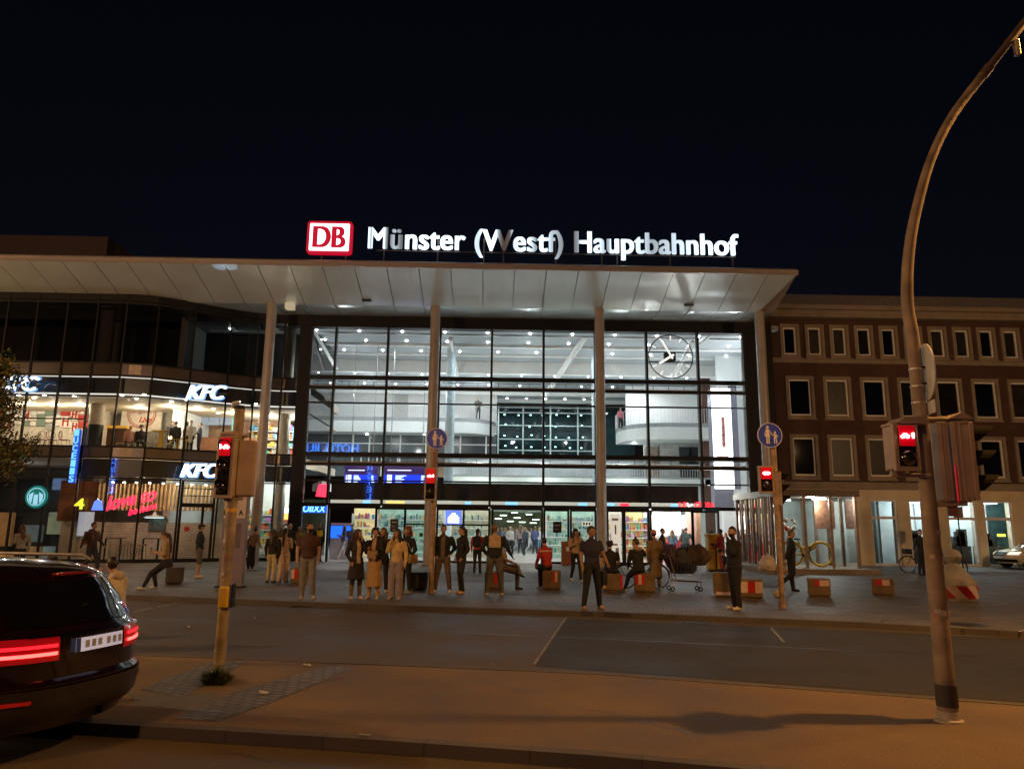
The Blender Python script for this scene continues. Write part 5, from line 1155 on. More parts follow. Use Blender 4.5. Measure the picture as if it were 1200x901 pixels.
# --- left signal post
g = gnd(257, 778); LP = thing('signal_post', 'weathered signal post with red bicycle light and yellow push button', 'traffic signal', (g.x, g.y, 0)); lx, ly = g.x, g.y
ztop = at(281, 478, ly).z
mb = MB(); mb.tube([(lx, ly, 0), (lx, ly, .75), (lx, ly, ztop)], [.075, .07, .07], 16); mb.build('pole', mat('pole_worn_paint2', (.27, .22, .17), .6, .1, var=.4, scale=5, bump=.25, bscale=12), LP, True)
mb = MB(); mb.lathe([(.074, 1.94), (.074, 1.99)], (lx, ly, 0), 16); mb.build('orange_band', m_yellow, LP)
mb = MB(); mb.tube([(lx, ly, ztop-.02), (lx+.0, ly, ztop+.03)], .072, 16); mb.build('pole_cap', m_black, LP)
c = at(264, 547, ly-.12); signal(LP, c, .235, .80, .2, 3, 0, 'both_l', rz=R(-14))
c2 = at(289, 549, ly+.05); mb = MB(); mb.T = Matrix.Translation(c2) @ Matrix.Rotation(R(12), 4, 'Z'); mb.rbox(-.13, .13, -.1, .12, -.38, .38, .03); mb.T = None; mb.build('second_signal_head', m_sig, LP)
mb = MB(); mb.rbox(c.x-.1, c.x+.12, ly-.15, ly-.02, c.z+.42, c.z+.47, .015); mb.tube([(lx, ly-.04, c.z+.44), (c2.x, ly, c.z+.43)], .02, 8); mb.tube([(lx, ly-.04, c.z-.43), (c2.x, ly, c.z-.41)], .02, 8); mb.tube([(c.x, ly-.08, c.z-.43), (lx, ly, c.z-.45)], .02, 8); mb.build('signal_bracket', m_sig, LP, True)
a = at(277, 476, ly); mb = MB(); mb.tube([(a.x-.05, ly, a.z-.03), (a.x-.04, ly, a.z+.04), (a.x+.04, ly, a.z+.05)], .03, 8); mb.build('camera_stub', mat('pale_plastic', (.6, .62, .62), .4), LP, True)
a = at(263, 699, ly-.09); mb = MB(); mb.rbox(a.x-.065, a.x+.055, ly-.14, ly-.05, a.z-.14, a.z+.13, .02); bt = mb.build('push_button', mat('button_yellow', (.62, .4, .03), .45, var=.1), LP)
mb = MB(); mb.rbox(a.x+.075, a.x+.1, ly-.08, ly+.05, a.z-.14, a.z+.16, .008); mb.build('cable_box', m_black, LP)
stickers(LP, lx, ly, 1.0, 1.9, .071, 10, 7)
# --- middle post and right slim post
g = gnd(505, 695); MP = thing('signal_post', 'slim pole with round blue pedestrian sign and red signal before the second column', 'traffic signal', (g.x, g.y, 0)); mx_, my_ = g.x, g.y
mb = MB(); mb.tube([(mx_, my_, 0), (mx_, my_, at(510, 520, my_).z)], .075, 14); mb.build('pole', mat('pole_orange_grey', (.36, .25, .17), .6, .1, var=.4, scale=5, bump=.2), MP, True)
pedsign(MP, at(512, 514, my_-.12), .295); c = at(504.5, 567, my_-.2); signal(MP, c, .3, .86, .18, 2, 0, 'both', hood=False)
mb = MB(); mb.box(mx_-.05, mx_+.05, my_-.11, my_-.075, at(508, 547, my_).z, at(508, 530, my_).z); mb.build('small_plate', mat('plate_brown', (.2, .12, .1), .5), MP); stickers(MP, mx_, my_, .5, 2.2, .076, 12, 9)
g = gnd(917, 712); RP = thing('signal_post', 'slim worn pole with round blue pedestrian sign and bright red light by the pavilion', 'traffic signal', (g.x, g.y, 0)); rx_, ry_ = g.x, g.y
zt3 = at(905, 505, ry_).z; mb = MB(); mb.tube([(rx_, ry_, 0), (rx_, ry_, .12)], .085, 14); mb.tube([(rx_, ry_, .1), (rx_, ry_, zt3)], .062, 14); mb.build('pole', MATS['pole_orange_grey'], RP, True)
pedsign(RP, at(902, 510, ry_-.12), .305); c = at(898, 562, ry_-.15); signal(RP, c, .32, .6, .18, 2, 0, 'blob', rz=R(-8), hood=False)
c = at(915, 573, ry_); hoods_side(RP, (c.x, ry_+.02, c.z), .24, .78, 3, R(70)); stickers(RP, rx_, ry_, .6, 2.1, .063, 14, 12)
# --- info stele
g0 = gnd(253, 689); g1 = gnd(288, 689); sx0, sx1 = at(254.5, 689, 21.9).x, at(289, 620, 21.9).x
ST2 = thing('bus_stop_stele', 'grey information stele with a letter A on its pale header, behind the left signal post', 'info pillar', ((sx0+sx1)/2, 21.9, 0))
zs_t = at(270, 556, 21.9).z; mb = MB(); mb.rbox(sx0, sx1, 21.85, 22.05, 0.03, zs_t, .015); mb.build('panel', mat('stele_grey', (.24, .2, .19), .35, .3, var=.12, scale=1), ST2)
zh = at(270, 607, 21.9).z; zh0 = at(270, 586, 21.9).z
mb = MB(); mb.box(sx0+.04, sx1-.04, 21.835, 21.848, zh, zh0+.3); mb.build('header', mat('stele_header', (.5, .44, .4), .5), ST2)
mb = MB(); p = at(279, 603.5, 21.8); put_text(mb, 'A', (p.x, 21.83, p.z), 1, width=.13, height=.15, off=.02, ext=.004); put_text(mb, 'D-', (at(262, 603.5, 21.8).x, 21.83, p.z), 1, width=.17, height=.14, off=.015, ext=.004); mb.build('lettering', m_black, ST2)
mb = MB(); mb.box(sx0-.05, sx1+.05, 21.8, 22.1, 0, .04); mb.build('base_plate', m_black, ST2)
mb = MB(); mb.box(sx0+.15, sx1-.15, 21.838, 21.848, 1.1, zh-.15); mb.build('timetable_window', mat('timetable', (.16, .13, .13), .2, var=.3, scale=4), ST2)
# --- concrete seat cubes with reflective tape
m_cube = mat('cube_concrete', (.17, .115, .06), .85, var=.25, scale=4, bump=.3); m_cubed = mat('cube_dark', (.05, .04, .035), .7, var=.3, scale=4)
m_tr = mat('tape_red', (.5, .02, .01), .4, var=.1); m_tw = mat('tape_white', (.68, .5, .42), .4, var=.1)
def cube(px, py, lab, dark=False, w=.5, h=.5, tape=(.1, .45), rz=0, tz=(.05, .32), stripes=(1, 0), full=False):
    g = gnd(px, py); rz = rz or -math.atan2(g.x, g.y)*.85; t = thing('seat_cube', lab, 'seat block', (g.x, g.y+w/2, 0), rz, 'concrete seat blocks along the plaza edge', local=True)
    mb = MB(); mb.rbox(-w/2, w/2, -w/2, w/2, .04, h, .03); mb.box(-w/2+.05, w/2-.05, -w/2+.05, w/2-.05, 0, .05); mb.build('block', m_cubed if dark else m_cube, t)
    if not dark:
        a, b = tape; n = len(stripes)
        for i, s_ in enumerate(stripes):
            if s_ == 2: continue
            mb = MB(); x0 = -w/2+w*(a+(b-a)*i/n); x1 = -w/2+w*(a+(b-a)*(i+1)/n); mb.box(x0, x1, -w/2-.006, -w/2-.001, h-tz[1], h-tz[0]); mb.build('red_tape' if s_ else 'white_tape', m_tr if s_ else m_tw, t)
    return t
cube(200, 685, 'dark seat block under the woman reading her phone', True, .48, .5)
cube(348, 685, 'seat block half hidden behind the man in the brown t-shirt', w=.5, tape=(.0, .4), stripes=(0, 1))
cube(490, 692, 'dark seat block between the women and the middle signal post', True, .48, .5)
cube(579, 691, 'seat block behind the man with spread legs in the two tone shirt', w=.55, tape=(.5, .9), stripes=(1, 0))
cube(647, 691.5, 'seat block under the man in the red jacket', w=.53, h=.55, tape=(.55, .82), stripes=(1, 0))
cube(720, 693.5, 'seat block under the person in the black t-shirt', w=.56, tape=(0, 1), stripes=(0, 2, 2, 2, 2, 2, 1), tz=(.04, .40))
cube(758, 695, 'seat block under the person in the black hoodie', w=.58, h=.55, tape=(.05, .5), stripes=(1, 0, 1))
cube(885, 702, 'banded seat block with broad red and white tape under the white bag', w=.56, h=.5, tape=(0, 1), stripes=(0, 1, 0), tz=(.06, .34))
cube(965.5, 700, 'seat block alone in front of the pavilion, left of two', w=.56, h=.48, tape=(.3, .95), stripes=(1, 0, 0), tz=(.03, .18))
cube(1041, 698.5, 'seat block alone at the right end of the row', w=.56, h=.47, tape=(.15, .8), stripes=(1, 0), tz=(.03, .18))
cube(851, 699, 'seat block left of the man in the black jacket', w=.5, h=.62, tape=(.1, .9), stripes=(0,), tz=(.5, .58))
# --- concrete bollard with hazard stripes
g = gnd(1132, 705); hx, hy = g.x, g.y+.4; HB = thing('concrete_bollard', 'domed concrete bollard with red and white hazard band right of the lamp post', 'bollard', (hx, hy, 0))
rw = .50
mb = MB(); mb.lathe([(rw*.93, 0), (rw, .05), (rw, .42), (rw*.98, .5), (rw*.5, .8), (rw*.22, .95), (.12, .97), (.19, 1.02), (.23, 1.12), (.19, 1.24), (.1, 1.3), (.001, 1.32)], (hx, hy, 0), 40); mb.build('body', m_conc, HB, True)
for k in range(22):
    a0 = 2*math.pi*k/12; a1 = 2*math.pi*(k+1)/12; sl_ = .55; mb = MB(); r_ = rw+.012; vs = []
    for j in range(6):
        for q in range(6): a = a0+(a1-a0)*q/5-sl_*j/5; vs.append((hx+r_*math.cos(a), hy+r_*math.sin(a), .08+.32*j/5))
    mb.add(vs, [(6*j+q, 6*j+q+1, 6*j+q+7, 6*j+q+6) for j in range(5) for q in range(5)]); mb.build('red_stripe' if k % 2 else 'white_stripe', m_tr if k % 2 else m_tw, HB, fix=False)
# --- shopping cart with bags
g = gnd(803, 692); cx_, cy_ = g.x, g.y; CT = thing('shopping_cart', 'chrome shopping cart heaped with dark bags on the plaza', 'cart', (cx_, cy_, 0))
mb = MB(); W_ = .5
fr_ = [(-.45, -.25, .3), (.42, -.2, .26), (.42, .2, .26), (-.45, .25, .3), (-.45, -.25, .3)]
mb.tube([(cx_+a, cy_+b, c) for a, b, c in fr_], .016, 8)
for s_ in (-1, 1): mb.tube([(cx_-.42, cy_+s_*.25, .12), (cx_-.3, cy_+s_*.25, .3), (cx_-.5, cy_+s_*.25, 1.0), (cx_-.66, cy_+s_*.22, 1.05)], .014, 8); mb.tube([(cx_+.42, cy_+s_*.2, .26), (cx_+.4, cy_+s_*.2, .12)], .014, 8)
mb.tube([(cx_-.66, cy_-.24, 1.05), (cx_-.66, cy_+.24, 1.05)], .018, 8); mb.build('frame', mat('chrome', (.6, .58, .55), .25, .9), CT, True)
mb = MB()
for k in range(9):
    z = .45+k*.055; mb.tube([(cx_-.46, cy_-.27, z), (cx_+.48, cy_-.25, z), (cx_+.48, cy_+.25, z), (cx_-.46, cy_+.27, z)], .004, 4)
for k in range(12): x = cx_-.44+k*.083; mb.tube([(x, cy_-.265, .42), (x, cy_-.265, .92)], .004, 4); mb.tube([(x, cy_-.25, .42), (x, cy_+.25, .42)], .004, 4)
mb.build('basket', MATS['chrome'], CT)
for a, b in ((-.42, -.25), (-.42, .25), (.4, -.2), (.4, .2)):
    mb = MB(); mb.torus((cx_+a, cy_+b, .065), .05, .018, 'y', 14, 6); mb.build('wheel', m_black, CT, True)
def bag(c, r, m_, lab, name='bag', seed=1, grp='bags heaped on the cart', cat='bag', knot=False):
    bm = bmesh.new(); bmesh.ops.create_icosphere(bm, subdivisions=4, radius=1)
    for v in bm.verts:
        n_ = noise.noise(v.co*1.7+Vector((seed, 0, 0)))*.22+noise.noise(v.co*4.5+Vector((0, seed, 0)))*.09
        q = v.co*(1+n_); q.z = max(q.z, -.8); v.co = Vector((c[0]+q.x*r[0], c[1]+q.y*r[1], c[2]+q.z*r[2]))
    bm.verts.index_update(); mb = MB(); mb.add([v.co.copy() for v in bm.verts], [[v.index for v in f.verts] for f in bm.faces]); bm.free()
    if knot: mb.tube([(c[0], c[1], c[2]+r[2]*.9), (c[0]+.03, c[1], c[2]+r[2]*1.25)], [.03, .06], 8)
    return one(mb.build(name, m_, smooth=True, org=(c[0], c[1], c[2]-r[2]*.8)), lab, cat, grp)
bag((cx_-.1, cy_, .82), (.46, .27, .42), mat('bag_navy', (.015, .015, .03), .6), 'large navy bag filling the shopping cart', seed=3)
bag((cx_-.42, cy_-.02, 1.0), (.2, .22, .33), mat('bag_purple', (.04, .02, .05), .6), 'dark purple bag upright at the handle of the cart', seed=5)
bag((cx_+.38, cy_-.02, .98), (.36, .25, .33), mat('bag_brown', (.06, .035, .02), .7), 'brown rucksack piled at the front of the cart', seed=8)
g = gnd(903, 684); bag((g.x, g.y+.15, .62), (.3, .24, .28), mat('bag_white', (.6, .5, .38), .45), 'crumpled white plastic bag on the plinth beside the slim pole', name='plastic_bag', seed=12, grp='loose bags', knot=True)
g = gnd(914, 684); bag((g.x+.1, g.y+.1, .42), (.2, .2, .18), mat('bag_beige', (.35, .27, .15), .6), 'small beige bag behind the slim pole', seed=14, grp='loose bags')
g = gnd(911, 700); bag((g.x, g.y, .09), (.1, .09, .11), mat('cup_cream', (.6, .5, .35), .5), 'small crumpled cream paper bag on the ground left of the slim pole', name='paper_bag', seed=17, grp='loose bags')
# --- yellow container
g = gnd(838, 669); yx, yy = g.x, g.y; YC_ = thing('yellow_container', 'tall yellow letter box shaped container before the pavilion corner', 'container', (yx, yy, 0))
mb = MB(); mb.rbox(yx-.3, yx+.3, yy-.2, yy+.3, .06, 1.42, .04); mb.rbox(yx-.34, yx+.34, yy-.24, yy+.34, 1.42, 1.56, .04); mb.build('body', mat('container_yellow', (.5, .3, .03), .45, var=.2, scale=2), YC_)
mb = MB(); mb.rbox(yx-.2, yx+.2, yy-.215, yy-.195, 1.05, 1.15, .005); mb.build('slot', m_black, YC_); mb = MB(); mb.box(yx-.02, yx+.02, yy-.215, yy-.2, .1, 1.0); mb.build('door_seam', m_black, YC_)
mb = MB(); mb.box(yx-.26, yx+.26, yy-.16, yy+.26, 0, .065); mb.build('foot', m_black, YC_)
g = gnd(656, 658); t = thing('wooden_bin', 'narrow brown wooden bin with pale notice by the glass doors', 'bin', (g.x, 35.9, 0)); mb = MB(); mb.rbox(g.x-.22, g.x+.2, 35.7, 36.1, 0, 1.1, .02); mb.build('body', mat('bin_wood', (.28, .11, .05), .6), t); mb = MB(); mb.box(g.x-.02, g.x+.14, 35.69, 35.698, .65, .85); mb.build('notice', m_winw, t)
# --- small parking sign behind the post
g = gnd(1122, 664); t = thing('small_sign_post', 'thin dark post with small red brown plate beside the shop windows', 'sign', (g.x, 34, 0)); a = at(1122, 600, 34)
mb = MB(); mb.tube([(a.x, 34, 0), (a.x, 34, a.z+.2)], .03, 8); mb.build('post', m_black, t); mb = MB(); mb.box(a.x-.22, a.x+.22, 33.94, 33.97, a.z-.25, a.z+.25); mb.build('plate', mat('plate_brown', (.2, .12, .1)), t)
# ================================================================== CARS
def lerpz(tab, z):
    for (z0, a), (z1, b) in zip(tab, tab[1:]):
        if z <= z1: return a+(b-a)*(max(z, z0)-z0)/(z1-z0)
    return tab[-1][1]
TW = [(.26, .86), (.45, .91), (.7, .92), (.95, .91), (1.02, .88), (1.25, .80), (1.45, .70), (1.52, .58), (1.56, .3)]
TB = [(.26, .14), (.42, .02), (.62, 0), (.66, .05), (.85, .05), (.98, .06), (1.02, .11), (1.25, .24), (1.43, .38), (1.50, .52), (1.56, 1.0)]
TF = [(.26, 4.45), (.5, 4.6), (.7, 4.55), (.85, 4.35), (.97, 3.7), (1.02, 3.45), (1.25, 3.05), (1.45, 2.6), (1.52, 2.3), (1.56, 1.9)]
def car(name, label, loc, rz, paint, kind, light_on):
    t = thing(name, label, 'car', loc, rz, None, local=True)
    zs = [.26, .32, .42, .52, .62, .645, .66, .75, .85, .93, .98, 1.02, 1.1, 1.18, 1.25, 1.35, 1.43, 1.48, 1.52, 1.545, 1.56]
    ys = [-1, -.97, -.9, -.8, -.65, -.5, -.3, -.1, .1, .3, .5, .65, .8, .9, .97, 1]
    rb = lambda y, z: lerpz(TB, z)+.45*abs(y/lerpz(TW, z))**3
    rf = lambda y, z: lerpz(TF, z)-.5*abs(y/lerpz(TW, z))**3
    mb = MB(); vs = []; n = 2*len(ys)
    for z in zs:
        W = lerpz(TW, z)
        for q in ys: vs.append((rb(q*W, z), q*W, z))
        for q in ys[::-1]: vs.append((rf(q*W, z), q*W, z))
    fs = [(i*n+k, i*n+(k+1) % n, (i+1)*n+(k+1) % n, (i+1)*n+k) for i in range(len(zs)-1) for k in range(n)]
    fs += [tuple(range(n))[::-1], tuple(range((len(zs)-1)*n, len(zs)*n))]
    mb.add(vs, fs); mb.build('body', paint, t, True)
    def patch(nm, y0, y1, z0, z1, m_, off=.012, front=False, parent=t, ny=8, nz=4, shrink=0, fixn=True):
        mb = MB(); vs = []
        for j in range(nz+1):
            z = z0+(z1-z0)*j/nz
            for i in range(ny+1):
                y = y0+(y1-y0)*i/ny; y = max(-.985*lerpz(TW, z), min(.985*lerpz(TW, z), y))
                x = (rf(y, z)+off) if front else (rb(y, z)-off); vs.append((x, y*(1+.004), z))
        mb.add(vs, [(j*(ny+1)+i, j*(ny+1)+i+1, (j+1)*(ny+1)+i+1, (j+1)*(ny+1)+i) for j in range(nz) for i in range(ny)])
        # thickness skirt
        return mb.build(nm, m_, parent, True)
    gl_ = mat('car_glass', (.004, .004, .006), .04, coat=1.0, var=0)
    patch('rear_window', -.64, .64, 1.06, 1.40, gl_)
    patch('windscreen', -.7, .7, 1.04, 1.42, gl_, front=True)
    for s in (-1, 1):
        for x0, x1 in ((.75, 1.55), (1.62, 2.45)):
            mb = MB(); vs = []
            for z in (1.06, 1.2, 1.32, 1.42):
                W = lerpz(TW, z)+.008; k = (z-1.06)
                vs += [(x0+k*.3, s*W, z), (x1-k*.1, s*W, z)]
            mb.add(vs, [(2*i, 2*i+1, 2*i+3, 2*i+2) for i in range(3)]); mb.build('side_window', gl_, t)
        mb = MB(); mb.rbox(2.55, 2.75, s*.9-.02, s*1.06+.02, 1.0, 1.13, .03); mb.build('wing_mirror', paint, t)
        mb = MB(); mb.tube([(.75, s*.60, 1.53), (.85, s*.6, 1.575), (2.3, s*.6, 1.575), (2.5, s*.6, 1.53)], .016, 8); mb.build('roof_rail', m_steel, t, True)
        for x in (.95, 3.65):
            w = MB(); prof = [(.19, -.1), (.3, -.105), (.33, -.08), (.33, .08), (.3, .105), (.19, .1)]; w.lathe(prof, (0, 0, 0), 28); w.v = [(x+v[0], s*.80+v[2], .33+v[1]) for v in w.v]; ww = w.build('wheel', mat('tyre_black', (.02, .02, .02), .8), t, True)
            w = MB(); w.lathe([(.02, .09*s), (.18, .1*s), (.195, .085*s)], (0, 0, 0), 20); w.v = [(x+v[0], s*.80+v[2], .33+v[1]) for v in w.v]; w.build('rim', m_steel, ww, True)
    if kind == 'suv':
        rl = mat('tail_light', (.35, .005, .01), .15, em=(1, .01, .02), es=.10, coat=1, var=0)
        for s, y0, y1 in ((1, .38, .90), (-1, -.90, -.31)):
            p_ = patch('tail_light', y0, y1, .80, .985, rl)
            a, b = (.40, .86) if s > 0 else (-.72, -.36)
            patch('brake_lamp', a, b, .845, .87, emis('brake_hot', (1, .06, .05), 5), .02, parent=p_, nz=1); patch('brake_lamp', a, b, .905, .93, emis('brake_red', (1, .01, .02), 2), .02, parent=p_, nz=1)
        pl = patch('number_plate', -.26, .26, .84, .95, mat('plate_white', (.62, .64, .7), .4, em=(.7, .75, 1), es=.25, var=.06, scale=10), .03, ny=4, nz=1)
        patch('plate_band', .215, .26, .84, .95, mat('plate_blue', (.02, .05, .4), .4), .033, parent=pl, ny=1, nz=1)
        r_ = random.Random(3)
        for k in range(6): y = .17-k*.068-(.03 if k > 2 else 0); patch('plate_mark', y-.044, y, .868, .925, mat('plate_smudge', (.36, .38, .45), .5), .034, parent=pl, ny=1, nz=1)
        patch('bumper', -.88, .88, .36, .60, mat('bumper_black', (.02, .015, .015), .35, coat=.4, var=.1), .02, ny=16)
        patch('chrome_strip', -.6, .6, .985, 1.0, mat('chrome_trim', (.5, .45, .42), .15, 1.0, var=0), .03, nz=1)
        for s in (-1, 1): patch('reflector', *sorted((s*.58, s*.82)), .50, .53, mat('reflector_red', (.5, .02, .02), .2, em=(1, .02, .02), es=.03), .035, nz=1)
        mb = MB(); mb.rbox(.36, .42, -.2, .2, 1.435, 1.46, .008); mb.build('high_brake_light', mat('dark_red_lens', (.2, .01, .01), .2), t)
        mb = MB(); mb.tube([(.2, 0, 1.2), (.2, .35, 1.12)], .008, 5); mb.build('rear_wiper', m_black, t)
    else:
        for s in (-1, 1): patch('headlight', *sorted((s*.5, s*.86)), .68, .82, emis('headlamp_dim', (1, .85, .6), 1.2), front=True)
        patch('grille', -.42, .42, .6, .78, mat('grille_dark', (.03, .03, .03), .4), front=True); patch('bumper', -.8, .8, .32, .46, m_black, front=True)
        patch('number_plate', -.26, .26, .47, .57, mat('plate_white2', (.6, .6, .6), .4), .03, front=True, nz=1)
        mb = MB(); mb.rbox(1.5, 1.65, -.35, .35, 1.56, 1.68, .03); mb.build('roof_sign', mat('taxi_yellow', (.6, .5, .1), .5), t)
    return t
car('parked_car', 'black estate car driving away with glowing red tail lights at the lower left', (-3.30, 6.70, -.096), math.atan2(.25, -.968), mat('car_paint_black', (.012, .004, .006), .16, .3, coat=1.0, var=0), 'suv', True)
g = gnd(1187, 667); car('parked_car', 'cream coloured taxi nosing into view at the right edge before the brick building', (g.x+4.55, g.y+.9, 0), R(180), mat('car_paint_cream', (.55, .48, .33), .25, coat=.8, var=0), 'taxi', False)
# ================================================================== TREE
T0 = at(-42, 496, 21); tr = thing('street_tree', 'golden lit leafy street tree at the left edge, in front of the curved glass', 'tree', (T0.x, 21, 0))
tk = MB(); rnd = random.Random(21); base = Vector((T0.x, 21, 0)); tips = []
tk.tube([base, base+Vector((.05, 0, 1.2)), base+Vector((0, .05, 2.6)), base+Vector((.1, 0, 5.4))], [.13, .11, .1, .05], 12)
def limb(p, d, L_, r, lv):
    q = [p]; dd = d.copy()
    for i in range(4): dd = (dd+Vector((rnd.uniform(-.25, .25), rnd.uniform(-.25, .25), rnd.uniform(-.05, .2)))).normalized(); q.append(q[-1]+dd*L_/4)
    tk.tube(q, [r, r*.8, r*.62, r*.45, r*.3], 6)
    if lv == 0: tips.extend(q[2:]); return
    for k in range(4): limb(q[rnd.choice((2, 3, 4))], (dd+Vector((rnd.uniform(-1, 1), rnd.uniform(-1, 1), rnd.uniform(-.5, .7)))).normalized(), L_*.6, r*.5, lv-1)
for k in range(16):
    a = k*2.4; limb(base+Vector((0, 0, 2.3+k*.19)), Vector((math.cos(a), math.sin(a), .15+.08*k)).normalized(), 1.2-.02*k, .045, 2)
tk.build('trunk', mat('bark', (.09, .07, .05), .9, bump=.5), tr, True)
lf = MB()
for p in tips:
    c = p+Vector((rnd.uniform(-.15, .15), rnd.uniform(-.15, .15), rnd.uniform(-.15, .15)))
    if rnd.random() < .12: continue
    for _ in range(30):
        q = c+Vector((rnd.gauss(0, .15), rnd.gauss(0, .15), rnd.gauss(0, .13))); n_ = Vector((rnd.gauss(0, 1), rnd.gauss(0, 1), rnd.gauss(0, 1))).normalized(); u = n_.orthogonal().normalized(); w = n_.cross(u); s = rnd.uniform(.035, .065)
        lf.add([q-u*s, q+w*s*.55, q+u*s, q-w*s*.55], [(0, 1, 2, 3)], rnd.choice((0, 0, 1, 2)))
lf.build('crown', [mat('leaf_green', (.06, .085, .02), .6), mat('leaf_olive', (.12, .10, .025), .6), mat('leaf_gold', (.22, .15, .03), .6)], tr, fix=False)
# ================================================================== PEOPLE
def V(*a): return Vector(a)
SKIN = [(.45, .27, .18), (.32, .18, .11), (.16, .085, .055), (.52, .33, .23)]
def cap(mb, a, b, ra, rb, n=10):
    mb.tube([a+(a-b).normalized()*ra*.6, a+(a-b).normalized()*ra*.35, a, b, b+(b-a).normalized()*rb*.35, b+(b-a).normalized()*rb*.6], [ra*.3, ra*.8, ra, rb, rb*.8, rb*.3], n)
def person(label, x, y, rz=0, H=1.76, z=0, skin=0, top=(.02, .02, .02), bot=(.02, .02, .025), shoe=(.5, .48, .42), inner=None, sleeve='long', pose='stand', arms=('down', 'down'), legs='stand', lean=0, look=0,
           hair='short', haircol=(.015, .01, .008), girth=1., wide=0, skirt=None, coat=None, shorts=False, beard=False, hat=None, hood=None, bag=None, vest=None, seat=.5, low=False, group='people on the station square', trim=None, facedown=0, phone=False):
    t = thing('person', label, 'person', (x, y, z), rz, group, local=True)
    k = H/1.76; t.scale = (k, k, k)
    rj = random.Random(label); look = look or rj.uniform(-28, 28); lean = lean or rj.uniform(-2, 5)
    female = hair in ('long', 'pony', 'curly', 'bun', 'blong')
    sw = .175 if female else .195; g = girth
    sit = pose == 'sit'
    seat = seat/k
    P = V(0, 0, seat+.10) if sit else V(0, 0, .93)
    Rl = Matrix.Rotation(R(lean), 3, 'X')       # positive lean = forward (towards -y)
    def U(v): return P+Rl @ (Vector(v)-V(0, 0, .93))
    waist, chest, neck, hb, hc = U((0, 0, 1.1)), U((0, -.005, 1.3)), U((0, .012, 1.47)), U((0, .01, 1.54)), U((0, -.012, 1.635))
    sh = {s: U((s*sw, .01, 1.405)) for s in (-1, 1)}
    AR = {'down': ((.245, .03, 1.14), (.245, -.03, .89)), 'pocket': ((.26, .06, 1.14), (.18, -.07, .95)), 'phone': ((.22, -.03, 1.14), (.08, -.27, 1.24)), 'face': ((.21, -.12, 1.18), (.07, -.16, 1.5)),
          'cross': ((.24, -.04, 1.15), (-.04, -.2, 1.2)), 'hips': ((.31, .06, 1.15), (.19, -.03, .99)), 'back': ((.26, .1, 1.15), (.08, .15, 1.0)), 'out': ((.3, 0, 1.18), (.42, -.08, .98)), 'lap': ((.25, -.08, 1.15), (.14, -.3, 1.03)),
          'up': ((.3, -.05, 1.3), (.2, -.2, 1.52)), 'swingf': ((.25, -.05, 1.15), (.24, -.25, .98)), 'swingb': ((.26, .12, 1.17), (.27, .2, .93)), 'brace': ((.27, .12, 1.16), (.26, .16, .98)), 'tophead': ((.32, -.03, 1.5), (.1, -.05, 1.72))}
    el, wr = {}, {}
    for s, a in ((-1, arms[0]), (1, arms[1])):
        e, w = AR[a]; e = V(*e); w = V(*w)
        e.x *= s; w.x *= s; el[s], wr[s] = U(e), U(w)
    hip = {s: P+V(s*.09, 0, -.02) for s in (-1, 1)}
    if sit:
        LG = {'stand': {1: ((.13, -.43, .48), (.13, -.41, .09)), -1: ((-.13, -.43, .48), (-.13, -.36, .09))},
              'cross': {1: ((.14, -.43, .49), (.14, -.42, .09)), -1: ((-.02, -.40, .62), (.30, -.5, .50))},
              'crossl': {-1: ((-.14, -.43, .49), (-.14, -.42, .09)), 1: ((.02, -.40, .62), (-.3, -.5, .5))},
              'wide': {1: ((.25, -.36, .48), (.25, -.34, .09)), -1: ((-.25, -.36, .48), (-.27, -.3, .09))},
              'perch': {1: ((.1, -.35, .44), (.12, -.5, .09)), -1: ((-.12, -.3, .42), (-.1, -.22, .09))}}[legs]
    else:
        LG = {'stand': {1: ((.1, -.01, .5), (.115, .02, .09)), -1: ((-.1, -.01, .5), (-.115, .02, .09))},
              'apart': {1: ((.14, -.01, .5), (.19, .02, .09)), -1: ((-.14, -.01, .5), (-.19, .02, .09))},
              'relax': {1: ((.12, -.07, .5), (.16, -.03, .09)), -1: ((-.09, .0, .5), (-.09, .04, .09))},
              'walk': {1: ((.09, -.17, .52), (.09, -.28, .10)), -1: ((-.09, .02, .5), (-.09, .27, .14))},
              'walkb': {1: ((.09, .0, .5), (.09, -.04, .09)), -1: ((-.09, -.02, .51), (-.09, .35, .24))},
              'narrow': {1: ((.07, -.02, .5), (.065, 0, .09)), -1: ((-.07, 0, .5), (-.07, .03, .09))}}[legs]
    kn = {s: V(*LG[s][0]) for s in LG}; an = {s: V(*LG[s][1]) for s in LG}
    toe = {}
    mb = MB(); segs = []   # (a, b, ra, rb, region)
    def S(a, b, ra, rb, reg, n=10): cap(mb, a, b, ra, rb, n); segs.append((a, b, ra, rb, reg))
    # torso, flattened front to back
    def oval(pts, reg):
        vs = []; fs = []; n = 14
        for (c, rx, ry) in pts:
            for i in range(n): q = 2*math.pi*i/n; vs.append(c+Rl @ V(rx*math.cos(q), ry*math.sin(q), 0))
        for i in range(len(pts)-1):
            for j in range(n): fs.append((i*n+j, i*n+(j+1) % n, (i+1)*n+(j+1) % n, (i+1)*n+j))
        fs += [tuple(range(n))[::-1], tuple(range((len(pts)-1)*n, len(pts)*n))]; mb.add(vs, fs)
        for (c0, a0, b0), (c1_, a1, b1) in zip(pts, pts[1:]):
            for q in (-1, 0, 1): segs.append((c0+V(q*(a0-b0)*.8, 0, 0), c1_+V(q*(a1-b1)*.8, 0, 0), b0, b1, reg))
    w_ = (.135 if female else .15)*g; loose = 1.12 if not female else 1.05
    oval([(U((0, 0, .84)), .12*g, .10*g), (U((0, 0, .92)), .165*g, .12*g), (U((0, 0, 1.0)), .15*g, .11*g)], 'bot')
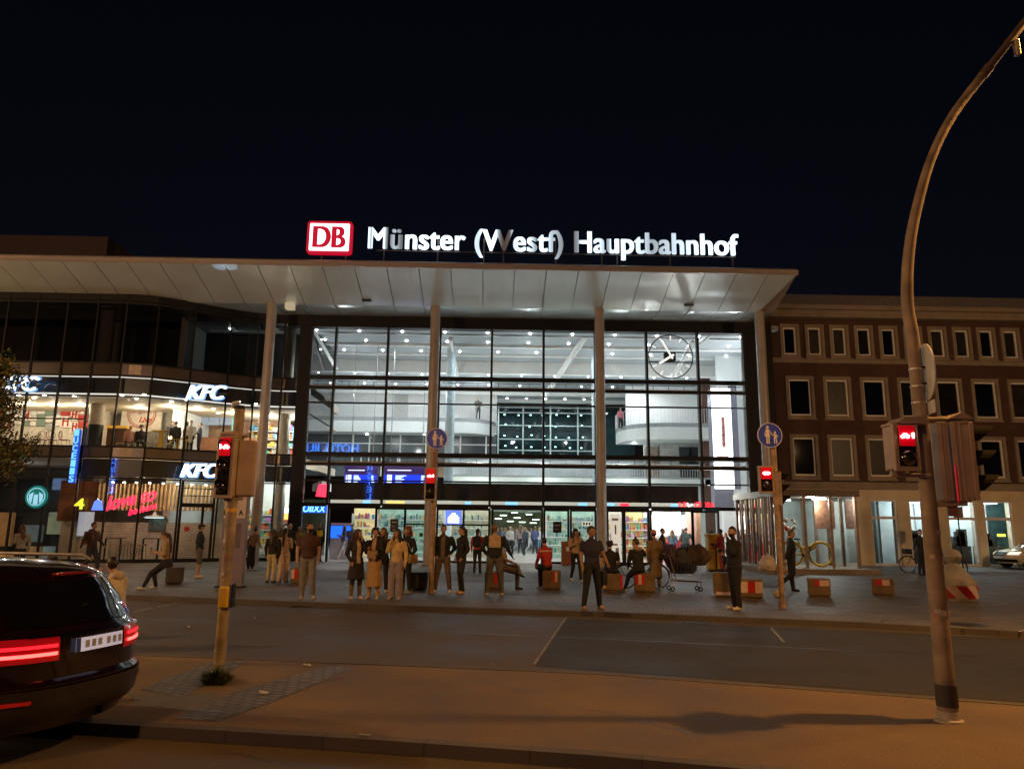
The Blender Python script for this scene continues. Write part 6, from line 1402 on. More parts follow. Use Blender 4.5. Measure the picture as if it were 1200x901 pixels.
    oval([(U((0, 0, .96)), .160*g*loose, .118*g*loose), (U((0, 0, 1.08)), w_*loose, .105*g*loose), (U((0, -.01, 1.22)), (.16 if female else .175)*g*loose, .12*g*loose), (U((0, -.005, 1.34)), .185*g if not female else .165*g, .115*g), (U((0, .005, 1.43)), .15*g, .085*g), (U((0, .01, 1.475)), .075, .065)], 'top')
    ar = 1.0 if sleeve == 'short' else 1.16
    for s in (-1, 1):
        S(sh[s], sh[s].lerp(el[s], .62), (.074 if sleeve != 'short' else .062)*g, .066*g*(1.0 if sleeve != 'short' else .93), 'top'); 
        S(sh[s].lerp(el[s], .62), el[s], .051*g*ar, .047*g*ar, 'top' if sleeve != 'short' else 'skin')
        S(el[s], wr[s], .047*g*ar, .033*ar, 'skin' if sleeve == 'short' else 'top')
        hd = (wr[s]-el[s]).normalized(); S(wr[s]+hd*.015, wr[s]+hd*.07, .026, .03, 'skin', 8)
        lr = 1.12 if not female else 1.02; lw = wide
        kz = .0
        S(hip[s], kn[s], .097*g*lr+wide*.3, .069*lr+wide*.6, 'bot'); 
        if shorts: S(kn[s], an[s], .052, .036, 'skin')
        else: S(kn[s], an[s], .067*lr+wide*.6, .05*lr+wide, 'bot')
        fd = (P-P)+V(s*.15, -1, 0).normalized()
        if sit and legs in ('cross', 'crossl') and an[s].z > .3: fd = V(.0 if s else 0, -.75, -.35).normalized()+V((an[s].x-kn[s].x), 0, 0)*.8; fd.normalize()
        if legs == 'walkb' and s < 0: fd = V(0, -.6, -.8)
        if legs == 'walk' and s < 0: fd = V(0, -.85, -.5).normalized()
        S(an[s]+V(0, .035, -.04), an[s]+fd*.16+V(0, 0, -.055), .043, .036, 'shoe', 8)
        toe[s] = fd
    S(neck-V(0, 0, .03), hb, .056, .052, 'skin')
    if skirt: 
        zb, rb_ = skirt; oval([(V(0, 0, zb), rb_, rb_*.8), (V(0, 0, (zb+.95)/2), (rb_+.15)/2*1.0, (rb_+.13)/2*.85), (V(0, 0, .97), .155, .12)], 'bot')
    if coat:
        zb, rb_ = coat; oval([(P+V(0, .01, zb-.93), rb_, rb_*.75), (P+V(0, .01, (zb-.93)/2), (rb_+.17)/2, (rb_+.15)/2*.8), (U((0, 0, 1.02)), .17*g, .13*g)], 'top')
    # head
    Rh = Matrix.Rotation(R(look), 3, 'Z') @ Matrix.Rotation(R(lean*.5+facedown), 3, 'X')
    def Hd(v): return hc+Rh @ Vector(v)
    mb.ell(hc+Rh @ V(0, .012, .018), (.074, .094, .098), 14, 10, rot=Rh); mb.ell(Hd((0, -.032, -.052)), (.052, .058, .062), 12, 8, rot=Rh)
    S(hb, Hd((0, .0, -.05)), .052, .055, 'skin'); segs.append((Hd((0, 0, .0)), Hd((0, 0, .03)), .09, .09, 'skin')); segs.append((Hd((0, -.05, -.06)), Hd((0, -.05, -.03)), .05, .05, 'skin'))
    mb.tube([Hd((0, -.082, .025)), Hd((0, -.108, -.012)), Hd((0, -.085, -.022))], [.008, .017, .012], 8)
    for s in (-1, 1): mb.ell(Hd((s*.076, .012, 0)), (.012, .022, .032), 8, 6, rot=Rh)
    vs_ = .014 if not low else .026
    me = bpy.data.meshes.new('tmp'); me.from_pydata(mb.v, [], mb.f)
    bm = bmesh.new(); bm.from_mesh(me); bmesh.ops.recalc_face_normals(bm, faces=bm.faces); bm.to_mesh(me); bm.free()
    ob = bpy.data.objects.new('tmp', me); COL.objects.link(ob)
    md = ob.modifiers.new('r', 'REMESH'); md.mode = 'VOXEL'; md.voxel_size = vs_; md.use_smooth_shade = True
    m2 = ob.modifiers.new('s', 'SMOOTH'); m2.iterations = 3; m2.factor = .5
    bpy.context.view_layer.update(); dg = bpy.context.evaluated_depsgraph_get()
    nm = bpy.data.meshes.new_from_object(ob.evaluated_get(dg)); bpy.data.objects.remove(ob); bpy.data.meshes.remove(me)
    nf = len(nm.polygons); C = np.empty(nf*3); nm.polygons.foreach_get('center', C); C = C.reshape(-1, 3)
    best = np.full(nf, 1e9); reg = np.zeros(nf, int)
    RG = {'skin': 0, 'top': 1, 'bot': 2, 'shoe': 3}
    for a, b, ra, rb_, rg in segs:
        a_ = np.array(a); d_ = np.array(b-a); L2 = max(1e-9, d_@d_); tt = np.clip((C-a_)@d_/L2, 0, 1); dist = np.linalg.norm(C-a_-tt[:, None]*d_, axis=1)-(ra+(rb_-ra)*tt)
        mk = dist < best-.002; best[mk] = dist[mk]; reg[mk] = RG[rg]
    # torso boundaries in the body frame
    Ri = np.array(Rl.transposed()); loc = (C-np.array(P))@Ri.T+np.array((0, 0, .93)); lx_, ly_, lz_ = loc.T
    onT = (reg == 1)
    hem = .93 if inner is None else .95
    if coat is None: reg[onT & (lz_ < hem-.03) & (abs(lx_) < .17)] = 2
    body = (reg == 1) & (abs(lx_) < .055) & (ly_ < -.03) & (lz_ > .9)
    if inner is not None: reg[body & (abs(lx_) < .045+.03*(lz_-1.0))] = 4
    hl = (C-np.array(hc))@np.array(Rh); hx_, hy_, hz_ = hl.T
    if beard: reg[(reg == 0) & (hz_ < -.028) & (hy_ < .0) & (hz_ > -.12) & (abs(hx_) < .09) & (abs(hy_) < .12)] = 5
    mouth = (hz_ < -.05) & (hz_ > -.064) & (hy_ < -.06) & (abs(hx_) < .024); reg[(reg == 0) & mouth] = 6
    if vest: reg[(reg == 1) & (lz_ > 1.14) & (lz_ < 1.42) & (abs(lx_) < .15)] = 7
    if trim == 'blackwaist': reg[(reg == 1) & (lz_ < 1.16) & (abs(lx_) < .19)] = 8
    if trim == 'blackwaist': reg[(reg == 1) & (abs(lx_) > .15)] = 8
    if trim == 'stripe': reg[(reg == 1) & (lz_ > 1.33) & (lz_ < 1.37) & (ly_ > .03)] = 9
    mats = [mat('skin_%d' % skin, SKIN[skin], .5, var=.06, scale=12), clothm(top), clothm(bot), clothm(shoe), clothm(inner or top), clothm(haircol, 'hairmat'), mat('lips', (.28, .1, .08), .5), clothm((.65, .55, .02)), clothm((.015, .015, .018)), clothm((.55, .5, .45))]
    # append fingers, eyes to the same mesh
    ex = MB(); ex.m = []
    for s in (-1, 1):
        hd = (wr[s]-el[s]).normalized(); side = hd.cross(V(1, 0, 0)); side = side.normalized() if side.length > .2 else V(0, 1, 0); pn = hd.cross(side)
        o = wr[s]+hd*.085
        for i, (q, L_) in enumerate(((-.024, .062), (-.008, .072), (.008, .068), (.023, .052))):
            b0 = o+side*q-hd*.012; cu = pn*(-s)*.4
            ex.tube([b0, b0+(hd+cu*.3).normalized()*L_*.5, b0+(hd+cu*.3).normalized()*L_*.5+(hd+cu*1.6).normalized()*L_*.5], [.009, .0085, .006], 5, 0)
        b0 = wr[s]+hd*.03-side*.028; ex.tube([b0, b0+(hd*.7-side*.6).normalized()*.035, b0+(hd*.7-side*.6).normalized()*.035+(hd-side*.1).normalized()*.025], [.011, .009, .007], 5, 0)
        ex.ell(Hd((s*.03, -.079, .014)), (.0125, .006, .0075), 8, 5, 10, rot=Rh); ex.ell(Hd((s*.03, -.084, .014)), (.006, .004, .006), 6, 5, 11, rot=Rh)
        ex.tube([Hd((s*.014, -.088, .032)), Hd((s*.048, -.075, .031))], .005, 4, 5)
    mats += [mat('eye_white', (.6, .58, .55), .3, var=0), mat('eye_dark', (.02, .015, .01), .2, var=0)]
    nv = len(nm.vertices); co_ = np.empty(nv*3); nm.vertices.foreach_get('co', co_); verts = [tuple(v) for v in co_.reshape(-1, 3)]+ex.v
    faces = [tuple(p.vertices) for p in nm.polygons]+[tuple(i+nv for i in f) for f in ex.f]; bpy.data.meshes.remove(nm)
    me = bpy.data.meshes.new('body'); me.from_pydata(verts, [], faces)
    for q in mats: me.materials.append(q)
    me.polygons.foreach_set('material_index', list(reg)+ex.m); me.polygons.foreach_set('use_smooth', [True]*len(faces))
    bo = bpy.data.objects.new('body', me); COL.objects.link(bo); bo.parent = t
    # hair
    hm = clothm(haircol, 'hairmat')
    if hair != 'bald' and hat != 'hoodup':
        h = MB(); bm = bmesh.new(); bmesh.ops.create_icosphere(bm, subdivisions=3, radius=1); rn = random.Random(int(x*100+y*10))
        fr = .02 if female else .035
        for v in bm.verts:
            q = v.co; b_ = 1+.06*noise.noise(q*4+V(x, y, 0)); r_ = V(.087, .107, .108) if female or hair == 'curlys' else V(.081, .101, .104)
            low_ = q.z < (-.1 if q.y < .25 else -.75); front = q.y < -.35 and q.z < .45
            sc_ = .80 if (front or (low_ and q.y < .25)) else 1
            v.co = Hd((q.x*r_.x*b_*sc_, .016+q.y*r_.y*b_*sc_, .026+q.z*r_.z*b_*sc_))
        bm.verts.index_update(); h.add([v.co.copy() for v in bm.verts], [[v.index for v in f.verts] for f in bm.faces]); bm.free()
        if hair in ('long', 'blong'):
            h.tube([Hd((0, .05, .05)), Hd((0, .085, -.06)), Hd((0, .09, -.16)), U((0, .12, 1.36)), U((0, .125, 1.22))], [.07, .085, .08, .085, .03], 12, flat=.5)
            for s in (-1, 1): h.tube([Hd((s*.06, -.01, .05)), Hd((s*.085, .0, -.06)), U((s*.09, -.03, 1.46)), U((s*.1, -.06, 1.3))], [.03, .035, .035, .015], 8)
        if hair == 'pony': h.tube([Hd((0, .1, .05)), Hd((0, .14, .0)), Hd((0, .13, -.12)), U((0, .14, 1.35)), U((0, .13, 1.15))], [.03, .04, .045, .04, .012], 10)
        if hair == 'bun': h.ell(Hd((0, .04, .14)), (.04, .04, .04), 10, 8)
        if hair in ('curly', 'curlys'):
            n_ = 60 if hair == 'curly' else 26
            for i in range(n_):
                a = rn.uniform(0, 6.28); zz = rn.uniform(-.16 if hair == 'curly' else .0, .11); rr = .085*math.sqrt(max(.1, 1-(zz/.14)**2)) if zz > -.05 else .1
                yy = .02+rr*1.1*math.sin(a)
                if yy < -.03 and zz < .06: continue
                h.ell(Hd((rr*math.cos(a), yy, zz+.01)), rn.uniform(.022, .036), 7, 5)
        h.build('hair', hm, t, True)
    if hat == 'cap':
        h = MB(); h.ell(Hd((0, .012, .055)), (.088, .108, .075), 16, 8, rot=Rh); h.ell(Hd((0, -.11, .045)), (.065, .07, .01), 12, 6, rot=Rh); h.build('cap', clothm((.02, .02, .02)), t, True)
    if hat == 'beanie':
        h = MB(); h.ell(Hd((0, .015, .06)), (.09, .11, .09), 16, 8, rot=Rh); h.build('beanie', clothm((.5, .22, .2)), t, True)
    if hat == 'whitecap':
        h = MB(); h.ell(Hd((0, .015, .05)), (.095, .115, .095), 16, 8, rot=Rh); h.build('cap', clothm((.55, .45, .32)), t, True)
    if hood: h = MB(); h.ell(U((0, .085, 1.46)), (.12, .07, .075), 14, 8); h.build('hood', clothm(hood), t, True)
    if bag:
        kind_, col_ = bag; h = MB()
        if kind_ == 'backpack': h.rbox(-.15, .15, .10, .27, 1.02, 1.45, .05); [h.tube([(s*.1, .1, 1.4), (s*.11, .0, 1.47), (s*.115, -.11, 1.38), (s*.12, -.12, 1.2), (s*.13, .08, 1.1)], .016, 6) for s in (-1, 1)]
        if kind_ == 'shoulder': h.rbox(.16, .26, -.14, .18, .78, 1.02, .03); h.tube([(.21, 0, 1.02), (.12, -.1, 1.3), (-.08, -.02, 1.46), (.02, .12, 1.3), (.2, .1, 1.0)], .01, 5)
        if kind_ == 'front': h.rbox(-.12, .14, -.28, -.13, .98, 1.2, .04)
        if kind_ == 'hand': h.rbox(.2, .34, -.1, .14, .5, .8, .03); h.tube([(.25, -.04, .8), (.25, 0, .88), (.25, .05, .8)], .008, 5)
        b = h.build('bag', clothm(col_), t, True)
        for i, v in enumerate(b.data.vertices): v.co = U(v.co)
    if phone:
        h = MB(); c_ = (wr[1]+wr[-1])/2+V(0, -.1, .06) if arms[0] == 'phone' and arms[1] == 'phone' else wr[1]+V(0, -.07, .07)
        h.rbox(c_.x-.036, c_.x+.036, c_.y-.006, c_.y+.006, c_.z-.07, c_.z+.07, .004); h.build('phone', m_black, t)
    return t
def clothm(c, kind='cloth'):
    nm = '%s_%02x%02x%02x' % ((kind,)+tuple(int(min(1, q)*255) for q in c))
    return mat(nm, c, .85 if kind == 'cloth' else .5, var=.22, scale=9, bump=.25 if kind == 'cloth' else .1, bscale=25)
BK = (.014, .014, .016); DN = (.03, .035, .06); CR_ = (.55, .45, .33)
def PP(label, px, py, **kw):
    g = gnd(px, py); return person(label, g.x, g.y, **kw)
def sat(label, px, py, dy=.0, **kw):   # sits on a block whose front edge foot is at px,py
    g = gnd(px, py); return person(label, g.x, g.y+.3+dy, pose='sit', **kw)
# facing: rz=0 looks at the camera, 180 has the back to the camera, 90 looks right (+x), -90 left
PP('woman with long brown hair in a pale grey top at the far left edge', 20, 676, rz=R(-130), H=1.68, hair='long', haircol=(.12, .05, .02), top=(.35, .36, .33), bot=BK, arms=('down', 'phone'))
PP('man with an orange backpack walking right before the left shop window', 104, 674, rz=R(75), H=1.78, top=(.06, .045, .035), bot=(.03, .035, .05), legs='walk', bag=('backpack', (.45, .14, .05)), arms=('swingb', 'swingf'), hood=(.02, .02, .025))
# three people low behind the car roof
for k_, (px, lab, kw) in enumerate(((12, 'person in a beige cap, head visible above the car roof at the left edge', dict(hat='whitecap', top=(.5, .42, .3), look=20)),
        (60, 'woman with black hair looking left just above the car roof', dict(hair='curly', top=BK, look=-55, H=1.66)),
        (143, 'dark haired person in a cream hoodie sitting right behind the car', dict(top=(.55, .47, .35), hood=(.5, .42, .32), look=-40, lean=12, hair='short', arms=('lap', 'face'), H=1.78)))):
    g = gnd(px, 735, -.13); g.y = (12.9, 12.7, 11.8)[k_]; g.x = at(px, 655, g.y).x
    t = thing('folding_stool', ['low dark folding stool hidden behind the car, left of three', 'low dark folding stool hidden behind the car, middle of three', 'low dark folding stool under the person in the cream hoodie'][k_], 'stool', (g.x, g.y, -.10), 0, 'low stools behind the car')
    mb = MB(); hs0 = .28; mb.rbox(g.x-.2, g.x+.2, g.y-.18, g.y+.18, .28, .33, .01); mb.build('seat', m_black, t)
    for sx in (-1, 1):
        for sy in (-1, 1): mb = MB(); mb.tube([(g.x+sx*.17, g.y+sy*.15, -.10), (g.x+sx*.15, g.y+sy*.13, .29)], .013, 6); mb.build('leg', m_steel, t)
    kw = dict(kw); person(lab, g.x, g.y, rz=R(-25 if k_ < 2 else -100), z=-.10 if k_ == 2 else .04, pose='sit', seat=.45 if k_ == 2 else .3, **kw)
PP('woman in a beige jacket sitting on a dark block and reading her phone', 192, 690, rz=R(-72), H=1.74, pose='sit', seat=.62, legs='perch', top=(.36, .26, .16), bot=BK, hair='pony', haircol=(.08, .04, .02), arms=('phone', 'phone'), phone=True, facedown=18, bag=('shoulder', BK), inner=None, lean=8)
PP('man in black jacket, cap and grey shorts walking before the restaurant door', 231, 677, rz=R(120), H=1.76, top=BK, bot=(.10, .09, .085), shorts=True, hat='cap', arms=('pocket', 'pocket'), shoe=(.6, .5, .35), skin=0, legs='relax')
PP('woman in a long black skirt leaning behind the information stele', 293, 668, rz=R(150), H=1.66, top=(.22, .15, .1), bot=BK, skirt=(.18, .2), hair='bun', arms=('out', 'down'), lean=14)
PP('woman with long black hair, black top and cream trousers, left of a pair', 317, 683, rz=R(165), H=1.62, top=BK, bot=(.5, .42, .28), hair='long', shoe=(.05, .03, .03), legs='relax')
PP('woman with a long ponytail, beige top and wide cream trousers, right of a pair', 331, 683, rz=R(170), H=1.66, top=(.42, .3, .2), bot=(.55, .42, .3), wide=.035, hair='pony', shoe=BK, bag=('shoulder', BK), arms=('phone', 'phone'))
PP('man with shaved head in a tan jacket by the passage door, left of two', 327, 664, rz=R(20), H=1.78, top=(.16, .12, .08), bot=BK, hair='bald', haircol=BK, legs='walk')
PP('man with shaved head in a dark jacket by the passage door, right of two', 337, 664, rz=R(-15), H=1.8, top=BK, bot=BK, hair='bald', legs='walk', arms=('swingb', 'swingf'))
PP('bearded man in brown t-shirt and grey trousers on the kerb looking right', 358, 702, rz=R(15), H=1.84, top=(.07, .035, .025), bot=(.2, .19, .18), sleeve='short', beard=True, look=55, legs='relax', shoe=(.45, .38, .3), arms=('down', 'down'), girth=1.0)
PP('security guard in black with yellow vest panel standing at the hall corner', 372, 658, rz=R(35), H=1.84, top=BK, bot=BK, vest=1, shoe=BK, arms=('hips', 'down'), girth=1.1)
PP('person in dark jacket and yellow scarf behind the man in the brown t-shirt', 349, 659, rz=R(30), H=1.66, top=(.3, .22, .05), bot=BK, hair='long', haircol=(.2, .12, .05), arms=('pocket', 'down'))
g = at(402, 636, 38.5); person('woman in white trousers walking through the wide left doorway', g.x, 38.6, R(-60), H=1.7, z=.012, top=(.15, .15, .25), bot=(.6, .6, .6), hair='long', arms=('phone', 'phone'), legs='walk')
g = at(412, 636, 38.2); person('person in dark patterned shirt standing in the wide left doorway', g.x, 38.2, R(10), H=1.78, z=.012, top=(.12, .12, .2), bot=BK, arms=('phone', 'down'))
PP('woman in a long dark open coat, beige blouse and olive trousers', 416, 702, rz=R(30), H=1.68, top=(.025, .02, .02), inner=(.5, .38, .28), bot=(.17, .14, .08), coat=(.5, .24), hair='long', haircol=(.05, .02, .015), arms=('pocket', 'face'), look=40, shoe=(.55, .42, .32))
PP('woman with curly black hair and long tan skirt in the group', 437, 702, rz=R(-10), H=1.72, top=BK, inner=(.4, .25, .15), bot=(.4, .25, .1), skirt=(.3, .23), hair='curly', arms=('phone', 'lap'), shoe=(.5, .4, .3), bag=('front', (.3, .2, .1)))
PP('woman all in black with white sneakers standing behind the tan skirt', 447, 694, rz=R(-8), H=1.72, top=BK, bot=BK, hair='long', haircol=(.10, .05, .03), look=-20, shoe=(.6, .55, .4))
PP('woman in a yellow cream hoodie and wide lilac grey trousers', 463, 703, rz=R(-15), H=1.70, top=(.58, .43, .2), bot=(.27, .23, .24), wide=.045, hair='blong', haircol=(.012, .01, .01), arms=('face', 'down'), shoe=(.4, .33, .28), inner=None, look=-15)
PP('woman with curly auburn hair in black jacket and black trousers', 475, 695, rz=R(-35), H=1.76, top=BK, bot=BK, hair='curly', haircol=(.16, .05, .02), arms=('lap', 'pocket'), bag=('shoulder', (.3, .22, .12)), look=-40, shoe=(.55, .5, .4))
PP('man in an open dark jacket and grey trousers right of the middle post', 518, 694.5, rz=R(0), H=1.82, top=(.02, .02, .022), inner=(.13, .10, .06), bot=(.13, .10, .09), legs='apart', arms=('pocket', 'hips'), shoe=(.6, .55, .45), girth=1.05)
PP('woman in black with a long ponytail talking to the man in the open jacket', 540, 695.5, rz=R(-60), H=1.78, top=BK, bot=(.02, .02, .022), hair='pony', arms=('pocket', 'pocket'), shoe=(.6, .42, .25), legs='relax')
PP('woman in a red and black jacket standing farther back near the glass', 559, 671.5, rz=R(170), H=1.68, top=(.5, .05, .04), bot=BK, hair='pony', bag=('backpack', BK), shoe=BK, arms=('down', 'down'))
PP('man seen from behind in a cream and black shirt with legs apart', 579, 698, rz=R(180), H=1.86, skin=2, top=(.42, .32, .2), bot=(.11, .1, .095), hair='bald', haircol=(.02, .015, .012), trim='blackwaist', legs='apart', arms=('out', 'hips'), shoe=(.65, .5, .25), girth=1.08)
sat('person in a tan jacket sitting cross legged on a block and facing right', 590, 691, rz=R(80), H=1.76, seat=.52, legs='crossl', top=(.3, .19, .09), bot=(.15, .12, .08), lean=-8, arms=('lap', 'brace'), hair='short', shoe=(.03, .03, .03))
sat('man in a red jacket sitting on a block with his back turned', 642, 692, rz=R(-140), H=1.78, seat=.56, legs='crossl', top=(.42, .03, .03), bot=BK, trim='stripe', lean=10, arms=('lap', 'lap'), hair='short', look=-30)
PP('woman in a tan top with backpack straps and black trousers before the third column', 675, 681.5, rz=R(10), H=1.74, top=(.42, .29, .17), bot=BK, hair='long', haircol=(.03, .02, .02), bag=('backpack', BK), arms=('phone', 'face'), legs='walk', phone=True, hat='cap')
PP('young man in navy t-shirt and black trousers standing on the kerb', 694, 714, rz=R(20), H=1.82, skin=1, top=(.02, .022, .055), bot=BK, sleeve='short', look=30, arms=('down', 'swingf'), legs='apart', shoe=(.4, .25, .12), bag=('hand', BK))
sat('curly haired person in black t-shirt sitting on a block, back turned', 718, 694, rz=R(176), H=1.76, seat=.5, legs='wide', top=BK, bot=BK, sleeve='short', hair='curlys', lean=14, arms=('lap', 'brace'))
sat('person in a black hoodie with beige hood sitting on a block, back turned', 752, 696, rz=R(-155), H=1.78, seat=.56, legs='perch', top=BK, bot=BK, hood=(.35, .22, .12), hair='bun', haircol=(.05, .03, .02), lean=12, arms=('up', 'lap'), girth=1.12)
PP('person in a long tan coat and pink cap behind the black hoodie', 769, 691, rz=R(-160), H=1.72, top=(.2, .14, .07), bot=(.12, .09, .05), coat=(.35, .22), hat='beanie', hair='short', lean=6)
PP('person in dark clothes walking by the snack shop window', 777, 668, rz=R(70), H=1.76, top=(.05, .03, .03), bot=BK, hair='bun', haircol=(.1, .05, .03), arms=('swingb', 'swingf'), legs='walk')
g = at(794, 630, 39.5); person('customer in a light blue jacket at the red counter', g.x, 40.6, R(160), H=1.66, z=.012, top=(.12, .25, .4), bot=DN, hair='long', haircol=(.3, .18, .08))
g = at(808, 630, 39.5); person('customer in a grey green jacket at the red counter', g.x, 40.2, R(175), H=1.80, z=.012, top=(.08, .12, .12), bot=DN, hair='short', haircol=(.1, .05, .03), arms=('out', 'lap'))
g = at(801, 630, 41.2); person('person in a pink top between the customers at the red counter', g.x, 41.2, R(140), H=1.68, z=.012, top=(.4, .2, .16), bot=BK, hair='long', haircol=(.2, .1, .05), low=True)
PP('person with dark hair behind the yellow container', 836, 666, rz=R(160), H=1.7, top=(.4, .38, .36), bot=BK)
PP('person in a dark red jacket right of the yellow container', 847, 670, rz=R(-130), H=1.76, skin=2, top=(.22, .02, .025), bot=(.35, .06, .04), arms=('lap', 'lap'), shoe=(.5, .4, .3))
PP('man in a black padded jacket standing near the kerb and facing left', 863, 714.5, rz=R(-80), H=1.84, top=BK, bot=BK, beard=True, shoe=(.6, .48, .33), arms=('pocket', 'face'), legs='stand', girth=1.12)
sat('person in dark clothes crouched on the plinth by the white bag', 884, 694, dy=1.6, rz=R(-100), H=1.7, seat=.35, legs='stand', top=BK, bot=BK, lean=28, arms=('lap', 'lap'), hat='cap')
PP('man in a black tracksuit striding right past the slim pole', 929, 693.5, rz=R(80), H=1.78, top=BK, bot=BK, shoe=BK, hair='short', haircol=(.12, .08, .06), arms=('swingb', 'out'), legs='walkb', lean=4)
PP('person with a jacket standing at the side of the pavilion glass', 991, 667, rz=R(180), H=1.66, top=(.2, .1, .1), bot=BK, hair='short', arms=('hips', 'hips'))
PP('person in dark clothes holding the black bicycle before the shop windows', 1081, 674, rz=R(20), H=1.84, top=BK, bot=BK, shoe=BK, arms=('out', 'swingf'))
g = at(560, 493, 54.6); person('person in a grey jacket leaning at the upper gallery railing', g.x, 54.5, R(10), H=1.80, z=g.z-.02, top=(.06, .06, .055), bot=BK, arms=('lap', 'lap'), low=True, group='people inside the station')
g = at(727, 493, 50.4); person('person in pink behind the railing of the right upper gallery', at(727, 493, 51).x, 51, R(30), H=1.6, z=wz(500, 49, 780), top=(.4, .12, .15), bot=BK, low=True, hair='long', group='people inside the station')
# crowd inside the wide central doorway
cr = [(583, 46.5, 1.72, (.04, .045, .07), DN, -20, 'short', 'dark blue jacket at the left end'), (592, 50, 1.68, (.3, .3, .34), DN, 160, 'long', 'light grey jacket, second from the left'), (598, 47.5, 1.76, (.45, .4, .38), BK, 30, 'short', 'cream sweater carrying a bag'),
      (604, 52, 1.7, (.1, .1, .14), (.3, .3, .3), 120, 'short', 'charcoal coat farther in'), (610, 48, 1.84, (.35, .27, .24), DN, 170, 'long', 'beige hooded jacket, tallest in the middle'), (614, 46, 1.72, (.05, .06, .1), (.03, .03, .05), -90, 'pony', 'navy coat in the middle'),
      (621, 51, 1.7, (.5, .4, .36), (.5, .48, .5), 60, 'blong', 'pale pink sweater'), (627, 48, 1.78, (.08, .1, .22), DN, 175, 'short', 'royal blue shirt right of the middle'), (632, 50, 1.72, (.5, .5, .55), (.12, .25, .4), 20, 'long', 'white shirt at the right end'),
      (588, 54, 1.7, (.2, .08, .08), BK, 0, 'short', 'wine red jacket deep inside'), (617, 55, 1.74, (.3, .32, .3), BK, 180, 'short', 'grey shirt deep inside'), (601, 56, 1.66, (.5, .42, .4), DN, 10, 'long', 'blush cardigan deep inside')]
for i, (px, Y, H_, tc_, bc_, rz_, hr, nm_c) in enumerate(cr):
    person('traveller in a '+nm_c+', in the central doorway crowd', at(px, 640, Y).x, Y, R(rz_), H=H_, z=.012, top=tc_, bot=bc_, hair=hr, haircol=((.02, .015, .01), (.15, .08, .04), (.3, .2, .1))[i % 3], low=True, legs=('walk', 'stand', 'relax')[i % 3], arms=(('swingb', 'swingf'), ('phone', 'down'), ('pocket', 'pocket'))[i % 3], group='travellers inside the central doorway', bag=(('backpack', (.05, .08, .1)) if i % 4 == 1 else None))
# restaurant guests upstairs
FZ = 5.1
for (px, Y, kw, lab) in ((151, 36.6, dict(pose='sit', seat=.45, top=(.4, .2, .15), hair='short', haircol=(.3, .15, .08)), 'guest in a pink shirt seated upstairs, left of two'),
        (164, 36.4, dict(pose='sit', seat=.45, top=BK, hair='curlys'), 'guest in black seated upstairs, right of two'), (200, 37.4, dict(top=(.1, .1, .12), hair='short', haircol=(.03, .02, .015)), 'guest in dark clothes standing behind the yellow chair upstairs'),
        (204, 36.6, dict(pose='sit', seat=.7, top=(.05, .05, .06), hair='short'), 'guest with dark jacket perched on a yellow stool upstairs'), (216, 37.4, dict(top=BK, hair='long', arms=('pocket', 'pocket')), 'guest in a black coat standing left of the white jacket upstairs'),
        (222, 37.0, dict(top=(.6, .58, .52), hair='short', coat=(.7, .18)), 'guest in a long white jacket upstairs'), (233, 37.8, dict(top=(.03, .03, .05), hair='short', arms=('phone', 'phone')), 'guest in navy at the counter upstairs')):
    person(lab, at(px, 520, Y).x, Y, R(random.Random(px).choice((30, -60, 150, 200))), H=1.7, z=FZ, low=True, bot=kw.pop('bot', BK), group='guests in the upstairs restaurant', **kw)
def chair(x, y, rz, col, lab, grp, h=.45):
    t = thing('dining_chair', lab, 'chair', (x, y, FZ), rz, grp, local=True); m_ = mat('chair_%s' % grp[:5], col, .5)
    mb = MB(); mb.rbox(-.2, .2, -.2, .2, h-.03, h, .01); mb.build('seat', m_, t)
    mb = MB(); mb.torus((0, .2, h+.22), .2, .015, 'y', 20, 6); mb.tube([(-.1, .2, h+.05), (-.1, .2, h+.4)], .01, 5); mb.tube([(.1, .2, h+.05), (.1, .2, h+.4)], .01, 5); mb.build('backrest', m_, t)
    for sx in (-1, 1):
        for sy in (-1, 1): mb = MB(); mb.tube([(sx*.2, sy*.2, 0), (sx*.16, sy*.16, h-.02)], .013, 5); mb.build('leg', m_, t)
for i, (px, lab) in enumerate(((143, 'pale metal dining chair at the left end of the row upstairs'), (153, 'pale metal dining chair under the guest in the pink shirt'), (165, 'pale metal dining chair under the guest in black'), (177, 'pale metal dining chair, left of the empty pair upstairs'), (187, 'pale metal dining chair, right of the empty pair upstairs'), (197, 'pale metal dining chair beside the yellow stool'))):
    Y = 36.5; chair(at(px, 520, Y).x, Y+.05*(i % 2), R(40*i), (.55, .52, .45), lab, 'pale metal chairs upstairs')
for i, (px, lab) in enumerate(((204, 'yellow high chair upstairs under the perched guest'), (213, 'yellow high chair left of the white jacket upstairs'))): chair(at(px, 520, 36.6).x, 36.65, R(30*i), (.6, .4, .02), lab, 'yellow high chairs upstairs', .7)
for i, (px, lab) in enumerate(((45, 'dark red upholstered chair below the mural, leftmost'), (60, 'dark red upholstered chair below the mural, middle'), (75, 'dark red upholstered chair below the mural, rightmost'))): chair(at(px, 520, 35.2).x, 35.2, R(50*i), (.3, .03, .05), lab, 'red chairs below the mural')
a = at(193, 505, 36.3); t = thing('yellow_table', 'tall bright yellow table lit from above in the upstairs restaurant', 'table', (a.x, 36.3, FZ)); mb = MB(); mb.rbox(a.x-.5, a.x+.1, 36.0, 36.6, FZ+1.02, FZ+1.07, .01); mb.build('table_top', m_yellow, t); mb = MB(); mb.tube([(a.x-.15, 36.3, FZ), (a.x-.15, 36.3, FZ+1.02)], [.16, .08], 12); mb.build('pedestal', m_yellow, t)
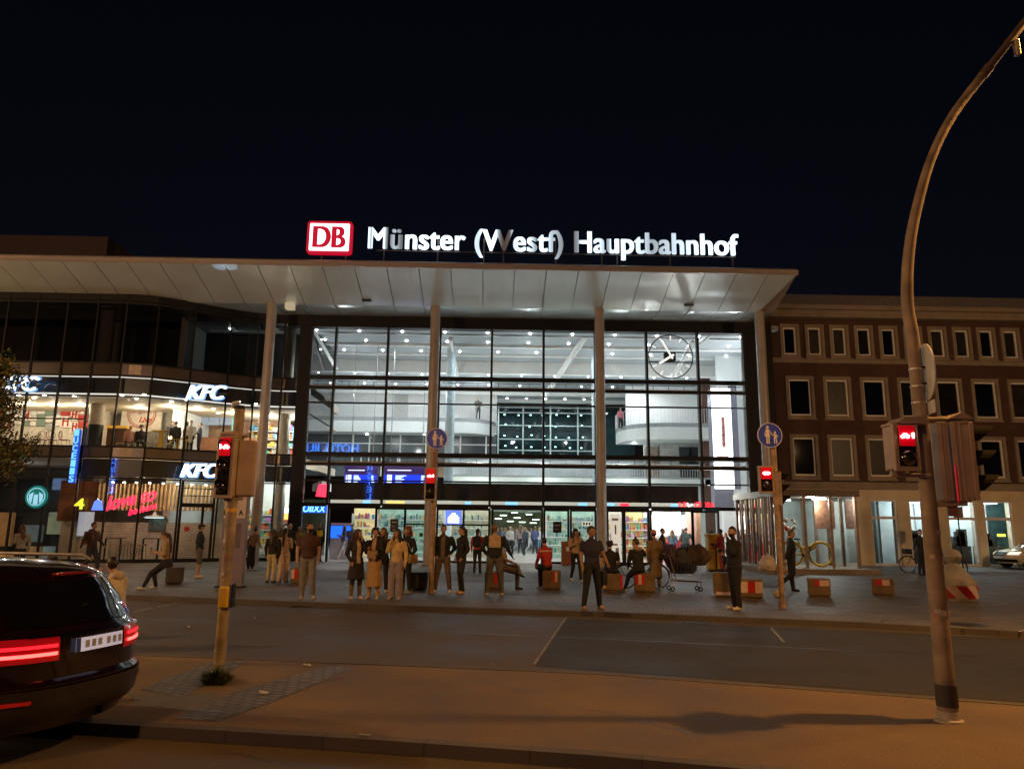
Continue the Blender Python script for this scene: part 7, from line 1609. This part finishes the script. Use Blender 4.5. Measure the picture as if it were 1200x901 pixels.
a = at(131, 530, 36.4); t = thing('wooden_cabinet', 'brown cabinet with orange edges beside the column upstairs', 'cabinet', (a.x, 36.6, FZ)); mb = MB(); z1 = at(131, 498, 36.4).z; mb.rbox(a.x-.45, a.x+.45, 36.6, 37.1, FZ, z1-.12, .02); mb.build('body', mat('cabinet_brown', (.12, .06, .03), .5), t); mb = MB(); mb.box(a.x-.5, a.x+.5, 36.55, 37.15, z1-.12, z1); mb.box(a.x-.5, a.x+.5, 36.55, 36.59, FZ+.05, FZ+.2); mb.build('edge', mat('cabinet_orange', (.55, .28, .04), .5, em=(1, .5, .05), es=.4), t)
# ================================================================== LIGHT
def lamp(name, kind, loc, e, col, size=.2, rot=None, **kw):
    l = bpy.data.lights.new(name, kind); l.energy = e; l.color = col
    if kind == 'AREA': l.shape = kw.pop('shape', 'RECTANGLE'); l.size = size; l.size_y = kw.pop('sy', size)
    elif kind in ('POINT', 'SPOT'): l.shadow_soft_size = size
    if kind == 'SPOT': l.spot_size = R(kw.pop('ang', 100)); l.spot_blend = .7
    o = bpy.data.objects.new(name, l); COL.objects.link(o); o.location = loc
    if rot is not None: o.rotation_euler = rot
    return o
SOD = (1., .45, .10); WRM = (1., .56, .24)
# street lamps: the curved post's own lantern, and two more posts out of view
def aim(o, tgt): o.rotation_euler = (Vector(tgt)-o.location).to_track_quat('-Z', 'Y').to_euler(); return o
aim(lamp('street_lamp_light', 'SPOT', LH-Vector((0, 0, .18)), 3300, SOD, .15, ang=150), (3.0, 9, 0))
lamp('street_lamp_light', 'POINT', (-19, 9.5, 8.5), 4300, WRM, .2)
lamp('street_lamp_light', 'POINT', (-7, -5, 9), 2200, SOD, .2)
lamp('street_lamp_light', 'POINT', (24, 16, 8.0), 2600, WRM, .2)
lamp('street_lamp_light', 'POINT', (-30, 24, 9), 1400, WRM, .2)
# hall downlights that carry the room's light
for Y, z, e in ((40.5, 11.6, 220), (46.5, 10.8, 220), (51.5, 11.4, 220)):
    for x in (-11.5, -6, -.5, 5, 10.5): lamp('hall_lamp_and_fill', 'SPOT', (x, Y, 11.9), e*1.6, (.93, .97, 1.0), .12, ang=172, rot=(0, 0, 0))
for Y, z in ((42.5, 9.3), (48.5, 10.3)):  # unseen points added lower down to brighten the hall's upper walls
    for x in (-9, -3.5, 2, 7.5, 12): lamp('hall_lamp_and_fill', 'POINT', (x, Y, z), 95, (.93, .98, 1.0), .05)
for x in (-9, -5, -1.2): lamp('gallery_lamp_and_fill', 'POINT', (x, 53.2, 11.0), 75, (.95, .98, 1), .05)  # unseen points added to brighten the upper gallery wall
for z in (9.8, 7, 3.6): lamp('stair_fill', 'POINT', (-9.9, 39.2, z), 70, (.9, 1, .97), .05)  # unseen points added to brighten the left stair bay
for x in (0, 5, 10): lamp('hall_lamp_and_fill', 'SPOT', (x, 60, 11.7), 330, (.85, 1, 1.0), .12, ang=172, rot=(0, 0, 0))
for x in (-6, 2, 10): lamp('gallery_lamp_and_fill', 'POINT', (x, 52.2, wz(566, 50)+3.0), 60, (.95, .97, 1.0), .1)
for x in (-8, -3, 2, 7, 11.5): lamp('vestibule_lamp', 'POINT', (x, 39.5, 3.5), 150, (1, .95, .85), .1)
for x in (-6, -1.0, 3.5, 9): lamp('passage_lamp', 'POINT', (x, 48.5, 3.9), 170, (.9, 1, .92), .1)
for x in (0, 2.5, 5.0): lamp('passage_lamp', 'POINT', (x, 55.5, 3.0), 130, (.95, 1, .95), .1)
lamp('shop_lamp', 'POINT', (cs.location.x, 42.9, 2.9), 110, (1, .97, .92), .1)
# restaurant
for px in (-10, 30, 60, 90): a = at(px, 480, 36.4); lamp('restaurant_lamp', 'POINT', (a.x, 36.6, 7.2), 60, (1, .85, .62), .08)
for x, y in ((-17.8, 37.2), (-16, 36.6), (-15, 37.4), (-13.6, 38.6), (-12, 39.3)): lamp('restaurant_lamp', 'POINT', (x, y, 7.2), 60, (1, .85, .62), .08)
for x in (-17.6, -16.2, -14.8, -13.4): lamp('window_spot', 'POINT', (x, ypath(x)+.9, 3.45), 42, (1, .8, .5), .05)
for x in (-12.4, -11): lamp('shop_lamp', 'POINT', (x, 39.6, 3.9), 70, (.85, 1, .95), .08); lamp('shop_lamp', 'POINT', (x, 39.6, 7.0), 40, (1, .9, .8), .08)
lamp('shop_lamp', 'POINT', (-24, 38, 3.6), 25, (.8, .9, 1), .1)
# pavilion and office windows
lamp('hall_lamp_and_fill', 'POINT', (13.6, 40.3, 10.5), 110, (.93, .98, 1), .1); lamp('hall_lamp_and_fill', 'POINT', (13.4, 40.3, 5.0), 70, (.93, .98, 1), .1); lamp('hall_lamp_and_fill', 'POINT', (-10.6, 40.5, 6.5), 90, (.93, .98, 1), .1)  # unseen hall points added to brighten the return wall and stair flight
lamp('pavilion_lamp', 'POINT', (12.8, 35.5, 2.8), 80, (.9, 1, .95), .08); lamp('pavilion_lamp', 'POINT', (13.9, 32.3, 2.9), 190, (.9, 1, .95), .08)
for n_, (px0, px1, k) in enumerate(gl):
    if k != 'dark': a = at((px0+px1)/2, 600, BY+1.4); lamp('office_lamp', 'POINT', (a.x, BY+1.3, 2.9), 60, (.85, .95, 1), .08)
for px in (257, 269):  # added spots imitate a sign's bluish reflection on the soffit
    sp_ = gnd(px, 322, 12.75); zz = 12.3+.3*(35-sp_.y); o_ = lamp('soffit_reflection_spot', 'SPOT', (sp_.x, sp_.y-.3, zz-1.3), 26, (.6, .8, 1), .03, ang=34); aim(o_, (sp_.x, sp_.y, zz))
# world: night sky
w = bpy.data.worlds.new('World'); SC.world = w; w.use_nodes = True; nt = w.node_tree
sky = nd(nt, 'ShaderNodeTexSky'); sky.sky_type = 'NISHITA'; sky.sun_disc = False; sky.sun_elevation = R(2); sky.sun_rotation = R(180); sky.altitude = 100
bg = nt.nodes['Background']
hs2 = nd(nt, 'ShaderNodeHueSaturation'); hs2.inputs['Saturation'].default_value = .8
mxs2 = nd(nt, 'ShaderNodeMix', data_type='RGBA', blend_type='MULTIPLY'); mxs2.inputs['Factor'].default_value = 1; mxs2.inputs['B'].default_value = (.65, .62, 1.15, 1)
nt.links.new(sky.outputs[0], hs2.inputs['Color']); nt.links.new(hs2.outputs[0], mxs2.inputs['A']); nt.links.new(mxs2.outputs['Result'], bg.inputs['Color'])
bg.inputs['Strength'].default_value = .0026
# render settings
SC.view_settings.view_transform = 'Standard'; SC.view_settings.look = 'None'; SC.view_settings.exposure = .28; SC.view_settings.gamma = 1; SC.view_settings.use_curve_mapping = False
cy = SC.cycles; cy.use_denoising = True
try: cy.denoiser = 'OPENIMAGEDENOISE'; cy.denoising_input_passes = 'RGB_ALBEDO_NORMAL'
except Exception: pass
cy.max_bounces = 6; cy.diffuse_bounces = 3; cy.glossy_bounces = 3; cy.transmission_bounces = 4; cy.transparent_max_bounces = 16; cy.sample_clamp_indirect = 4; cy.caustics_reflective = False; cy.caustics_refractive = False; cy.use_light_tree = True
for o in SC.objects:
    for k in ('_org', '_local'):
        if k in o.keys(): del o[k]
